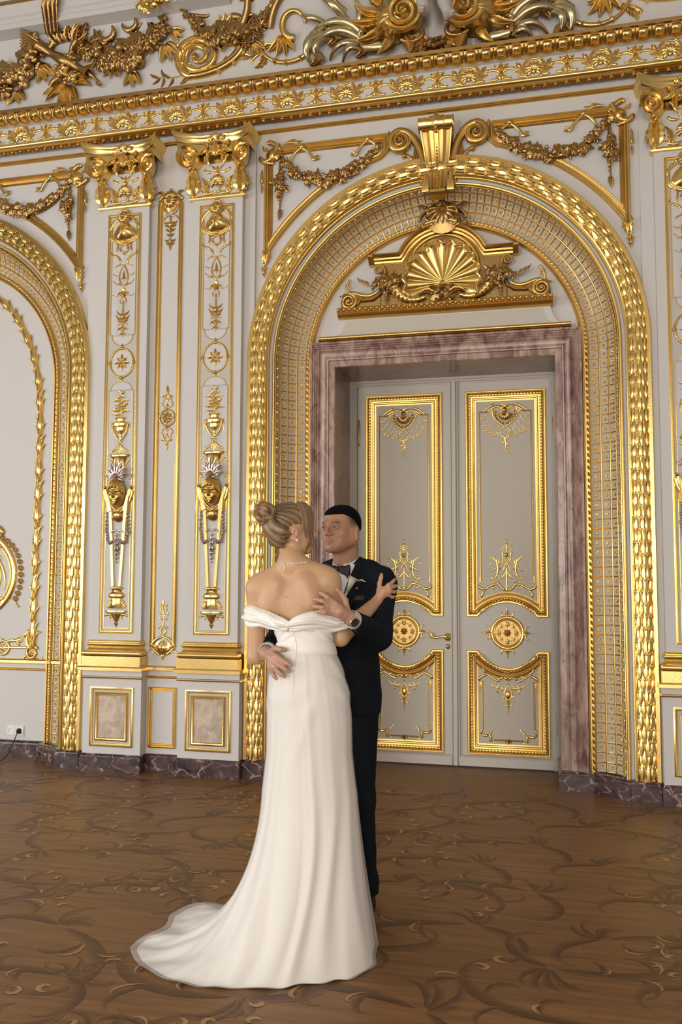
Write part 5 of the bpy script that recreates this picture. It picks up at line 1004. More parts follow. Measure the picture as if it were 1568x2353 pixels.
garland('heavy gilt flower garland between the trophy and the acanthus coil', [(-2.86, 5.72), (-2.74, 5.66), (-2.60, 5.58), (-2.45, 5.55), (-2.33, 5.60), (-2.24, 5.68), (-2.15, 5.71), (-2.08, 5.76)], lambda u: .065 + .045 * math.sin(PI * u) - .01 * u, 44, 42, [(-2.42, 5.45, -1.6, .14), (-2.60, 5.52, -1.7, .11), (-2.12, 5.62, -1.3, .16), (-2.05, 5.70, -.6, .10), (-2.72, 5.60, -1.5, .10)])
garland('gilt fruit and flower festoon hanging right of the acanthus coil', [(-1.97, 5.85), (-1.90, 5.77), (-1.80, 5.68), (-1.70, 5.61), (-1.58, 5.585), (-1.45, 5.59), (-1.36, 5.63), (-1.29, 5.70), (-1.22, 5.79), (-1.12, 5.86)], lambda u: .02 + .068 * math.sin(PI * min(1, u * 1.1)) ** 1.5, 48, 43, [(-1.40, 5.54, -1.2, .12), (-1.62, 5.68, 1.4, .10)])
# trophy: quiver, torches, feathers, sash over the moulding
t = thing('quiver_trophy', 'gilt trophy of quiver, torch and feathers tied with a sash over the moulding', 'trophy', tuple(cove(np.array([[-2.98, 5.5, 0]]))[0]))
m = RB(cv(-2.98, 5.60, -.62)); 
m.lathe(0, [(0, 0)] * 2) if False else None
u = np.linspace(-.26, .26, 14); m.tube(np.stack([u, 0 * u], -1), .045 + .012 * np.cos(u * 22), 1.2, .05, 9)
for k in range(7): m.leaf((-.24, -.03 + .01 * k), (-.40 - .01 * k, -.07 + .024 * k), .022, .05, 0, .8, .3, .08)
m.tube([(.20, 0), (.30, -.01), (.36, -.03)], [.04, .014, .012], 1, .05); m.volute(.37, -.03, .03, 1.3, 0, -1, .010, 1, .05); m.build('quiver', M_oldgold, t)
m = RB(cv(-2.98, 5.57, .95)); m.tube(np.stack([u * .9, 0 * u], -1), .026 + .01 * np.cos(u * 30), 1.2, .06, 8); m.leaf((.2, 0), (.36, .03), .045, .1, 4, .8, .3, .06); m.leaf((.2, 0), (.33, -.05), .03, -.1, 4, .8, .3, .06); m.build('torch', M_oldgold, t)
m = RB(cv(-2.98, 5.45, 0)); rn = random.Random(4)
for a, L_ in ((-2.75, .25), (-2.45, .27), (-2.0, .26), (-1.75, .24), (-1.45, .25), (-1.2, .23), (-.35, .22), (.15, .25), (.5, .26), (2.4, .2)): m.leaf((.03 * math.cos(a), .03 * math.sin(a)), (L_ * math.cos(a), L_ * math.sin(a)), .040, rn.uniform(-.15, .15), 5, .7, .5, .02, 15)
for k in range(26): m.dome(rn.uniform(-.09, .10), rn.uniform(-.05, .25), rn.uniform(.012, .026), base=.07, n=8)
m.rose(-.03, .10, .06, 0, .06); m.rose(.05, .02, .05, 1, .06); m.build('feathers', M_gold, t)
m = RB(cv(-2.93, 5.75, 0))
for k in range(5): m.leaf((-.10 + .05 * k, -.02), (-.16 + .09 * k, .12), .05, .1, 4, .7, .4, .02)
for s, x0 in ((-1, -.22), (1, .32)): m.tube(arcpts(x0, .02, .075, -PI * 1.05, .15 * PI, 18), .006 + .024 * np.sin(np.linspace(0.1, PI - .1, 18)), .8, .03)
m.build('bow', M_oldgold, t)
m = MB(); rn = random.Random(2); P = []
for i, k in enumerate(np.linspace(0, 1, 14)):
    row = []
    for j in np.linspace(-1, 1, 15):
        wv_ = .055 + .04 * k; x = -3.05 + .19 * k + j * wv_; y = -.245 - .13 * min(1, k * 3) - .06 * k - .018 * math.cos(j * 11); row.append((x, y, 5.77 + .40 * k))
    P.append(row)
m.grid(P); m.build('sash', M_oldgold, t, sharp=0)
# flower bunch lying over the end of the moulding
t = thing('moulding_bouquet', 'gilt bunch of roses lapping over the edge of the ceiling moulding', 'ornament', (-1.85, -.38, 5.92)); rn = random.Random(9)
m = RB(lambda v: np.stack([-2.02 + v[:, 0], -.315 - v[:, 2] - .25 * np.clip(v[:, 1], 0, 1), 5.86 + v[:, 1]], -1)); swag(m, np.array([(-.22, -.06), (-.12, .0), (.0, .03), (.12, .07), (.26, .14)]), lambda u: .05 + .02 * math.sin(PI * u), 30, rn, .7); m.build('flowers', M_gold, t)
m = RB(cv(-2.0, 5.80)); m.scr((.10, .0), (.26, -.03), .016, .6, 0, 1.5); m.scr((-.30, -.02), (-.36, -.10), .018, 1.5, 0, 3.5); m.tube(arcpts(-.40, .0, .06, -PI, .4, 14), .006 + .020 * np.sin(np.linspace(.1, PI - .1, 14)), .8, .02); m.build('ribbon_end', M_oldgold, t)
# acanthus coil
def coil(label, X, Z, s, mx, rot=0.):
    t = thing('acanthus_coil', label, 'ornament', tuple(cove(np.array([[X, Z, 0]]))[0])); m = RB(cv(X, Z, rot, s, mx))
    tail = bez((.36, .02), (.30, -.10), (.10, -.17), (-.06, -.155), 22); th = np.linspace(0, 1, 90); a0 = -PI * .62; ang = a0 - th * 2.4 * 2 * PI; r = .165 * (1 - th) ** .8 + .008
    sp = np.stack([r * np.cos(ang), r * np.sin(ang)], -1)
    m.tube(np.concatenate([tail, sp]), np.r_[np.linspace(.05, .04, 22), .042 * (1 - .75 * th)], .9, np.r_[np.zeros(22), .03 * th], 8); m.tube(np.concatenate([tail, sp]), np.r_[np.linspace(.018, .012, 22), .012 * (1 - .6 * th)], 1.4, np.r_[np.full(22, .035), .03 + .03 * th], 6)
    for k in range(16):
        i = 4 + k * 5; x, z = sp[i]; a = ang[i]; R_ = 1 - th[i]; m.leaf((x * .86, z * .86), (x * 1.10 + .07 * R_ * math.sin(a), z * 1.10 - .07 * R_ * math.cos(a)), .030 * (R_ + .15), -.15, 3, .8, .2, .02)
    for k in range(6): x, z = tail[3 * k]; m.leaf((x, z), (x + .02, z + (.07 if k % 2 else -.06)), .024, .1, 3, .7, .3, .02)
    m.leaf((.32, .0), (.42, .05), .05, .1, 5, .6, .3); m.leaf((.33, -.02), (.43, -.06), .045, -.1, 5, .6, .3); m.leaf((.34, .02), (.36, .14), .035, .1, 4, .6, .3); m.leaf((-.14, .10), (-.24, .16), .035, .1, 4, .6, .3); m.leaf((-.1, -.14), (-.16, -.22), .03, .1, 4, .6, .3); m.dome(0, 0, .02, h=.04, base=.05)
    m.build('coil', M_gold2, t)
    m = RB(cv(X, Z, rot, s, mx)); m.tube(bez((-.12, -.13), (-.2, -.17), (-.3, -.13), (-.36, -.13), 12), .005)
    for x, z, a in ((-.22, -.15, 4.2), (-.24, -.15, 2.4), (-.30, -.14, 4.4), (-.33, -.13, 3.8), (-.34, -.13, 2.6), (-.28, -.14, 2.0)): m.leaf((x, z), (x + .09 * math.cos(a), z + .09 * math.sin(a)), .016, .1, 0, .6, .2)
    m.build('twig', M_oldgold, t); return t
coil('bright gilt acanthus coil with trailing twig on the cove left of centre', -1.86, 5.50, 1.0, 1)
# central group: paired shell volutes, leaf sprays, running stems (mirrored about the axis), cherub pedestal
def half_group(mx):
    side = 'left' if mx == 1 else 'right'
    t = thing('volute_shell', 'large gilt shell volute on the cove, %s of the stucco cherub' % side, 'ornament', tuple(cove(np.array([[-.27 * mx, 5.5, 0]]))[0]))
    C_ = lambda s=1., b=0., rot=0., X=-.27, Z=5.535: cv(X * mx + .0, Z - (0 if mx == 1 else .03), rot * mx, s, mx, b)
    m = RB(C_()); u = np.linspace(0, 2 * PI, 40)[:, None]; q = np.linspace(0, 1, 9)[None]
    m.g(np.stack([(.17 + .03 * np.cos(u * 2)) * q * np.cos(u) - .02, .19 * q * np.sin(u), .15 * (1 - q ** 2.5) + .02 + .012 * np.cos(9 * u) * q], -1))
    m.build('shell_body', M_gold, t)
    m = RB(C_(1, .06)); th = np.linspace(0, 1, 80); ang = -PI * .9 + th * 2.3 * 2 * PI; r = .155 * (1 - th) ** .75 + .012; sp = np.stack([.06 + r * .8 * np.cos(ang), r * np.sin(ang)], -1)
    m.tube(sp, .028 * (1 - .6 * th), 1.6, .10 + .05 * th, 8); m.tube(sp * np.array([1.06, 1.06]), .010 * (1 - .5 * th), 2.0, .12 + .05 * th, 6); m.dome(.06, 0, .03, h=.06, base=.14); m.build('volute', M_gold2, t)
    m = RB(C_(1, .05))
    for k, (x, z, a, L_) in enumerate(((-.12, .05, 2.6, .22), (-.14, .0, 3.0, .22), (-.12, -.07, 3.6, .20), (-.05, -.14, 4.2, .20), (.05, -.17, 4.9, .18), (-.1, .12, 2.0, .2), (-.02, .16, 1.6, .2))): m.leaf((x, z), (x + L_ * math.cos(a), z + L_ * math.sin(a)), .055, .12, 5, .6, .5, .04, 15, 9)
    m.build('acanthus', M_gold, t)
    # leaf spray
    t = thing('leaf_spray', 'pale gilt spray of curling leaves tied with a band, %s of the cherub' % side, 'ornament', tuple(cove(np.array([[-.7 * mx, 5.42, 0]]))[0]))
    dz = 0 if mx == 1 else -.045; L = lambda x, z: (x * mx, z + dz)
    m = RB(cvw); 
    def horn(pts, w0, w1, base=.03, hs=.8):
        p = bez(*[L(*q) for q in pts], 26); uu = np.linspace(0, 1, 26); m.tube(p, w0 + (w1 - w0) * uu + .008 * np.sin(PI * uu), hs, base + .07 * np.sin(PI * uu), 8); 
        for o in (-.5, .5): m.tube(p + np.stack([0 * uu, o * (w0 + (w1 - w0) * uu)], -1) * .8, (w0 + (w1 - w0) * uu) * .35, 1.3, base + .3 * w0 + .07 * np.sin(PI * uu), 5)
    m.tube([L(-.36, 5.355), L(-.45, 5.36), L(-.53, 5.375)], [.045, .046, .040], .9, .05, 9)
    for pts, w0, w1 in ((((-.53, 5.37), (-.62, 5.42), (-.74, 5.42), (-.80, 5.32)), .03, .008), (((-.53, 5.36), (-.60, 5.38), (-.66, 5.36), (-.70, 5.29)), .028, .008), (((-.52, 5.39), (-.62, 5.52), (-.80, 5.56), (-.92, 5.42)), .035, .012), (((-.52, 5.40), (-.56, 5.55), (-.75, 5.66), (-.98, 5.50)), .036, .010), (((-.80, 5.52), (-.98, 5.52), (-.99, 5.36), (-.93, 5.30)), .034, .010), (((-.78, 5.50), (-.90, 5.47), (-.92, 5.37), (-.87, 5.31)), .028, .008), (((-.55, 5.42), (-.58, 5.54), (-.50, 5.64), (-.60, 5.74)), .026, .007), (((-.80, 5.56), (-.86, 5.63), (-.98, 5.62), (-1.0, 5.69)), .024, .006), (((-.66, 5.55), (-.68, 5.68), (-.80, 5.72), (-.86, 5.80)), .03, .010), (((-.48, 5.38), (-.60, 5.46), (-.52, 5.52), (-.46, 5.44)), .022, .008)): horn(pts, w0, w1)
    m.build('leaves', M_pale, t)
    for x, z in ((-.53, 5.375), (-.74, 5.50), (-.88, 5.36)):
        m = RB(cvw)
        for k in range(3): m.tube([L(x + .012 * k - .05, z + .045 - .01 * k), L(x + .012 * k, z), L(x + .012 * k + .02, z - .05)], .014, 1.3, .06)
        m.leaf(L(x, z - .01), L(x - .07, z - .07), .038, .2, 2, .7, .3, .05); m.build('tie', M_oldgold, t)
    # running stem with a lily leaf
    t = thing('running_stem', 'thin gilt stem with leaf ends curving along the cove, %s of the leaf spray' % side, 'ornament', tuple(cove(np.array([[-1.15 * mx, 5.4, 0]]))[0]))
    m = RB(cvw); p = bez(L(-.95, 5.44), L(-1.02, 5.345), L(-1.22, 5.33), L(-1.32, 5.45), 30); m.tube(p, np.linspace(.022, .012, 30), 1.0, .01); m.tube(bez(L(-1.32, 5.45), L(-1.36, 5.50), L(-1.37, 5.56), L(-1.35, 5.64), 14), .012, 1.0, .01)
    for i in (8, 16, 22): m.tube([p[i - 1], p[i], p[i + 1]], [.016, .026, .016], 1.0, .01)
    m.leaf(L(-1.32, 5.45), L(-1.40, 5.36), .04, .2, 4, .7, .3); m.scr(L(-1.33, 5.47), L(-1.42, 5.41), .016, .8 * mx, 0, 3 * mx); m.leaf(L(-1.33, 5.48), L(-1.24, 5.50), .03, .2, 3, .7, .3); m.leaf(L(-1.34, 5.52), L(-1.36, 5.62), .03, 0, 4, .8, .3)
    for a in (-2.4, -1.9, -1.4, -.9): m.leaf(L(-1.17, 5.56), (L(-1.17, 5.56)[0] + .16 * math.cos(a) * mx, L(0, 5.56)[1] + .16 * math.sin(a)), .036, .05, 5, .7, .3, .02)
    m.tube(arcpts(L(-1.07, 5.62)[0], L(0, 5.62)[1], .09, 0, PI * 1.5, 20) if mx == 1 else arcpts(L(-1.07, 5.62)[0], L(0, 5.62)[1], .09, PI, -PI * .5, 20), np.linspace(.012, .030, 20), 1.0, .02); m.build('stem', M_gold, t)
    # upper arabesque stem that leaves the picture at the top
    if mx == 1:
        t = thing('arabesque_branch', 'gilt acanthus branch rising out of the fruit festoon to the ceiling', 'ornament', tuple(cove(np.array([[-1.47, 5.7, 0]]))[0])); m = RB(cvw)
        m.tube(bez((-1.50, 5.62), (-1.47, 5.70), (-1.40, 5.74), (-1.41, 5.90), 20), np.linspace(.035, .022, 20), 1.0, .02); m.scr((-1.47, 5.70), (-1.56, 5.73), .026, 1.2, 0, 4.5); m.leaf((-1.45, 5.66), (-1.36, 5.72), .04, .2, 4, .7, .3); m.leaf((-1.42, 5.80), (-1.34, 5.86), .05, .2, 4, .7, .3); m.leaf((-1.42, 5.82), (-1.52, 5.86), .05, -.2, 4, .7, .3)
        m.tube(bez((-1.26, 5.62), (-1.22, 5.80), (-1.10, 5.90), (-.85, 5.82), 24), np.linspace(.03, .014, 24), 1.0, .02); m.tube(bez((-.85, 5.82), (-.75, 5.76), (-.72, 5.70), (-.66, 5.66), 12), .014, 1.0, .02); m.leaf((-1.28, 5.62), (-1.34, 5.72), .03, .2, 4, .7, .3); m.build('branch', M_oldgold, t)
    return t
half_group(1); half_group(-1)
coil('gilt acanthus coil with twig at the top right corner of the photo', 1.62, 5.56, .9, -1)
t = thing('stucco_pedestal', 'gilt bracket of leaves under the feet of the stucco cherub', 'ornament', (0, -.12, 5.30))
m = RB(cv(0.0, 5.345, 0, 1, 1)); m.polar(0.01, -.04, .14, lambda q, a: .10 * (1 - q ** 2) + .01 * np.sin(7 * a + 5 * q), 7, 36, lambda a: 1 + .25 * np.abs(np.cos(a)) - .25 * np.maximum(0, np.sin(a)))
for s in (-1, 1):
    for a, L_ in ((-.2, .22), (-.55, .2), (-.95, .17), (.3, .2)): m.leaf((s * .06, -.03), (s * L_ * math.cos(a), L_ * math.sin(a) - .02), .05, s * .1, 5, .6, .4, .08, 15, 9)
    m.tube(bez((s * .10, .10), (s * .05, .02), (s * .16, -.06), (s * .24, .02), 18), .020, 1.1, .10)
for k in range(5): m.dome(-.06 + .03 * k, -.095 + .012 * abs(k - 2), .026, h=.05, base=.10)
m.build('leaf_bracket', M_oldgold, t)
# ================================================================ SIGNED-DISTANCE BODIES, meshed as one continuous skin
class SDF:
    def __init__(s): s.p = []; s.disp = None; s.clip = None
    def cone(s, a, b, ra, rb=None, k=.02, sub=False):
        s.p.append((0, np.array(a, float), np.array(b, float), ra, ra if rb is None else rb, k, sub)); return s
    def ell(s, c, r, k=.02, R=None, sub=False):
        s.p.append((1, np.array(c, float), np.array(r, float), np.eye(3) if R is None else np.asarray(R, float), None, k, sub)); return s
    def chain(s, pts, rs, k=.004):
        for a, b, ra, rb in zip(pts[:-1], pts[1:], rs[:-1], rs[1:]): s.cone(a, b, ra, rb, k)
        return s
    @staticmethod
    def d1(q, P):
        if q[0] == 0:
            a, b, ra, rb = q[1:5]; ab = b - a; t = np.clip(((P - a) @ ab) / (ab @ ab + 1e-12), 0, 1)
            return np.linalg.norm(P - a - t[..., None] * ab, axis=-1) - (ra + (rb - ra) * t)
        c, r, R = q[1:4]; v = (P - c) @ R; k0 = np.linalg.norm(v / r, axis=-1); k1 = np.linalg.norm(v / (r * r), axis=-1)
        return k0 * (k0 - 1) / (k1 + 1e-9)
    @staticmethod
    def comb(d, x, k, sub):
        if sub:
            x = -x; h = np.clip(.5 - .5 * (d - x) / k, 0, 1); return d * (1 - h) + x * h + k * h * (1 - h)
        h = np.clip(.5 + .5 * (d - x) / k, 0, 1); return d * (1 - h) + x * h - k * h * (1 - h)
    def __call__(s, P):
        d = np.full(P.shape[:-1], 1e3)
        for q in s.p:
            x = s.d1(q, P); d = x if d.flat[0] > 999 and not q[6] else s.comb(d, x, q[5], q[6])
        return d + (s.disp(P) if s.disp else 0)
    def mesh(s, h, lo, hi, B=8):
        lo = np.array(lo, float); hi = np.array(hi, float); nb = np.ceil((hi - lo) / (h * B)).astype(int)
        I = np.stack(np.meshgrid(*[np.arange(n) for n in nb], indexing='ij'), -1).reshape(-1, 3)
        C = lo + (I + .5) * h * B; rad = h * B * .5 * 1.7321
        D = [s.d1(q, C) for q in s.p]; dm = np.min([d for d, q in zip(D, s.p) if not q[6]], axis=0)
        keep = np.abs(s(C)) < rad * 1.8 + .012; I = I[keep]; D = [d[keep] for d in D]; dm = dm[keep]
        off = np.stack(np.meshgrid(*[np.arange(B + 1)] * 3, indexing='ij'), -1).reshape(-1, 3)
        G = I[:, None] * B + off[None]; P = lo + G * h; d = np.full(P.shape[:2], 1e3)
        for q, dq in zip(s.p, D):
            mk = (dq < rad * 1.2 + q[5] * 2) if q[6] else (dq < dm + 2 * rad + 3 * q[5])
            if mk.any(): d[mk] = s.comb(d[mk], s.d1(q, P[mk]), q[5], q[6])
        if s.disp: d = d + s.disp(P)
        if s.clip: d = np.maximum(d, s.clip(P))
        d = d.reshape(-1, B + 1, B + 1, B + 1); n = nb * B + 2
        key = lambda g: (g[..., 0] * n[1] + g[..., 1]) * n[2] + g[..., 2]
        cor = [(i, j, k) for i in (0, 1) for j in (0, 1) for k in (0, 1)]
        V = np.stack([d[:, i:B + i, j:B + j, k:B + k] for i, j, k in cor], -1); sg = V < 0
        act = sg.any(-1) & ~sg.all(-1); cb = np.argwhere(act); Vc = V[act]; g0 = I[cb[:, 0]] * B + cb[:, 1:]
        acc = np.zeros((len(Vc), 3)); cnt = np.zeros(len(Vc)); ca = np.array(cor, float)
        for a in range(8):
            for b in range(a + 1, 8):
                if np.abs(ca[a] - ca[b]).sum() == 1:
                    m = (Vc[:, a] < 0) != (Vc[:, b] < 0); t = np.where(m, Vc[:, a] / np.where(m, Vc[:, a] - Vc[:, b], 1), 0)
                    acc += (ca[a] + t[:, None] * (ca[b] - ca[a])) * m[:, None]; cnt += m
        vert = lo + (g0 + acc / cnt[:, None]) * h; ck = key(g0); od = np.argsort(ck); sk_ = ck[od]; quads = []
        for ax in range(3):
            sl = [slice(0, B)] * 3; s2 = list(sl); s2[ax] = slice(1, B + 1)
            A_ = d[(slice(None),) + tuple(sl)]; B_ = d[(slice(None),) + tuple(s2)]; cr = (A_ < 0) != (B_ < 0); e = np.argwhere(cr); g = I[e[:, 0]] * B + e[:, 1:]; flip = A_[cr] < 0
            u, v = (ax + 1) % 3, (ax + 2) % 3; ids = []; ok = np.ones(len(g), bool)
            for du, dv in ((1, 1), (0, 1), (0, 0), (1, 0)):
                gg = g.copy(); gg[:, u] -= du; gg[:, v] -= dv; kk = key(gg); p_ = np.clip(np.searchsorted(sk_, kk), 0, len(sk_) - 1); ok &= sk_[p_] == kk; ids.append(od[p_])
            q = np.stack(ids, -1); q[~flip] = q[~flip][:, ::-1]; quads.append(q[ok])
        return vert, np.concatenate(quads)
def set_col(o, f):
    me = o.data; n = len(me.vertices); co = np.empty(n * 3, np.float32); me.vertices.foreach_get('co', co); co = co.reshape(-1, 3)
    c = np.ones((n, 4), np.float32); c[:, :3] = f(co.astype(float)); a = me.color_attributes.new('tone', 'FLOAT_COLOR', 'POINT'); a.data.foreach_set('color', c.ravel())
def attr_mat(name, rough, sss=0., bump=0., bscale=300, spec=None, sheen=0.):
    def ex(t, b, tc):
        a = N(t, 'ShaderNodeAttribute'); a.attribute_name = 'tone'; t.links.new(a.outputs['Color'], b.inputs['Base Color'])
        if sss: b.inputs['Subsurface Weight'].default_value = sss; b.inputs['Subsurface Radius'].default_value = (.012, .004, .002); b.inputs['Subsurface Scale'].default_value = .6
        if sheen: b.inputs['Sheen Weight'].default_value = sheen
    return mat(name, (.5, .4, .3, 1), rough, bump=bump, bscale=bscale, spec=spec, extra=ex)
M_skin = attr_mat('skin', .46, .10, bump=.03, bscale=350)
M_hair = attr_mat('hair', .38)
M_hairb = attr_mat('cropped_hair', .9, spec=.1)
M_eye = attr_mat('eye', .3, spec=.25)
M_suit = mat('navy_suit', (.0045, .0072, .0112, 1), .85, bump=.10, bscale=700, spec=.18, noise=.12, nscale=40)
M_lapel = mat('navy_lapel', (.0036, .0058, .0092, 1), .8, bump=.06, bscale=600, spec=.2)
M_shirt = mat('white_shirt', (.66, .63, .64, 1), .7, bump=.03, bscale=500)
M_tie = mat('plum_satin', (.016, .007, .010, 1), .6)
M_shoe = mat('brown_shoe', (.016, .011, .008, 1), .35)
M_dress = mat('ivory_satin', (.82, .79, .745, 1), .50, bump=.05, bscale=500, spec=.4)
M_dress.node_tree.nodes['Principled BSDF'].inputs['Sheen Weight'].default_value = .15
def tulle(t, b, tc):
    b.inputs['Alpha'].default_value = .38; b.inputs['Sheen Weight'].default_value = .3
M_tulle = mat('ivory_tulle', (.84, .81, .77, 1), .55, bump=.15, bscale=900, extra=tulle)
M_silverj = mat('bright_metal', (.80, .72, .60, 1), .15, 1.)
M_stone = mat('clear_stones', (.9, .88, .85, 1), .08, .4)
M_dial = mat('watch_dial', (.02, .018, .015, 1), .25)
M_lily = attr_mat('lily_flower', .5)
def frame(f, tilt=0., roll=0.):
    """head axes as columns: x = left of the face, y = forward, z = up"""
    y = np.array([f[0], f[1], 0.]); y /= np.linalg.norm(y); y = y * math.cos(tilt) + np.array([0, 0, math.sin(tilt)]); x = np.cross(y, [0, 0, 1.]); x /= np.linalg.norm(x); x = -x
    z = np.cross(-x, y); z /= np.linalg.norm(z)
    if roll: x, z = x * math.cos(roll) + z * math.sin(roll), z * math.cos(roll) - x * math.sin(roll)
    return np.stack([x, y, z], 1)
def head(S, c, R, s=1., male=True):
    T = lambda *v: np.array(c) + R @ (np.array(v) * s)
    def E(p, r, k, sub=False): S.ell(T(*p), np.array(r) * s, k * s, R, sub)
    def K(a, b, ra, rb, k, sub=False): S.cone(T(*a), T(*b), ra * s, rb * s, k * s, sub)
    E((0, -.016, .036), (.073, .085, .066), .02); E((0, .012, .044), (.066, .070, .050), .03); E((0, -.024, .000), (.068, .074, .062), .03)
    E((0, .026, -.026), (.061, .062, .074), .03); E((0, .040, -.070), (.042, .044, .030), .02)
    for x in (-1, 1): E((x * .034, .040, -.045), (.028, .034, .036), .02)
    w = .056 if male else .050
    for x in (-1, 1):
        K((x * w, .002, -.056), (x * .022, .068, -.088), .014, .014, .035); K((x * .060, .0, -.02), (x * w, .002, -.058), .014, .012, .03); E((x * .043, .056, -.020), (.018, .016, .015), .026)
    E((0, .074, -.089), (.019, .016, .014), .018)
    K((-.034, .083, .020), (.034, .083, .020), .0075 if male else .005, .0075 if male else .005, .018)
    K((0, .086, .016), (0, .107, -.021), .0058, .0082, .012); E((0, .1085, -.0265), (.0092, .0098, .0085), .006)
    for x in (-1, 1): E((x * .0100, .0985, -.0305), (.0070, .0095, .0068), .008)
    for x in (-1, 1): E((x * .032, .100, .002), (.017, .013, .0095), .012, True)
    for x in (-1, 1):
        E((x * .031, .0745, .002), (.0145, .0135, .0145), .003)
        K((x * .016, .083, .003), (x * .030, .0892, .0096), .0030, .0040, .003); K((x * .030, .0892, .0096), (x * .047, .077, .003), .0042, .0034, .003)
        K((x * .017, .082, .001), (x * .030, .0875, -.0045), .0028, .0034, .003); K((x * .030, .0875, -.0045), (x * .046, .077, .001), .0034, .0028, .003)
    E((0, .079, -.058), (.026, .014, .016), .014)
    K((-.022, .084, -.0605), (-.005, .0930, -.0562), .0026, .0044, .005); K((.022, .084, -.0605), (.005, .0930, -.0562), .0026, .0044, .005); K((-.005, .0930, -.0562), (.005, .0930, -.0562), .0042, .0042, .005)
    K((-.019, .084, -.0625), (0, .0925, -.0668), .0026, .0054, .005); K((.019, .084, -.0625), (0, .0925, -.0668), .0026, .0054, .005)
    K((-.025, .088, -.0614), (0, .1000, -.0612), .0014, .0017, .0026, True); K((.025, .088, -.0614), (0, .1000, -.0612), .0014, .0017, .0026, True)
    for x in (-1, 1):
        Re = R @ np.array(Matrix.Rotation(x * -.45, 3, 'Z')) @ np.array(Matrix.Rotation(-.18, 3, 'X'))
        S.ell(T(x * .0800, -.014, -.026), np.array((.0085, .0195, .0310)) * s, .006 * s, Re); S.ell(T(x * .0890, -.009, -.024), np.array((.0080, .0100, .0170)) * s, .004 * s, Re, True)
        S.ell(T(x * .0785, -.006, -.050), np.array((.006, .009, .010)) * s, .006 * s, Re); S.cone(T(x * .0850, -.012, -.008), T(x * .0850, -.016, -.028), .0020 * s, .0026 * s, .003 * s)
    return T
def eyeballs(T, R, s, look, par, iris):
    L = np.array(look)
    for x in (-1, 1):
        c = T(x * .031, .0765, .002); m = MB(); u = np.linspace(0, PI, 17)[:, None]; v = np.linspace(0, 2 * PI, 24, endpoint=False)[None]; r = .0130 * s
        z = L / np.linalg.norm(L); a = np.cross(z, [0, 0, 1.]); a /= np.linalg.norm(a); b = np.cross(z, a)
        m.grid(c + r * (np.cos(u)[..., None] * z + (np.sin(u) * np.cos(v))[..., None] * a + (np.sin(u) * np.sin(v))[..., None] * b), cv=True); o = m.build('eye', M_eye, par, sharp=0)
        def f(P, c=c, z=z):
            q = (P - c) / r @ z; return np.where(q[:, None] > .965, (.01, .01, .01), np.where(q[:, None] > .80, iris, (.42, .36, .32)))
        set_col(o, f)
def seam(par, name, mt, v, q, h=None): m = MB(); m.add(v, q); return m.build(name, mt, par, sharp=0)
A3 = lambda *v: np.array(v, float)
J = dict(GL_wrist=(-.018, -2.775, 1.289), GL_palm=(-.053, -2.815, 1.317),
 GL_idx=[(-.070, -2.815, 1.347), (-.098, -2.832, 1.372), (-.126, -2.826, 1.388)], GL_mid=[(-.080, -2.820, 1.335), (-.114, -2.842, 1.357), (-.148, -2.838, 1.364)], GL_rng=[(-.082, -2.820, 1.321), (-.114, -2.848, 1.332), (-.148, -2.846, 1.337)], GL_pky=[(-.076, -2.815, 1.307), (-.104, -2.846, 1.313), (-.135, -2.848, 1.317)], GL_thb=[(-.03, -2.785, 1.319), (-.039, -2.775, 1.358), (-.055, -2.775, 1.383), (-.069, -2.785, 1.399)],
 GR_wrist=(-.356, -2.80, 1.15), GR_palm=(-.311, -2.848, 1.135),
 GR_idx=[(-.29, -2.868, 1.144), (-.25, -2.90, 1.128), (-.225, -2.902, 1.115)], GR_mid=[(-.295, -2.87, 1.127), (-.254, -2.905, 1.107), (-.23, -2.905, 1.091)], GR_rng=[(-.306, -2.868, 1.113), (-.273, -2.905, 1.09), (-.248, -2.905, 1.072)], GR_pky=[(-.321, -2.86, 1.104), (-.297, -2.895, 1.08), (-.282, -2.898, 1.062)], GR_thb=[(-.331, -2.83, 1.153), (-.295, -2.872, 1.174), (-.269, -2.885, 1.172), (-.255, -2.88, 1.17)],
 BR_wrist=(.033, -2.505, 1.348), BR_palm=(.062, -2.50, 1.392), BR_thb=[(.043, -2.50, 1.396), (.045, -2.50, 1.425), (.05, -2.496, 1.447), (.051, -2.49, 1.461)],
 BR_idx=[(.082, -2.50, 1.416), (.096, -2.475, 1.43), (.10, -2.44, 1.441)], BR_mid=[(.086, -2.502, 1.403), (.102, -2.475, 1.41), (.105, -2.44, 1.415)], BR_rng=[(.086, -2.50, 1.389), (.10, -2.475, 1.388), (.103, -2.44, 1.391)], BR_pky=[(.079, -2.495, 1.376), (.093, -2.475, 1.366), (.099, -2.445, 1.367)])
def hand(S, pre, rw, rf):
    """palm fan plus five separate jointed fingers"""
    w = A3(*J[pre + '_wrist']); pm = A3(*J[pre + '_palm'])
    S.cone(w, pm, rw, rw * 1.02, .012)
    for f in ('idx', 'mid', 'rng', 'pky'):
        p = [A3(*q) for q in J[pre + '_' + f]]; s = rf * (.88 if f == 'pky' else 1.0)
        S.cone(w * .35 + pm * .65, p[0], rw * .72, s * 1.22, .010)
        mid2 = p[1] * .45 + p[2] * .55 + (p[1] - (p[0] + p[2]) / 2) * .15
        S.cone(p[0], p[1], s * 1.12, s * 1.04, .006); S.cone(p[1], mid2, s * 1.06, s * .95, .003); S.cone(mid2, p[2], s * .96, s * .80, .002)
    t = [A3(*q) for q in J[pre + '_thb']]; S.cone(w * .55 + pm * .45, t[0], rw * .7, rf * 1.5, .010); S.chain(t, [rf * 1.45, rf * 1.25, rf * 1.12, rf * .9], .005)
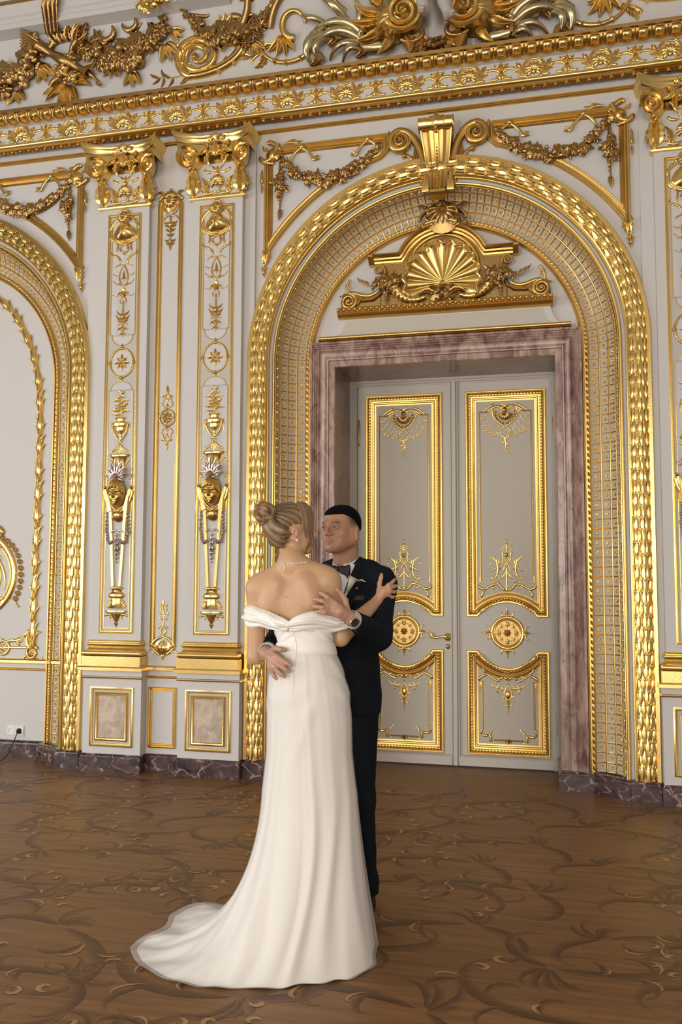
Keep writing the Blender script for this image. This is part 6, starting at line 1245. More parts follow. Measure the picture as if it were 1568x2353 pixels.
def nails(pre, rf, par, nrm):
    """a small nail plate on each finger tip, facing nrm"""
    m = MB(); nrm = A3(*nrm); nrm /= np.linalg.norm(nrm)
    for f in ('idx', 'mid', 'rng', 'pky', 'thb'):
        a, b = A3(*J[pre + '_' + f][-2]), A3(*J[pre + '_' + f][-1]); d = (b - a) / np.linalg.norm(b - a); n_ = nrm - (nrm @ d) * d; n_ /= np.linalg.norm(n_); s_ = np.cross(d, n_)
        u = np.linspace(-1, 1, 6)[:, None, None]; v = np.linspace(-1, 1, 6)[None, :, None]; w = rf * .62 * np.sqrt(np.clip(1.1 - np.abs(v) ** 3, .05, 1))
        m.grid(b - d * rf * .15 + u * w * s_ + v * rf * .72 * d + (n_ * rf * .84) - n_ * rf * .28 * u ** 2 - n_ * .18 * rf * np.clip(v, 0, 1) ** 2)
    o = m.build('fingernails', M_skin, par, sharp=0); set_col(o, lambda P: np.tile((.50, .30, .235), (len(P), 1))); return o
# ================================================================ CHERUB OF THE COVE
ch = thing('cherub_statue', 'pale stucco cherub standing between the two gilt volutes at the top', 'statue', (0, -.28, 5.30))
S = SDF(); yk = -.33
for hip, knee, ank, toe in (((-.055, yk, 5.70), (-.075, yk - .07, 5.55), (-.035, yk - .03, 5.405), (-.055, yk - .10, 5.375)), ((.055, yk, 5.69), (.075, yk - .06, 5.52), (.120, yk - .02, 5.36), (.150, yk - .09, 5.325))):
    S.cone(hip, knee, .078, .050, .02); S.cone(knee, tuple((np.array(knee) + np.array(ank)) / 2), .048, .046, .015); S.cone(tuple((np.array(knee) + np.array(ank)) / 2), ank, .045, .030, .015); S.cone(ank, toe, .030, .026, .015)
    for k in range(5): d_ = (k - 2) * .010; S.ell((toe[0] + d_, toe[1] - .022, toe[2] - .008), (.007, .012, .008), .004)
S.ell((0, yk + .01, 5.80), (.115, .09, .12), .05); S.ell((0, yk - .03, 5.84), (.09, .085, .09), .04); S.ell((0, yk, 5.98), (.10, .075, .11), .04); S.ell((0, yk - .02, 6.17), (.072, .078, .085), .03); S.cone((0, yk, 6.04), (0, yk, 6.14), .05, .05, .02)
for s in (-1, 1): S.cone((s * .10, yk, 6.04), (s * .20, yk - .05, 5.92), .04, .032, .03); S.cone((s * .20, yk - .05, 5.92), (s * .14, yk - .14, 5.99), .032, .026, .015)
v, q = S.mesh(.007, (-.3, -.62, 5.27), (.3, -.12, 6.3)); m = MB(); m.add(v, q); m.build('body', M_cherub, ch, sharp=0)
m = RB(lambda V: np.stack([V[:, 0], yk - .085 - V[:, 2], V[:, 1]], -1)); 
for k in range(5): m.tube(bez((-.13, 5.73 - .012 * k), (-.04, 5.66 - .02 * k), (.06, 5.70 - .01 * k), (.15, 5.62 + .01 * k), 20), .018, 1.0, .01)
m.build('loin_sash', M_oldgold, ch)
# ================================================================ THE MAN
gm = thing('person', 'man in navy suit and bow tie facing the camera, holding the woman', 'person', (-.09, -2.36, 0))
GH = A3(-.148, -2.395, 1.662); GF = (-.40, -.917); GR_ = frame(GF, .0, .02)
S = SDF(); GT = head(S, GH, GR_, .985, True)
S.cone(GT(0, -.020, -.055), (-.130, -2.355, 1.47), .051, .058, .02); S.cone(GT(0, .012, -.085), (-.138, -2.375, 1.49), .028, .030, .03)
GC = A3(-.125, -2.36, 0); tl, tf = A3(.98, -.2, 0), A3(-.2, -.98, 0); TR = np.stack([tl, tf, A3(0, 0, 1)], 1)
tp = lambda u, d, z: GC + tl * u + tf * d + A3(0, 0, z)
S.ell(tp(0, .0, 1.30), (.155, .095, .19), .04, TR); S.ell(tp(0, 0, 1.02), (.14, .10, .18), .05, TR); S.cone(tp(-.15, 0, 1.43), tp(.15, 0, 1.43), .05, .05, .05)
LE, RE = A3(.042, -2.53, 1.205), A3(-.385, -2.47, 1.215)
LS, RS = tp(.165, .0, 1.425), tp(-.17, 0, 1.425); LW, RW = A3(*J['GL_wrist']), A3(*J['GR_wrist'])
for sh_, el, wr in ((LS, LE, LW), (RS, RE, RW)): S.cone(sh_, el, .046, .038, .02); S.cone(el, wr, .040, .0265, .015)
hand(S, 'GL', .0245, .0093); hand(S, 'GR', .0245, .0093)
for u in (-1, 1):
    hp, kn, an = tp(.066 * u, 0, .90), tp(.069 * u, .015, .50), tp(.080 * u, -.01, .09); S.cone(hp, kn, .065, .048, .03); S.cone(kn, an, .046, .034, .02); S.cone(an + A3(0, 0, -.04), an + tf * .07 + A3(0, 0, -.05), .030, .022, .02)
def gclip(parts):
    V, Q, n = [], [], 0
    for h, lo, hi in parts: v, q = S.mesh(h, lo, hi); V.append(v); Q.append(q + n); n += len(v)
    return np.concatenate(V), np.concatenate(Q)
v, q = gclip([(.0020, (-.30, -2.56, 1.485), (.02, -2.26, 1.80)), (.0024, (-.20, -2.92, 1.25), (.03, -2.735, 1.44)), (.0024, (-.40, -2.95, 1.03), (-.2, -2.765, 1.20)), (.008, (-.5, -2.80, .0), (.14, -2.2, 1.49))])
gb = seam(gm, 'body', M_skin, v, q)
def gcol(P):
    L = (P - GH) @ GR_ / .985; n = len(P); c = np.tile(np.array((.41, .212, .122)), (n, 1)); hd = P[:, 2] > 1.49
    G = lambda x, y, z, sx, sy, sz: np.exp(-((L[:, 0] - x) / sx) ** 2 - ((L[:, 1] - y) / sy) ** 2 - ((L[:, 2] - z) / sz) ** 2)
    def mix(m, col): 
        m = np.clip(m, 0, 1)[:, None] * hd[:, None]; c[:] = c * (1 - m) + np.array(col) * m
    mix(.25 * (G(.045, .06, -.02, .03, .03, .03) + G(-.045, .06, -.02, .03, .03, .03) + G(0, .11, -.025, .02, .02, .02)), (.50, .20, .13))
    st = np.clip((-.045 - L[:, 2]) / .02, 0, 1) * np.clip((L[:, 1] - .0) / .03, 0, 1) * np.clip((L[:, 2] + .125) / .02, 0, 1); mix(.22 * st, (.16, .10, .075))
    mix(.85 * np.exp(-((L[:, 2] + .0615) / .0062) ** 2) * (np.abs(L[:, 0]) < .024) * (L[:, 1] > .08), (.34, .145, .105))
    for x in (-1, 1): u = np.clip((x * L[:, 0] - .012) / .038, 0, 1); zb = .0195 + .0035 * np.sin(u * 2.4); mix(.9 * np.clip(u * 6, 0, 1) * np.clip((1 - u) * 3.2, 0, 1) * np.exp(-((L[:, 2] - zb) / (.0050 - .0018 * u)) ** 2) * ((x * L[:, 0] > .010) & (x * L[:, 0] < .053)) * (L[:, 1] > .05), (.045, .026, .018)); mix(.85 * np.exp(-((L[:, 2] - .0072 + .5 * (x * L[:, 0] - .031) ** 2 / .02) / .0020) ** 2) * ((x * L[:, 0] > .017) & (x * L[:, 0] < .046)) * (L[:, 1] > .07), (.05, .028, .02))
    # very short clipped sides fading into the dark top
    line = .056 - .050 * np.clip((.056 - L[:, 1]) / .08, 0, 1.2); fade = np.clip((L[:, 2] - (line - .042)) / .045, 0, 1) * np.clip((.048 - L[:, 1]) / .03, 0, 1); ear_ = np.exp(-((L[:, 1] + .012) / .024) ** 4 - ((L[:, 2] + .027) / .036) ** 4) * (np.abs(L[:, 0]) > .069); fade *= 1 - np.clip(ear_ * 1.5, 0, 1)
    mix(.9 * fade ** .9, (.026, .02, .018)); mix(.75 * np.clip((-.050 - L[:, 1]) / .03, 0, 1) * (L[:, 2] > -.05), (.03, .022, .02))
    hn = ~hd; c[hn] = (.44, .25, .165); kn = np.zeros(n)
    for p_ in ('GL', 'GR'):
        for f in ('idx', 'mid', 'rng', 'pky'):
            for k in (0, 1, 2): kn += np.exp(-np.sum((P - A3(*J[p_ + '_' + f][k])) ** 2, 1) / .009 ** 2)
    m = np.clip(kn * .3, 0, .35)[:, None] * hn[:, None]; return c * (1 - m) + np.array((.46, .205, .13)) * m
set_col(gb, gcol); eyeballs(GT, GR_, .985, (-.62, -.78, -.02), gm, (.045, .030, .018)); nails('GL', .0093, gm, (-.1, -1, .25)); nails('GR', .0093, gm, (-.1, -1, .1))
# clipped dark hair on top
S2 = SDF(); R_h = GR_
S2.ell(GT(0, -.016, .039), np.array((.0752, .0868, .0690)) * .985, .01, R_h); S2.ell(GT(0, .014, .047), np.array((.0690, .0720, .0535)) * .985, .02, R_h); S2.ell(GT(0, -.024, .0), np.array((.0695, .0755, .063)) * .985, .03, R_h)
def cut(P):
    L = (P - GH) @ GR_ / .985; lim = .056 - .054 * np.clip((.056 - L[..., 1]) / .08, 0, 1.3); return .0032 * np.exp(-np.clip((L[..., 2] - lim) / .007, 0, 9) ** 2), lim - L[..., 2]
S2.clip = lambda P: cut(P)[1]; S2.disp = lambda P: cut(P)[0]
v, q = S2.mesh(.0024, (-.28, -2.56, 1.60), (0, -2.26, 1.80)); hr = seam(gm, 'hair', M_hairb, v, q); set_col(hr, lambda P: np.tile((.0030, .0030, .0036), (len(P), 1)) * (1 + .4 * np.sin(P[:, :1] * 900) * np.sin(P[:, 2:] * 700)))
# ---- jacket (torso and sleeves as one cloth surface)
S3 = SDF(); S3.ell(tp(0, .0, 1.30), (.178, .118, .21), .04, TR); S3.ell(tp(0, .012, 1.32), (.15, .118, .15), .04, TR); S3.cone(tp(-.135, -.01, 1.440), tp(.135, -.01, 1.440), .055, .055, .05); S3.cone(tp(-.09, -.02, 1.480), tp(.09, -.02, 1.480), .035, .035, .06)
for s in (-1, 1): S3.cone(tp(s * .045 - .004, -.012, 1.508), tp(s * .150, -.01, 1.440), .030, .050, .03)
S3.ell(tp(0, .0, 1.10), (.140, .108, .20), .05, TR); S3.ell(tp(.004, -.005, .98), (.144, .112, .16), .04, TR); S3.ell(tp(.004, -.005, .88), (.146, .114, .14), .04, TR)
for sh_, el, wr in ((LS, LE, LW), (RS, RE, RW)):
    u = (wr - el) / np.linalg.norm(wr - el); S3.cone(sh_ + A3(0, 0, -.004), el, .0645, .056, .035); S3.cone(el, wr - u * .042, .057, .041, .020); S3.ell(el, (.058, .058, .058), .02)
def wr_(P):
    return .0024 * np.sin(P[..., 2] * 95 + P[..., 0] * 60 + 2.2 * np.sin(P[..., 0] * 30)) * np.exp(-((P[..., 2] - 1.22) / .07) ** 2) * (P[..., 0] > -.06) + .0018 * np.sin(P[..., 2] * 40 - P[..., 0] * 70)
S3.disp = wr_; lu, ru = (LW - LE) / np.linalg.norm(LW - LE), (RW - RE) / np.linalg.norm(RW - RE)
def open_ends(P):      # hem, cuffs and neck opening cut clean
    d = .862 - P[..., 2]
    for w_, u_ in ((LW, lu), (RW, ru)): d = np.maximum(d, np.where(np.linalg.norm(P - w_, axis=-1) < .11, (P - (w_ - u_ * .030)) @ u_, -1))
    return np.maximum(d, np.where(P[..., 2] > 1.44, .0575 - np.linalg.norm((P - A3(-.131, -2.362, 0))[..., :2], axis=-1), -1))
S3.clip = open_ends
v, q = S3.mesh(.005, (-.52, -2.86, .835), (.16, -2.18, 1.58)); jk = seam(gm, 'jacket', M_suit, v, q); jk.data.set_sharp_from_angle(angle=math.radians(50))
def front(u, z, lift=0.):
    """points of the chest lifted off the jacket front: march along the facing direction"""
    u = np.asarray(u, float); z = np.broadcast_to(np.asarray(z, float), u.shape); d = np.full(u.shape, .26)
    for _ in range(40):
        P = GC + u[..., None] * tl + d[..., None] * tf + z[..., None] * A3(0, 0, 1); d = np.maximum(d - np.clip(S3(P), -.02, .05) * .8, .045)
    return GC + u[..., None] * tl + (d + lift)[..., None] * tf + z[..., None] * A3(0, 0, 1)
def patch(name, mt, left, right, zs, lift, par=jk, n=9):
    Lf, Rt = np.interp(zs, *np.array(left)[::-1].T[::-1]) if False else np.interp(zs, [p[1] for p in left], [p[0] for p in left]), np.interp(zs, [p[1] for p in right], [p[0] for p in right])
    t = np.linspace(0, 1, n)[None]; u = Lf[:, None] * (1 - t) + Rt[:, None] * t; lf = lift * (1 + 0 * t) + 0 * u
    P = front(u, np.broadcast_to(np.asarray(zs)[:, None], u.shape), 0.); P = P + (lf)[..., None] * tf; m = MB(); m.grid(P)
    e = P.copy() - tf * lift * 1.0
    for a in (0, -1): m.grid(np.stack([P[:, a], e[:, a]], 1))
    m.grid(np.stack([P[0], e[0]], 0)); m.grid(np.stack([P[-1], e[-1]], 0)); return m.build(name, mt, par, sharp=50)
zs = np.linspace(1.20, 1.505, 26)
patch('shirt_front', M_shirt, [(-.001, 1.20), (-.035, 1.33), (-.056, 1.47), (-.058, 1.53)], [(.001, 1.20), (.035, 1.33), (.056, 1.47), (.058, 1.53)], zs, .004, gm)
for s in (1, -1):
    a = [(0, 1.20), (.033 * s, 1.33), (.052 * s, 1.47), (.060 * s, 1.525)]; b = [(.008 * s, 1.20), (.080 * s, 1.34), (.108 * s, 1.435), (.078 * s, 1.444), (.086 * s, 1.50), (.080 * s, 1.525)]
    patch('lapel', M_lapel, a, b, np.r_[np.linspace(1.20, 1.435, 20), np.linspace(1.444, 1.512, 9)], .009, jk)
m = MB(); P = []
for i, zz_ in enumerate(np.linspace(0, 1, 6)):
    row = []
    for a in np.linspace(.30, 2 * PI - .30, 40):
        dip = .050 * (1 + math.cos(a)) / 2; r = .0600 - .005 * zz_ + .003 * math.sin(zz_ * PI); c_ = A3(-.130, -2.360, 0) * (1 - zz_) + A3(-.135, -2.370, 0) * zz_
        row.append(c_ + tl * (r * math.sin(a)) + tf * (r * 1.06 * math.cos(a)) + A3(0, 0, 1.512 - dip * .9 + zz_ * (.045 - .004 * (1 + math.cos(a)))))
    P.append(row)
m.grid(P); m.grid(np.array([P[-1], np.array(P[-1]) * 1 + 0, P[0]])[[0, 2]] + tf * 0 + A3(0, 0, 0)) if False else None
co_ = m.build('shirt_collar', M_shirt, gm, sharp=0); sm = co_.modifiers.new('cloth', 'SOLIDIFY'); sm.thickness = .003; sm.offset = 1
# jacket collar round the back and sides of the neck
m = MB(); P = []
for i, zz_ in enumerate(np.linspace(0, 1, 5)):
    row = []
    for a in np.linspace(1.25, 2 * PI - 1.25, 36):
        f_ = (1 + math.cos(a)) / 2; r = .092 - .024 * zz_ + .004 * math.sin(zz_ * PI); row.append(A3(-.130, -2.358, 0) + tl * (r * math.sin(a)) + tf * (r * 1.05 * math.cos(a)) + A3(0, 0, 1.494 + .046 * zz_ - .030 * f_ * zz_ - .01 * f_))
    P.append(row)
m.grid(P); o = m.build('jacket_collar', M_lapel, jk, sharp=0); o.modifiers.new('cloth', 'SOLIDIFY').thickness = .004
# bow tie
BT = front(np.array([-.008]), np.array([1.484]), .020)[0] + tf * .004
def bt(u, d, z): return BT + tl * u + tf * d + A3(0, 0, z)
tie = bpy.data.objects.new('bow_tie', None); COL.objects.link(tie); tie.parent = gm; tie.location = Vector(BT) - Vector(gm.location)
for s in (-1, 1):
    m = MB(); a = np.linspace(0, 2 * PI, 25)[None]; u = np.linspace(0, 1, 14)[:, None]; hh = .010 + .021 * u ** .8 + .002 * np.sin(u * 9); th_ = .007 + .006 * np.sin(PI * u ** .8)
    X = s * (.006 + .050 * u); drop = -.012 * u * (1 if s > 0 else .3); gr = 1 - .18 * (1 - u) * np.abs(np.sin(a * 2.5))
    m.grid(BT + (X + 0 * a)[..., None] * tl + (th_ * np.sin(a) * gr * (1 - .0 * u))[..., None] * tf + (drop + hh * np.cos(a))[..., None] * A3(0, 0, 1)); m.add([bt(s * .056, th_[-1, 0] * math.sin(t_) , drop[-1, 0] + hh[-1, 0] * math.cos(t_)) for t_ in a[0]] + [bt(s * .055, 0, drop[-1, 0])], None, [(i, i + 1, 25) for i in range(24)]); m.build('wing', M_tie, tie, sharp=60)
m = MB(); u = np.linspace(0, PI, 9)[:, None]; a = np.linspace(0, 2 * PI, 16, endpoint=False)[None]; m.grid(BT + (.011 * np.sin(u) * np.cos(a))[..., None] * tl + (.012 * np.sin(u) * np.sin(a))[..., None] * tf + (.013 * np.cos(u) + 0 * a)[..., None] * A3(0, 0, 1) + tf * .005, cv=True); m.build('knot', M_tie, tie, sharp=0)
# cuffs
for wr, u, nm in ((LW, lu, 'shirt_cuff'), (RW, ru, 'shirt_cuff')):
    a1 = np.cross(u, [0, 0, 1.]); a1 /= np.linalg.norm(a1); a2 = np.cross(u, a1); m = MB(); a = np.linspace(0, 2 * PI, 28, endpoint=False)[None]; t_ = np.array([-.060, -.035, -.012, -.006, -.006, -.02])[:, None]; r = np.array([.035, .0345, .034, .0335, .031, .031])[:, None]
    m.grid(wr + t_[..., None] * u + (r * np.cos(a))[..., None] * a1 + (r * 1.05 * np.sin(a))[..., None] * a2, cv=True); m.build(nm, M_shirt, gm, sharp=50)
for k in range(4):
    m = MB(); c = LW - lu * (.052 + .016 * k) + A3(.004, -.030, -.034); u = np.linspace(0, PI, 7)[:, None]; a = np.linspace(0, 2 * PI, 12, endpoint=False)[None]; m.grid(c + np.stack([.0052 * np.sin(u) * np.cos(a), .004 * np.cos(u) + 0 * a, .0052 * np.sin(u) * np.sin(a)], -1), cv=True); m.build('cuff_button', M_dial, jk, sharp=0)
# pocket flap
patch('pocket_flap', M_lapel, [(.035, 1.045), (.035, 1.095)], [(.135, 1.055), (.137, 1.105)], np.linspace(1.045, 1.10, 6), .005, jk)
patch('breast_pocket', M_tie, [(.066, 1.352), (.068, 1.372)], [(.125, 1.36), (.125, 1.366)], np.linspace(1.352, 1.372, 4), .006, jk)
# watch on the left wrist
wt = bpy.data.objects.new('wrist_watch', None); COL.objects.link(wt); wt.parent = gm; wt.location = Vector(LW) - Vector(gm.location)
wu = (LW - A3(*J['GL_palm'])); wu /= np.linalg.norm(wu); wn = A3(-.05, -1, .10); wn -= (wn @ wu) * wu; wn /= np.linalg.norm(wn); ws = np.cross(wu, wn); WC = LW + wu * .004
m = MB(); a = np.linspace(0, 2 * PI, 49)[:-1][:, None]; pr = np.array([(-.0105, .0285), (-.0115, .0305), (-.006, .0318), (0, .0312), (.006, .0318), (.0115, .0305), (.0105, .0285)]); R_b = pr[None, :, 1] * (1 + .015 * np.sign(np.sin(a * 14)))
m.grid(WC + (pr[None, :, 0] + 0 * a)[..., None] * wu + (R_b * np.cos(a))[..., None] * wn + (R_b * np.sin(a))[..., None] * ws, cu=True); m.build('bracelet', M_silverj, wt, sharp=50)
def disc(mb, r, hs, n=28, sc_=0): 
    a = np.linspace(0, 2 * PI, n, endpoint=False)[:, None]; q = np.array(r)[None]; h = np.array(hs)[None]; qq = q * (1 + sc_ * np.cos(a * 8)); mb.grid(WC + wn * .028 + h[..., None] * wn + (qq * np.cos(a))[..., None] * wu + (qq * np.sin(a))[..., None] * ws, cu=True)
m = MB(); disc(m, [.0195, .0205, .020, .0185, .0165, .0160], [0, .004, .008, .0105, .0105, .0095], 40, .02); m.build('case', M_silverj, wt, sharp=50)
m = MB(); disc(m, [.0162, .008, .0001], [.0092, .0094, .0095]); m.build('dial', M_dial, wt, sharp=0)
m = MB(); up = wn
for k in range(12):
    a = k * PI / 6; c = WC + wn * .0378 + .0122 * (math.cos(a) * wu + math.sin(a) * ws); d1, d2 = math.cos(a) * wu + math.sin(a) * ws, -math.sin(a) * wu + math.cos(a) * ws; m.add([c + .0026 * i * d1 + .0012 * j * d2 for i, j in ((-1, -1), (1, -1), (1, 1), (-1, 1))], [(0, 1, 2, 3)])
for a, L_, w_ in ((2.2, .009, .0011), (.6, .012, .0009)):
    d1, d2 = math.cos(a) * wu + math.sin(a) * ws, -math.sin(a) * wu + math.cos(a) * ws; c = WC + wn * .0384; m.add([c - .002 * d1 - w_ * d2, c + L_ * d1 - w_ * .4 * d2, c + L_ * d1 + w_ * .4 * d2, c - .002 * d1 + w_ * d2], [(0, 1, 2, 3)])
m.build('hands_and_markers', M_silverj, wt, sharp=0)
def band_ring(name, a, b, t, r, par, mt=M_silverj):
    a, b = A3(*a), A3(*b); d = (b - a) / np.linalg.norm(b - a); c = a + (b - a) * t; x = np.cross(d, [0, 0, 1.]); x /= np.linalg.norm(x); y = np.cross(d, x); m = MB(); u = np.linspace(0, 2 * PI, 24, endpoint=False)[:, None]; w = np.linspace(0, 2 * PI, 8, endpoint=False)[None]; rr = r + .0012 * np.cos(w)
    m.grid(c + (.0019 * np.sin(w) + 0 * u)[..., None] * d + (rr * np.cos(u))[..., None] * x + (rr * np.sin(u))[..., None] * y, cu=True, cv=True); return m.build(name, mt, par, sharp=0)
band_ring('wedding_ring', J['GR_rng'][0], J['GR_rng'][1], .45, .0106, gm)
# trousers and shoes
S4 = SDF()
for u in (-1, 1):
    hp, kn, an = tp(.066 * u, 0, .90), tp(.069 * u, .015, .50), tp(.080 * u, -.01, .085); S4.cone(hp, kn, .078, .060, .03); S4.cone(kn, an, .060, .054, .03); S4.ell(an + A3(0, 0, .05) + tf * .01, (.059, .066, .06), .03)
S4.ell(tp(0, 0, .95), (.128, .10, .13), .05, TR); S4.disp = lambda P: .003 * np.sin(P[..., 2] * 60 + P[..., 0] * 40) * np.clip((.42 - P[..., 2]) / .3, 0, 1)
S4.clip = lambda P: .105 - P[..., 2]
v, q = S4.mesh(.007, (-.36, -2.56, .03), (.12, -2.2, 1.06)); o = seam(gm, 'trousers', M_suit, v, q); o.data.set_sharp_from_angle(angle=math.radians(50))
for u in (-1, 1):
    an = tp(.082 * u, -.01, 0); fd = tf * .96 + tl * .25 * u; fd /= np.linalg.norm(fd); sd = np.cross(fd, [0, 0, 1.]); Rs = np.stack([sd, fd, A3(0, 0, 1)], 1); S5 = SDF()
    S5.ell(an - fd * .03 + A3(0, 0, .045), (.040, .055, .055), .02, Rs); S5.ell(an + fd * .08 + A3(0, 0, .032), (.044, .10, .036), .03, Rs); S5.ell(an + fd * .15 + A3(0, 0, .026), (.042, .065, .026), .03, Rs); S5.cone(an + A3(0, 0, .06), an + A3(0, 0, .11), .042, .04, .02)
    v, q = S5.mesh(.005, tuple(an + A3(-.2, -.28, .0)), tuple(an + A3(.2, .15, .15))); v[:, 2] = np.maximum(v[:, 2], .012); shoe = seam(gm, 'shoe', M_shoe, v, q)
    m = MB(); a = np.linspace(0, 2 * PI, 30, endpoint=False)[:, None]; wv_ = .043 * (1 + .15 * np.sin(a)) ; P_ = an + A3(0, 0, 0) + fd * .06 + (np.cos(a) * wv_)[..., None] * sd + (np.sin(a) * .142)[..., None] * fd; m.grid(np.stack([P_[:, 0] * A3(1, 1, 0) + A3(0, 0, z) for z in (.0, .016)], 1), cu=True); m.build('sole', M_black, shoe, sharp=40)
# calla lily pinned to the lapel
bo = bpy.data.objects.new('boutonniere', None); COL.objects.link(bo); bo.parent = gm; LB = front(np.array([.062]), np.array([1.385]), .016)[0]; bo.location = Vector(LB) - Vector(gm.location)
dn = A3(.42, -.10, .90); dn /= np.linalg.norm(dn); sd = np.cross(dn, tf); sd /= np.linalg.norm(sd); ft = np.cross(sd, dn); ft = ft if ft @ tf > 0 else -ft
m = MB(); u = np.linspace(0, 1, 22)[:, None]; a = np.linspace(0, 2 * PI, 33)[None]; r = .0055 + .0075 * np.clip(u / .6, 0, 1) + .017 * np.clip((u - .62) / .38, 0, 1) ** 1.6; ln = .075 * u + .010 * np.clip((u - .7) / .3, 0, 1) * np.cos(a - .6) * 1.2 - .014 * np.clip((u - .85) / .15, 0, 1) * (np.cos(a - .6) < .3); out = np.clip((u - .75) / .25, 0, 1) ** 2 * np.exp(-((np.cos(a - .6) - 1) / .5) ** 2) * .034
P = LB + ft * .012 + (ln)[..., None] * dn + (r * np.sin(a))[..., None] * ft + (r * np.cos(a) + out * np.cos(a))[..., None] * sd - (out * .25)[..., None] * dn
m.grid(P); o = m.build('lily_flower', M_lily, bo, sharp=0); set_col(o, lambda Q: (lambda t_: (1 - t_) * np.array((.16, .30, .045)) + t_ * np.array((.72, .70, .56)))(np.clip((((Q - LB) @ dn) - .008) / .045, 0, 1)[:, None]))
m = MB(); pipe(m, [LB - dn * .032 + ft * .012, LB - dn * .01 + ft * .012, LB + dn * .006 + ft * .012], [.0042, .0045, .0055]); m.build('lily_stem', M_shirt, bo, sharp=50)
m = RB(lambda V: LB + ft * (.013) + V[:, :1] * sd + V[:, 1:2] * dn + V[:, 2:] * ft); m.leaf((-.008, -.004), (.010, .010), .005, .1, 0); m.leaf((.004, -.004), (-.012, .008), .004, .1, 0); m.build('lily_sepal', mat('green_leaf', (.08, .16, .03, 1), .5), bo, sharp=0)
m = RB(lambda V: LB + ft * .006 + V[:, :1] * sd + V[:, 1:2] * dn + V[:, 2:] * ft); m.dome(.032, .035, .0045, h=.005); m.build('lapel_pin', M_silverj, gm, sharp=0)
# ================================================================ THE WOMAN
br = thing('person', 'woman in long white off-shoulder wedding dress with a bun, back to the camera', 'person', (-.24, -2.75, 0))
BH = A3(-.276, -2.728, 1.646); BF = (.84, .54); BR = frame(BF, -.02, 0.)
S = SDF(); BT_ = head(S, BH, BR, .93, False)
nk = A3(-.259, -2.768, 1.50); S.cone(BT_(0, -.016, -.055), nk, .039, .043, .02); S.cone(BT_(0, .005, -.085), nk + A3(.010, .03, .0), .024, .026, .02)
S.ell((-.250, -2.742, 1.340), (.112, .090, .125), .04); S.cone((-.372, -2.768, 1.418), (-.155, -2.745, 1.440), .046, .046, .05)
S.cone((-.262, -2.772, 1.50), (-.355, -2.772, 1.445), .030, .028, .05); S.cone((-.258, -2.768, 1.505), (-.16, -2.750, 1.470), .032, .030, .05)
S.ell((-.338, -2.800, 1.365), (.050, .030, .070), .04); S.ell((-.185, -2.795, 1.378), (.050, .030, .070), .04); S.cone((-.31, -2.818, 1.42), (-.345, -2.815, 1.34), .012, .014, .05); S.cone((-.20, -2.812, 1.43), (-.172, -2.806, 1.35), .012, .014, .05)
S.cone((-.256, -2.872, 1.50), (-.243, -2.862, 1.22), .014, .018, .045, True)
S.ell((-.222, -2.755, 1.18), (.094, .076, .13), .05); S.ell((-.225, -2.67, 1.32), (.11, .06, .075), .04); S.ell((-.196, -2.752, .99), (.124, .10, .13), .06)
BLs, BLe, BLw = A3(-.404, -2.772, 1.402), A3(-.410, -2.768, 1.135), A3(-.325, -2.60, 1.225)
S.ell(BLs + A3(.006, 0, .004), (.046, .047, .052), .03); S.cone(BLs, BLe, .0425, .033, .03); S.cone(BLe, BLw, .034, .022, .012); S.ell(BLe + A3(-.002, -.012, -.004), (.024, .024, .028), .015)
BRs, BRe, BRw = A3(-.118, -2.738, 1.428), A3(-.078, -2.690, 1.212), A3(*J['BR_wrist'])
S.ell(BRs + A3(-.004, 0, .006), (.050, .049, .054), .03); S.cone(BRs, BRe, .046, .037, .03); S.cone(BRe, BRw * .5 + BRe * .5, .037, .034, .012); S.cone(BRw * .5 + BRe * .5, BRw, .034, .0225, .01); S.ell(BRe + A3(.0, -.012, -.008), (.027, .025, .030), .015)
hand(S, 'BR', .0195, .0076)
pl_ = BLw + A3(.02, .05, .02); S.cone(BLw, pl_, .021, .024, .01)
for k in range(4): S.cone(pl_, pl_ + A3(.01 + .008 * k, .055, .035 - .018 * k), .011, .0085, .006); S.cone(pl_ + A3(.01 + .008 * k, .055, .035 - .018 * k), pl_ + A3(.012 + .008 * k, .09, .02 - .018 * k), .0085, .0065, .003)
S.cone(pl_, pl_ + A3(-.01, .045, .05), .011, .008, .006)
for u in (-1, 1):
    hp, kn, an = A3(-.196 + u * .060, -2.75, .92), A3(-.196 + u * .06, -2.735, .52), A3(-.196 + u * .06, -2.75, .13); S.cone(hp, kn, .070, .048, .04); S.cone(kn, an, .048, .030, .02); S.cone(an + A3(0, 0, -.02), an + A3(.03, .14, -.09), .030, .022, .02)
P_ = []
v, q = S.mesh(.0025, (-.50, -2.94, 1.10), (.14, -2.40, 1.80)); v2, q2 = S.mesh(.008, (-.40, -2.95, .0), (.0, -2.5, 1.12))
bb = seam(br, 'body', M_skin, np.concatenate([v, v2]), np.concatenate([q, q2 + len(v)]))
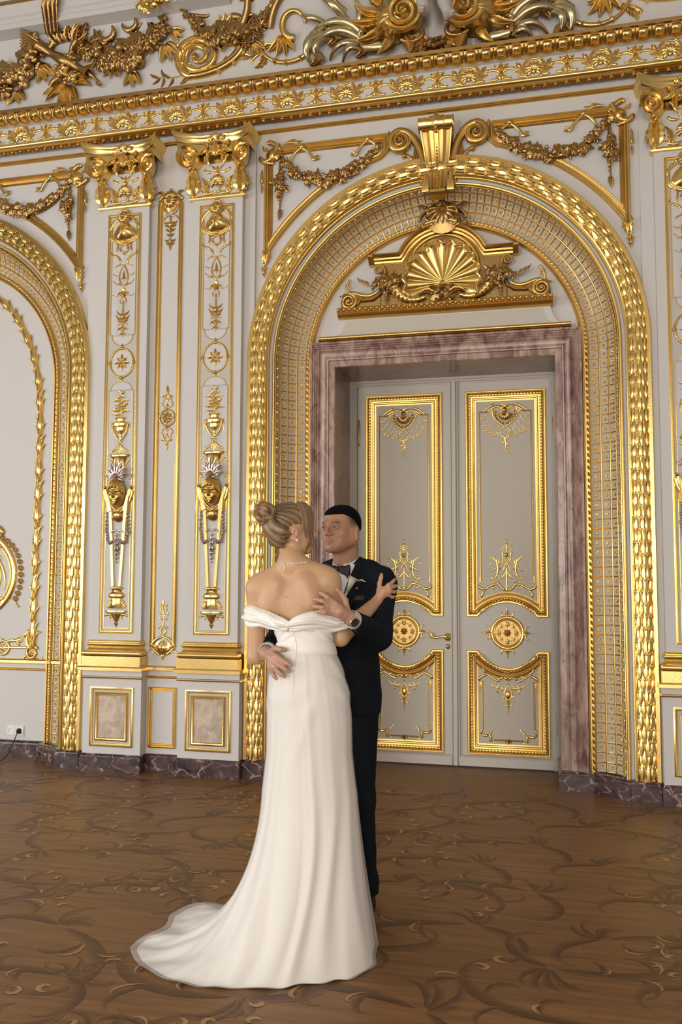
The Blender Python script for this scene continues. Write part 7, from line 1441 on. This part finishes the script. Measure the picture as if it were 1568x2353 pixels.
def bcol(P):
    L = (P - BH) @ BR / .93; n = len(P); c = np.tile(np.array((.530, .322, .182)), (n, 1)); hd = P[:, 2] > 1.545
    def mix(m, col): m = np.clip(m, 0, 1)[:, None]; c[:] = c * (1 - m) + np.array(col) * m
    mix(.8 * hd * np.exp(-((L[:, 2] + .0615) / .008) ** 2) * (np.abs(L[:, 0]) < .024) * (L[:, 1] > .08), (.50, .17, .14))
    for x in (-1, 1): u = np.clip((x * L[:, 0] - .012) / .038, 0, 1); zb = .022 + .007 * np.sin(u * 2.4); mix(.9 * hd * np.exp(-((L[:, 2] - zb) / .0035) ** 4) * ((x * L[:, 0] > .011) & (x * L[:, 0] < .052)) * (L[:, 1] > .05), (.10, .06, .035)); mix(.9 * hd * np.exp(-((L[:, 2] - .005) / .003) ** 2 - ((x * L[:, 0] - .034) / .014) ** 4) * (L[:, 1] > .07), (.02, .012, .01))
    mix(.35 * hd * np.exp(-((np.abs(L[:, 0]) - .042) / .022) ** 2 - ((L[:, 2] + .025) / .022) ** 2) * (L[:, 1] > .03), (.58, .24, .17))
    mix(.35 * hd * (np.abs(L[:, 0]) > .072) * (L[:, 1] < .02), (.58, .27, .18))
    for mx_, mz_ in ((-.268, 1.372), (-.262, 1.372), (-.268, 1.347), (-.302, 1.368), (-.198, 1.449), (-.195, 1.331), (-.432, 1.325)): mix(.85 * np.exp(-((P[:, 0] - mx_) ** 2 + (P[:, 2] - mz_) ** 2) / .0021 ** 2) * (P[:, 1] < -2.76), (.16, .075, .04))
    lo = np.clip((1.30 - P[:, 2]) / .1, 0, 1) * (P[:, 0] < -.36); mix(.25 * lo, (.50, .27, .175)); hnd = np.clip((P[:, 1] + 2.62) / .08, 0, 1) * (P[:, 0] > -.06); mix(.45 * hnd, (.47, .225, .135))
    tt_ = np.clip((P[:, 1] + 2.745) / .02, 0, 1) * (P[:, 0] < -.30) * (P[:, 2] < 1.32) * (np.sin(P[:, 2] * 150 + 3 * np.sin(P[:, 0] * 120)) * np.sin(P[:, 1] * 130 + 2 * np.sin(P[:, 2] * 90)) > -.25); mix(.75 * tt_, (.06, .05, .045)); return c
set_col(bb, bcol); eyeballs(BT_, BR, .93, (.6, .8, .05), br, (.10, .09, .06)); nails('BR', .0076, br, (.5, -.8, .2))
# ---- hair: swept cap, twist and bun
BU = A3(-.362, -2.800, 1.703)
HA = BU - BH; HA /= np.linalg.norm(HA); HE1 = np.cross(HA, [0, 0, 1.]); HE1 /= np.linalg.norm(HE1); HE2 = np.cross(HA, HE1)
def swirl(P):
    """angle of a point about the axis from the head centre to the bun: constant along each combed strand"""
    v = P - BH; return np.arctan2(v @ HE1, v @ HE2) + .12 * np.sin((v @ HA) * 22)
def hcol(seed):
    def f(P):
        a = swirl(P); s1 = .5 + .28 * np.sin(a * 23 + seed) + .2 * np.sin(a * 61 + 1) + .12 * np.sin(a * 131); t_ = np.clip(s1 - .25 + .25 * np.sin((P - BH) @ HA * 30 + 1.2), 0, 1)[:, None]; return (1 - t_) * np.array((.075, .043, .020)) + t_ * np.array((.36, .245, .125))
    return f
s_ = .93; H1 = SDF(); E = lambda p, r, k, sub=False: H1.ell(BT_(*p), np.array(r) * s_, k * s_, BR, sub)
E((0, -.020, .038), (.081, .094, .075), .02); E((0, .012, .048), (.074, .072, .058), .02); E((0, -.052, -.012), (.066, .060, .064), .03); E((0, -.052, -.055), (.042, .042, .034), .03)
H1.disp = lambda P: .0011 * np.sin(swirl(P) * 64) + .0008 * np.sin(swirl(P) * 29 + 1)
def hline(P): L = (P - BH) @ BR / s_; return np.interp(L[..., 1], [-.12, -.05, -.030, -.006, .018, .032, .055, .075, .10], [-.085, -.078, -.056, -.006, .004, -.004, .030, .060, .070]) - L[..., 2]
H1.clip = hline
v, q = H1.mesh(.003, tuple(BH - .17), tuple(BH + .17))
o = seam(br, 'hair', M_hair, v, q); set_col(o, hcol(0)); HR = o
# twist up the back of the head: overlapping folded locks
def lock(name, pts, w, th, seed, n=26, m=7, roll=0., par=None, taper=(.06, .25)):
    p = bez3(pts, n); d = np.gradient(p, axis=0); d /= np.linalg.norm(d, axis=1)[:, None]; out = p - (BH + A3(.02, .015, 0)); out -= np.sum(out * d, 1)[:, None] * d; out /= np.linalg.norm(out, axis=1)[:, None] + 1e-9; side = np.cross(d, out)
    u = np.linspace(0, 1, n); ww = w * np.minimum(1, np.minimum(taper[0] + u / .25, taper[1] + (1 - u) / .25)); a = np.linspace(0, 2 * PI, 26, endpoint=False)[None, :, None]; g = 1 + .035 * np.sin(a * m + seed) + .03 * np.sin(a * 5)
    P = p[:, None] + side[:, None] * np.cos(a) * (ww[:, None, None] * g) + out[:, None] * np.sin(a) * (ww[:, None, None] * th / w * g); mb = MB(); mb.grid(P, cv=True); o = mb.build(name, M_hair, par or br, sharp=0)
    jj = np.tile(np.arange(26), n); t_ = np.clip(.45 + .32 * np.sin(jj * 1.35 + seed) + .25 * np.sin(jj * 2.9 + seed * 2), 0, 1)[:, None]; cc = (1 - t_) * np.array((.085, .048, .022)) + t_ * np.array((.34, .22, .11))
    f = lambda Q: cc
    set_col(o, f); return o
for i, (a, b, c_, d_, w, th) in enumerate((
    ((-.268, -2.812, 1.590), (-.305, -2.83, 1.595), (-.345, -2.825, 1.63), (-.362, -2.805, 1.680), .026, .016),
    ((-.282, -2.80, 1.570), (-.315, -2.81, 1.575), (-.350, -2.81, 1.61), (-.372, -2.80, 1.675), .022, .014),
    ((-.250, -2.812, 1.62), (-.295, -2.85, 1.615), (-.335, -2.84, 1.645), (-.345, -2.81, 1.690), .026, .014),
    ((-.315, -2.74, 1.58), (-.345, -2.77, 1.595), (-.362, -2.79, 1.63), (-.375, -2.79, 1.68), .020, .014))): lock('hair_twist', [a, b, c_, d_], w, th, i)
bun = bpy.data.objects.new('hair_bun', None); COL.objects.link(bun); bun.parent = br; bun.location = Vector(BU) - Vector(br.location)
m = MB(); u = np.linspace(0, PI, 40)[:, None]; a = np.linspace(0, 2 * PI, 60, endpoint=False)[None]; r = .0425 * (1 + .035 * np.sin(14 * u + 3 * a + 2 * np.sin(3 * a)) + .02 * np.sin(33 * u + 5 * a)); m.grid(BU + np.stack([r * np.sin(u) * np.cos(a) * .98, r * np.sin(u) * np.sin(a) * .95, r * np.cos(u) * 1.06], -1), cv=True); o = m.build('bun_core', M_hair, bun, sharp=0)
bc = lambda Q: (lambda t_: (1 - t_) * np.array((.105, .058, .026)) + t_ * np.array((.34, .20, .095)))(np.clip(.45 + .35 * np.sin(np.arctan2(Q[:, 2] - BU[2], Q[:, 0] - BU[0]) * 5 + np.linalg.norm(Q - BU, axis=1) * 300 + 3 * np.sin(Q[:, 2] * 90)) + .2 * np.sin(Q[:, 0] * 700 + Q[:, 2] * 300), 0, 1)[:, None]); set_col(o, bc)
for k, (r0, tl_, y0, w) in enumerate(((.036, .3, -.018, .013), (.032, -.5, -.026, .012), (.038, 1.2, -.008, .012), (.024, .2, -.036, .011))):
    a = np.linspace(0, 2 * PI, 34, endpoint=False); ring = np.stack([r0 * np.cos(a), y0 + .010 * np.sin(2 * a + k), r0 * np.sin(a)], -1); c, s = math.cos(tl_), math.sin(tl_); ring = np.stack([ring[:, 0], ring[:, 1] * c - ring[:, 2] * s * .35, ring[:, 1] * s * .3 + ring[:, 2]], -1) + BU
    d = np.roll(ring, -1, 0) - np.roll(ring, 1, 0); d /= np.linalg.norm(d, axis=1)[:, None]; o1 = ring - BU; o1 /= np.linalg.norm(o1, axis=1)[:, None]; o2 = np.cross(d, o1); b = np.linspace(0, 2 * PI, 14, endpoint=False)[None, :, None]; g = 1 + .08 * np.sin(b * 5); m = MB(); m.grid(ring[:, None] + w * g * (o1[:, None] * np.cos(b) * .8 + o2[:, None] * np.sin(b)), cu=True, cv=True); o = m.build('bun_coil', M_hair, bun, sharp=0); set_col(o, bc)
# loose fringe that falls over the cheek
def hp_(x, y, z): return BT_(x, y, z)
for i, (P4, w) in enumerate((([(-.045, .026, .116), (-.073, .052, .085), (-.077, .056, .03), (-.067, .058, -.03)], .015), ([(-.040, .040, .114), (-.066, .068, .08), (-.069, .070, .02), (-.062, .064, -.045)], .014), ([(-.050, .01, .116), (-.080, .034, .08), (-.081, .036, .02), (-.071, .045, -.045)], .012), ([(-.066, .070, -.02), (-.064, .078, -.05), (-.060, .060, -.07), (-.058, .045, -.105)], .007), ([(-.072, .055, -.03), (-.068, .07, -.06), (-.055, .075, -.075), (-.050, .088, -.082)], .004), ([(.0, .05, .116), (-.04, .076, .10), (-.056, .080, .06), (-.060, .076, .02)], .012))): lock('hair_fringe', [hp_(*p) for p in P4], w, w * .25, i + 3, taper=(.5, .12), par=HR)
# ear cuff and stud, necklace
Re = BR; m = MB()
def bead(mb, c, r): 
    u = np.linspace(0, PI, 6)[:, None]; a = np.linspace(0, 2 * PI, 8, endpoint=False)[None]; mb.grid(np.array(c) + r * np.stack([np.sin(u) * np.cos(a), np.sin(u) * np.sin(a), np.cos(u) + 0 * a], -1), cv=True)
ec = BT_(-.0870, .000, -.054)
for a in range(6): bead(m, ec + .0052 * (math.cos(a * PI / 3) * BR[:, 1] + math.sin(a * PI / 3) * BR[:, 2]), .0026)
bead(m, ec, .003); bead(m, BT_(-.086, -.010, -.050), .0022); m.build('earring', M_stone, br, sharp=0)
nc = bpy.data.objects.new('necklace', None); COL.objects.link(nc); nc.parent = br; nc.location = Vector(nk) - Vector(br.location)
a = np.linspace(0, 2 * PI, 60, endpoint=False); ring = []
for t_ in a:
    dirv = A3(math.cos(t_), math.sin(t_), 0); lo_, r = 0, .09; c = nk + A3(.004, .012, .016 + .014 * math.sin(t_))
    for _ in range(30): r -= float(S((c + dirv * r)[None])[0]) * .8
    ring.append(c + dirv * (r + .0012))
ring = np.array(ring); m = MB(); pipe(m, np.r_[ring, ring[:2]], .0010, 6); m.build('chain', M_silverj, nc, sharp=0)
m = MB()
for i in range(44, 56): bead(m, ring[i], .0024 if i % 2 else .0033)
m.build('stones', M_stone, nc, sharp=0); m = MB(); k0 = ring[42]; pp = [k0, k0 + A3(.003, -.012, -.012), k0 + A3(-.002, -.026, -.030)]
for p_ in pp[1:]:
    dd = float(S(p_[None])[0]); p_ += A3(0, -1, 0) * (.0015 - dd)
pipe(m, pp, .0009, 6); bead(m, pp[-1], .0018); m.build('chain_tail', M_silverj, nc, sharp=0)
# ================================================================ THE DRESS
DC = A3(-.215, -2.755, 0)
ds = bpy.data.objects.new('wedding_dress', None); COL.objects.link(ds); ds.parent = br; ds.location = Vector((0, 0, .6))
NPH = 240; ph = np.linspace(0, 2 * PI, NPH, endpoint=False)          # angle 0 = +x, grows towards +y (away), 3*PI/2 faces the camera
# silhouettes at chosen heights: centre x, half width, centre y, half depth
ZS = np.array([1.285, 1.235, 1.19, 1.15, 1.08, .99, .88, .76, .66, .58]); CXs = np.array([-.222, -.214, -.206, -.205, -.200, -.194, -.190, -.190, -.190, -.189]); HX = np.array([.119, .114, .1085, .118, .142, .162, .166, .167, .178, .188]); CY = np.array([-2.752, -2.757, -2.757, -2.757, -2.757, -2.757, -2.752, -2.747, -2.745, -2.742]); HY = np.array([.092, .090, .090, .098, .118, .132, .134, .138, .146, .155])
def ring_at(z, p): 
    f = lambda a: np.interp(-z, -ZS, a); return np.stack([f(CXs) + f(HX) * np.cos(p), f(CY) + f(HY) * np.sin(p)], -1)
# hem on the floor, angle -> point, train spread to the left and towards the camera
hem = np.array([(.060, -2.735), (.050, -2.62), (.0, -2.55), (-.08, -2.52), (-.20, -2.50), (-.33, -2.49), (-.46, -2.46), (-.60, -2.42), (-.72, -2.395), (-.815, -2.45), (-.835, -2.56), (-.80, -2.66), (-.815, -2.74), (-.85, -2.82), (-.838, -2.90), (-.79, -2.97), (-.725, -3.035), (-.64, -3.075), (-.555, -3.105), (-.49, -3.118), (-.42, -3.112), (-.35, -3.095), (-.28, -3.085), (-.212, -3.061), (-.155, -3.035), (-.077, -2.985), (-.03, -2.965), (.014, -2.945), (.055, -2.87), (.078, -2.80)])
hc = A3(-.20, -2.76, 0)[:2]; K = len(hem); tH = np.linspace(0, K, NPH, endpoint=False); H2 = np.concatenate([hem, hem[:1]]); hemP = np.stack([np.interp(tH, np.arange(K + 1), H2[:, i]) for i in (0, 1)], -1)
for _ in range(6): hemP = (np.roll(hemP, 1, 0) + 2 * hemP + np.roll(hemP, -1, 0)) / 4
ang = np.unwrap(np.arctan2(hemP[:, 1] - hc[1], hemP[:, 0] - hc[0]))
a_top = np.interp(np.linspace(0, 1, NPH, endpoint=False), np.linspace(0, 1, NPH, endpoint=False), ang)      # body angle that feeds each hem point
a_top = a_top * .55 + (ang[0] + np.linspace(0, 2 * PI, NPH, endpoint=False)) * .45
rn = np.random.RandomState(7)
def folds(p, s):
    """soft hanging folds: phases fixed round the body, growing towards the hem"""
    f = 0
    for c, w, a in ((4.97, .075, 1.9), (5.10, .10, -1.2), (5.36, .10, 1.5), (5.62, .12, -1.0), (4.60, .13, .9), (4.38, .07, -1.0), (4.20, .10, 1.5), (3.98, .07, -.7), (3.80, .09, 1.2), (3.50, .12, -.9), (3.30, .09, .9), (5.9, .10, 1.0), (2.9, .15, .8), (2.4, .2, -.8), (1.6, .3, .8), (.6, .2, .8), (4.80, .05, -.6)):
        dd = (p - c + PI + .10 * np.sin(s * 5 + c * 3)) % (2 * PI) - PI; f = f + a * np.exp(-(dd / (w * (.75 + .5 * s))) ** 2)
    return f * (.0009 + .014 * s ** 1.6)
def skirt_grid(lift=0., n=64, hemscale=1.0):
    rows = []
    zt = 1.165
    for s in np.linspace(0, 1, n):
        # upper part hugs the body down to z .60, the lower part flares to the hem
        if s < .45: z = zt + (.60 - zt) * s / .45; xy = ring_at(z, a_top); zz = np.full(NPH, z); w = np.clip((1.0 - z) / .4, 0, 1) * .25
        else:
            t = (s - .45) / .55; top = ring_at(.60, a_top); hp2 = (hemP - hc) * hemscale + hc; reach = np.linalg.norm(hp2 - top, axis=1); long_ = np.clip((reach - .12) / .45, 0, 1)
            b = 1 + 1.5 * long_; zz = .60 * (1 - t) ** b; mxr = t ** (1.15 + .55 * long_) ; xy = top + (hp2 - top) * mxr[:, None]; w = .25 + .75 * t
            zz = zz + .026 * long_ * t ** 2 * (1 - t ** 9) * (1 + np.sin(np.arange(NPH) * .31 + 9 * t + 2 * np.sin(np.arange(NPH) * .11)) * .9 + .5 * np.sin(np.arange(NPH) * .73 - 6 * t)) + .005 * long_ * t ** 3 * np.sin(np.arange(NPH) * 1.1 + 14 * t)
        fo = folds(a_top, w if np.isscalar(w) else w); nrm = np.stack([np.cos(a_top), np.sin(a_top)], -1); fl = 1.0 if s < .45 else (1 - .75 * ((s - .45) / .55) ** 3)
        # drag wrinkles over hip and seat
        zc2 = zz; wr = .0028 * np.sin(zc2 * 62 + 5 * np.sin(a_top * 2.0) + 3 * a_top) * np.exp(-((zc2 - 1.05) / .12) ** 2) + .004 * np.exp(-((np.sin((a_top - 5.1) * 1.2 - (zc2 - 1.0) * 2.6)) / .16) ** 2) * np.exp(-((zc2 - .86) / .17) ** 2)
        xy = xy + nrm * (fo * fl + wr + lift)[:, None]; rows.append(np.concatenate([xy, np.maximum(zz, .004 + .003 * (1 + np.sin(np.arange(NPH) * .4))) [:, None]], -1))
    return np.array(rows)
G_ = skirt_grid(); m = MB(); m.grid(G_, cv=True); sk = m.build('skirt', M_dress, ds, sharp=0)
# sheer overlay: lies over the skirt and runs past its hem
OV = skirt_grid(.0045, 64, 1.035); OV[:, :, 2] += .003; m = MB(); m.grid(OV, cv=True); m.build('tulle_overlay', M_tulle, ds, sharp=0)
# fitted bodice and waistband
def bod(z, p, lift): xy = ring_at(z, p); return np.stack([xy[..., 0] + lift * np.cos(p), xy[..., 1] + lift * np.sin(p), z + 0 * p], -1)
spine = 4.55
def top_line(p):      # neckline height: V at the zip, rising to the sides
    dd = np.abs((p - spine + PI) % (2 * PI) - PI); return 1.272 + .05 * np.clip(dd / .9, 0, 1) ** .8
m = MB(); rows = []
for t in np.linspace(0, 1, 26):
    z = 1.150 + (top_line(ph) - 1.150) * t; pl2 = .0035 * np.sin(z * 210 + 2.2 * np.abs((ph - spine + PI) % (2 * PI) - PI) * 6) * np.clip((z - 1.19) / .03, 0, 1); f = lambda a_: np.interp(-z, -ZS, a_)
    ex = .004 + pl2 + .006 * np.clip((z - 1.25) / .05, 0, 1); rows.append(np.stack([f(CXs) + (f(HX) + ex) * np.cos(ph), f(CY) + (f(HY) + ex) * np.sin(ph), z], -1))
m.grid(rows, cv=True); bd = m.build('bodice', M_dress, ds, sharp=0)
m = MB(); rows = [bod(np.full(NPH, z) + .010 * np.sin(ph - spine + 1.2), ph, l) for z, l in ((1.142, .004), (1.146, .008), (1.165, .009), (1.185, .009), (1.190, .006))]; m.grid(rows, cv=True); m.build('waistband', M_dress, ds, sharp=60)
# zip down the back
zp = []
for z in np.linspace(1.272, 1.00, 24): 
    a = spine + .10 * (1.272 - z) / .09 * (z > 1.18) + (.10 if z <= 1.18 else 0) * 1.0 - (.55 * (1.18 - z) if z < 1.18 else 0); zp.append(bod(np.array(z), np.array(a), .0105 if z > 1.13 else .006))
m = MB(); pipe(m, zp, .0013, 6); m.build('zip_seam', M_tulle if False else M_dress, bd, sharp=0)
m = MB(); z0 = zp[0]; m.box(z0[0] - .002, z0[0] + .002, z0[1] - .004, z0[1] - .001, z0[2] - .022, z0[2]); m.build('zip_pull', M_silverj, bd)
# draped off-shoulder band round back and upper arms
def drape(name, pts, hgt, seed, thick=.010, n=70):
    P = np.array(pts, float); d = np.r_[0, np.cumsum(np.linalg.norm(np.diff(P, axis=0), axis=1))]; u = np.linspace(0, d[-1], n); c = np.stack([np.interp(u, d, P[:, i]) for i in range(3)], -1); hg = np.interp(u, d, hgt)
    for _ in range(10): c[1:-1] = (c[:-2] + 2 * c[1:-1] + c[2:]) / 4; hg[1:-1] = (hg[:-2] + 2 * hg[1:-1] + hg[2:]) / 4
    t = np.gradient(c, axis=0); t /= np.linalg.norm(t, axis=1)[:, None]; up = A3(0, 0, 1) - t * t[:, 2:3]; up /= np.linalg.norm(up, axis=1)[:, None]; out = np.cross(up, t)
    s = np.linspace(-1, 1, 30)[None]; un = (u / d[-1])[:, None]
    hg = hg * (1 + .06 * np.sin(un[:, 0] * 17 + seed) + .04 * np.sin(un[:, 0] * 41)); bul = .020 * np.clip(1 - s ** 2, 0, 1) ** .6 - .006 + .0050 * np.sin(s * 6.5 + seed + 7 * un + 1.8 * np.sin(un * 11)) * (1 - s ** 6) + .0034 * np.sin(s * 12 - 11 * un + seed * 2 + np.sin(un * 23)) * (1 - s ** 4)
    V = c[:, None] + up[:, None] * (s * hg[:, None] * .5)[..., None] + out[:, None] * (bul * 1.0)[..., None]; m = MB(); m.grid(V); Vb = c[:, None] + up[:, None] * (s * hg[:, None] * .49)[..., None] - out[:, None] * .003; m.grid(Vb[:, ::-1]); return m.build(name, M_dress, ds, sharp=0)
drape('sleeve_band', [(-.243, -2.866, 1.258), (-.285, -2.868, 1.268), (-.34, -2.850, 1.282), (-.375, -2.828, 1.289), (-.415, -2.822, 1.292), (-.440, -2.806, 1.293), (-.450, -2.775, 1.294), (-.445, -2.738, 1.298), (-.42, -2.712, 1.30), (-.37, -2.690, 1.29), (-.31, -2.655, 1.275), (-.25, -2.625, 1.265)], [.035, .060, .070, .078, .082, .084, .086, .086, .085, .08, .07, .07], 1.0)
drape('sleeve_band', [(-.25, -2.617, 1.265), (-.18, -2.610, 1.275), (-.10, -2.635, 1.29), (-.045, -2.665, 1.285), (-.030, -2.70, 1.277), (-.045, -2.742, 1.268), (-.085, -2.785, 1.268), (-.13, -2.822, 1.276), (-.172, -2.858, 1.280), (-.205, -2.868, 1.270), (-.243, -2.868, 1.258)], [.07, .07, .075, .07, .06, .058, .066, .082, .080, .062, .035], 2.6)
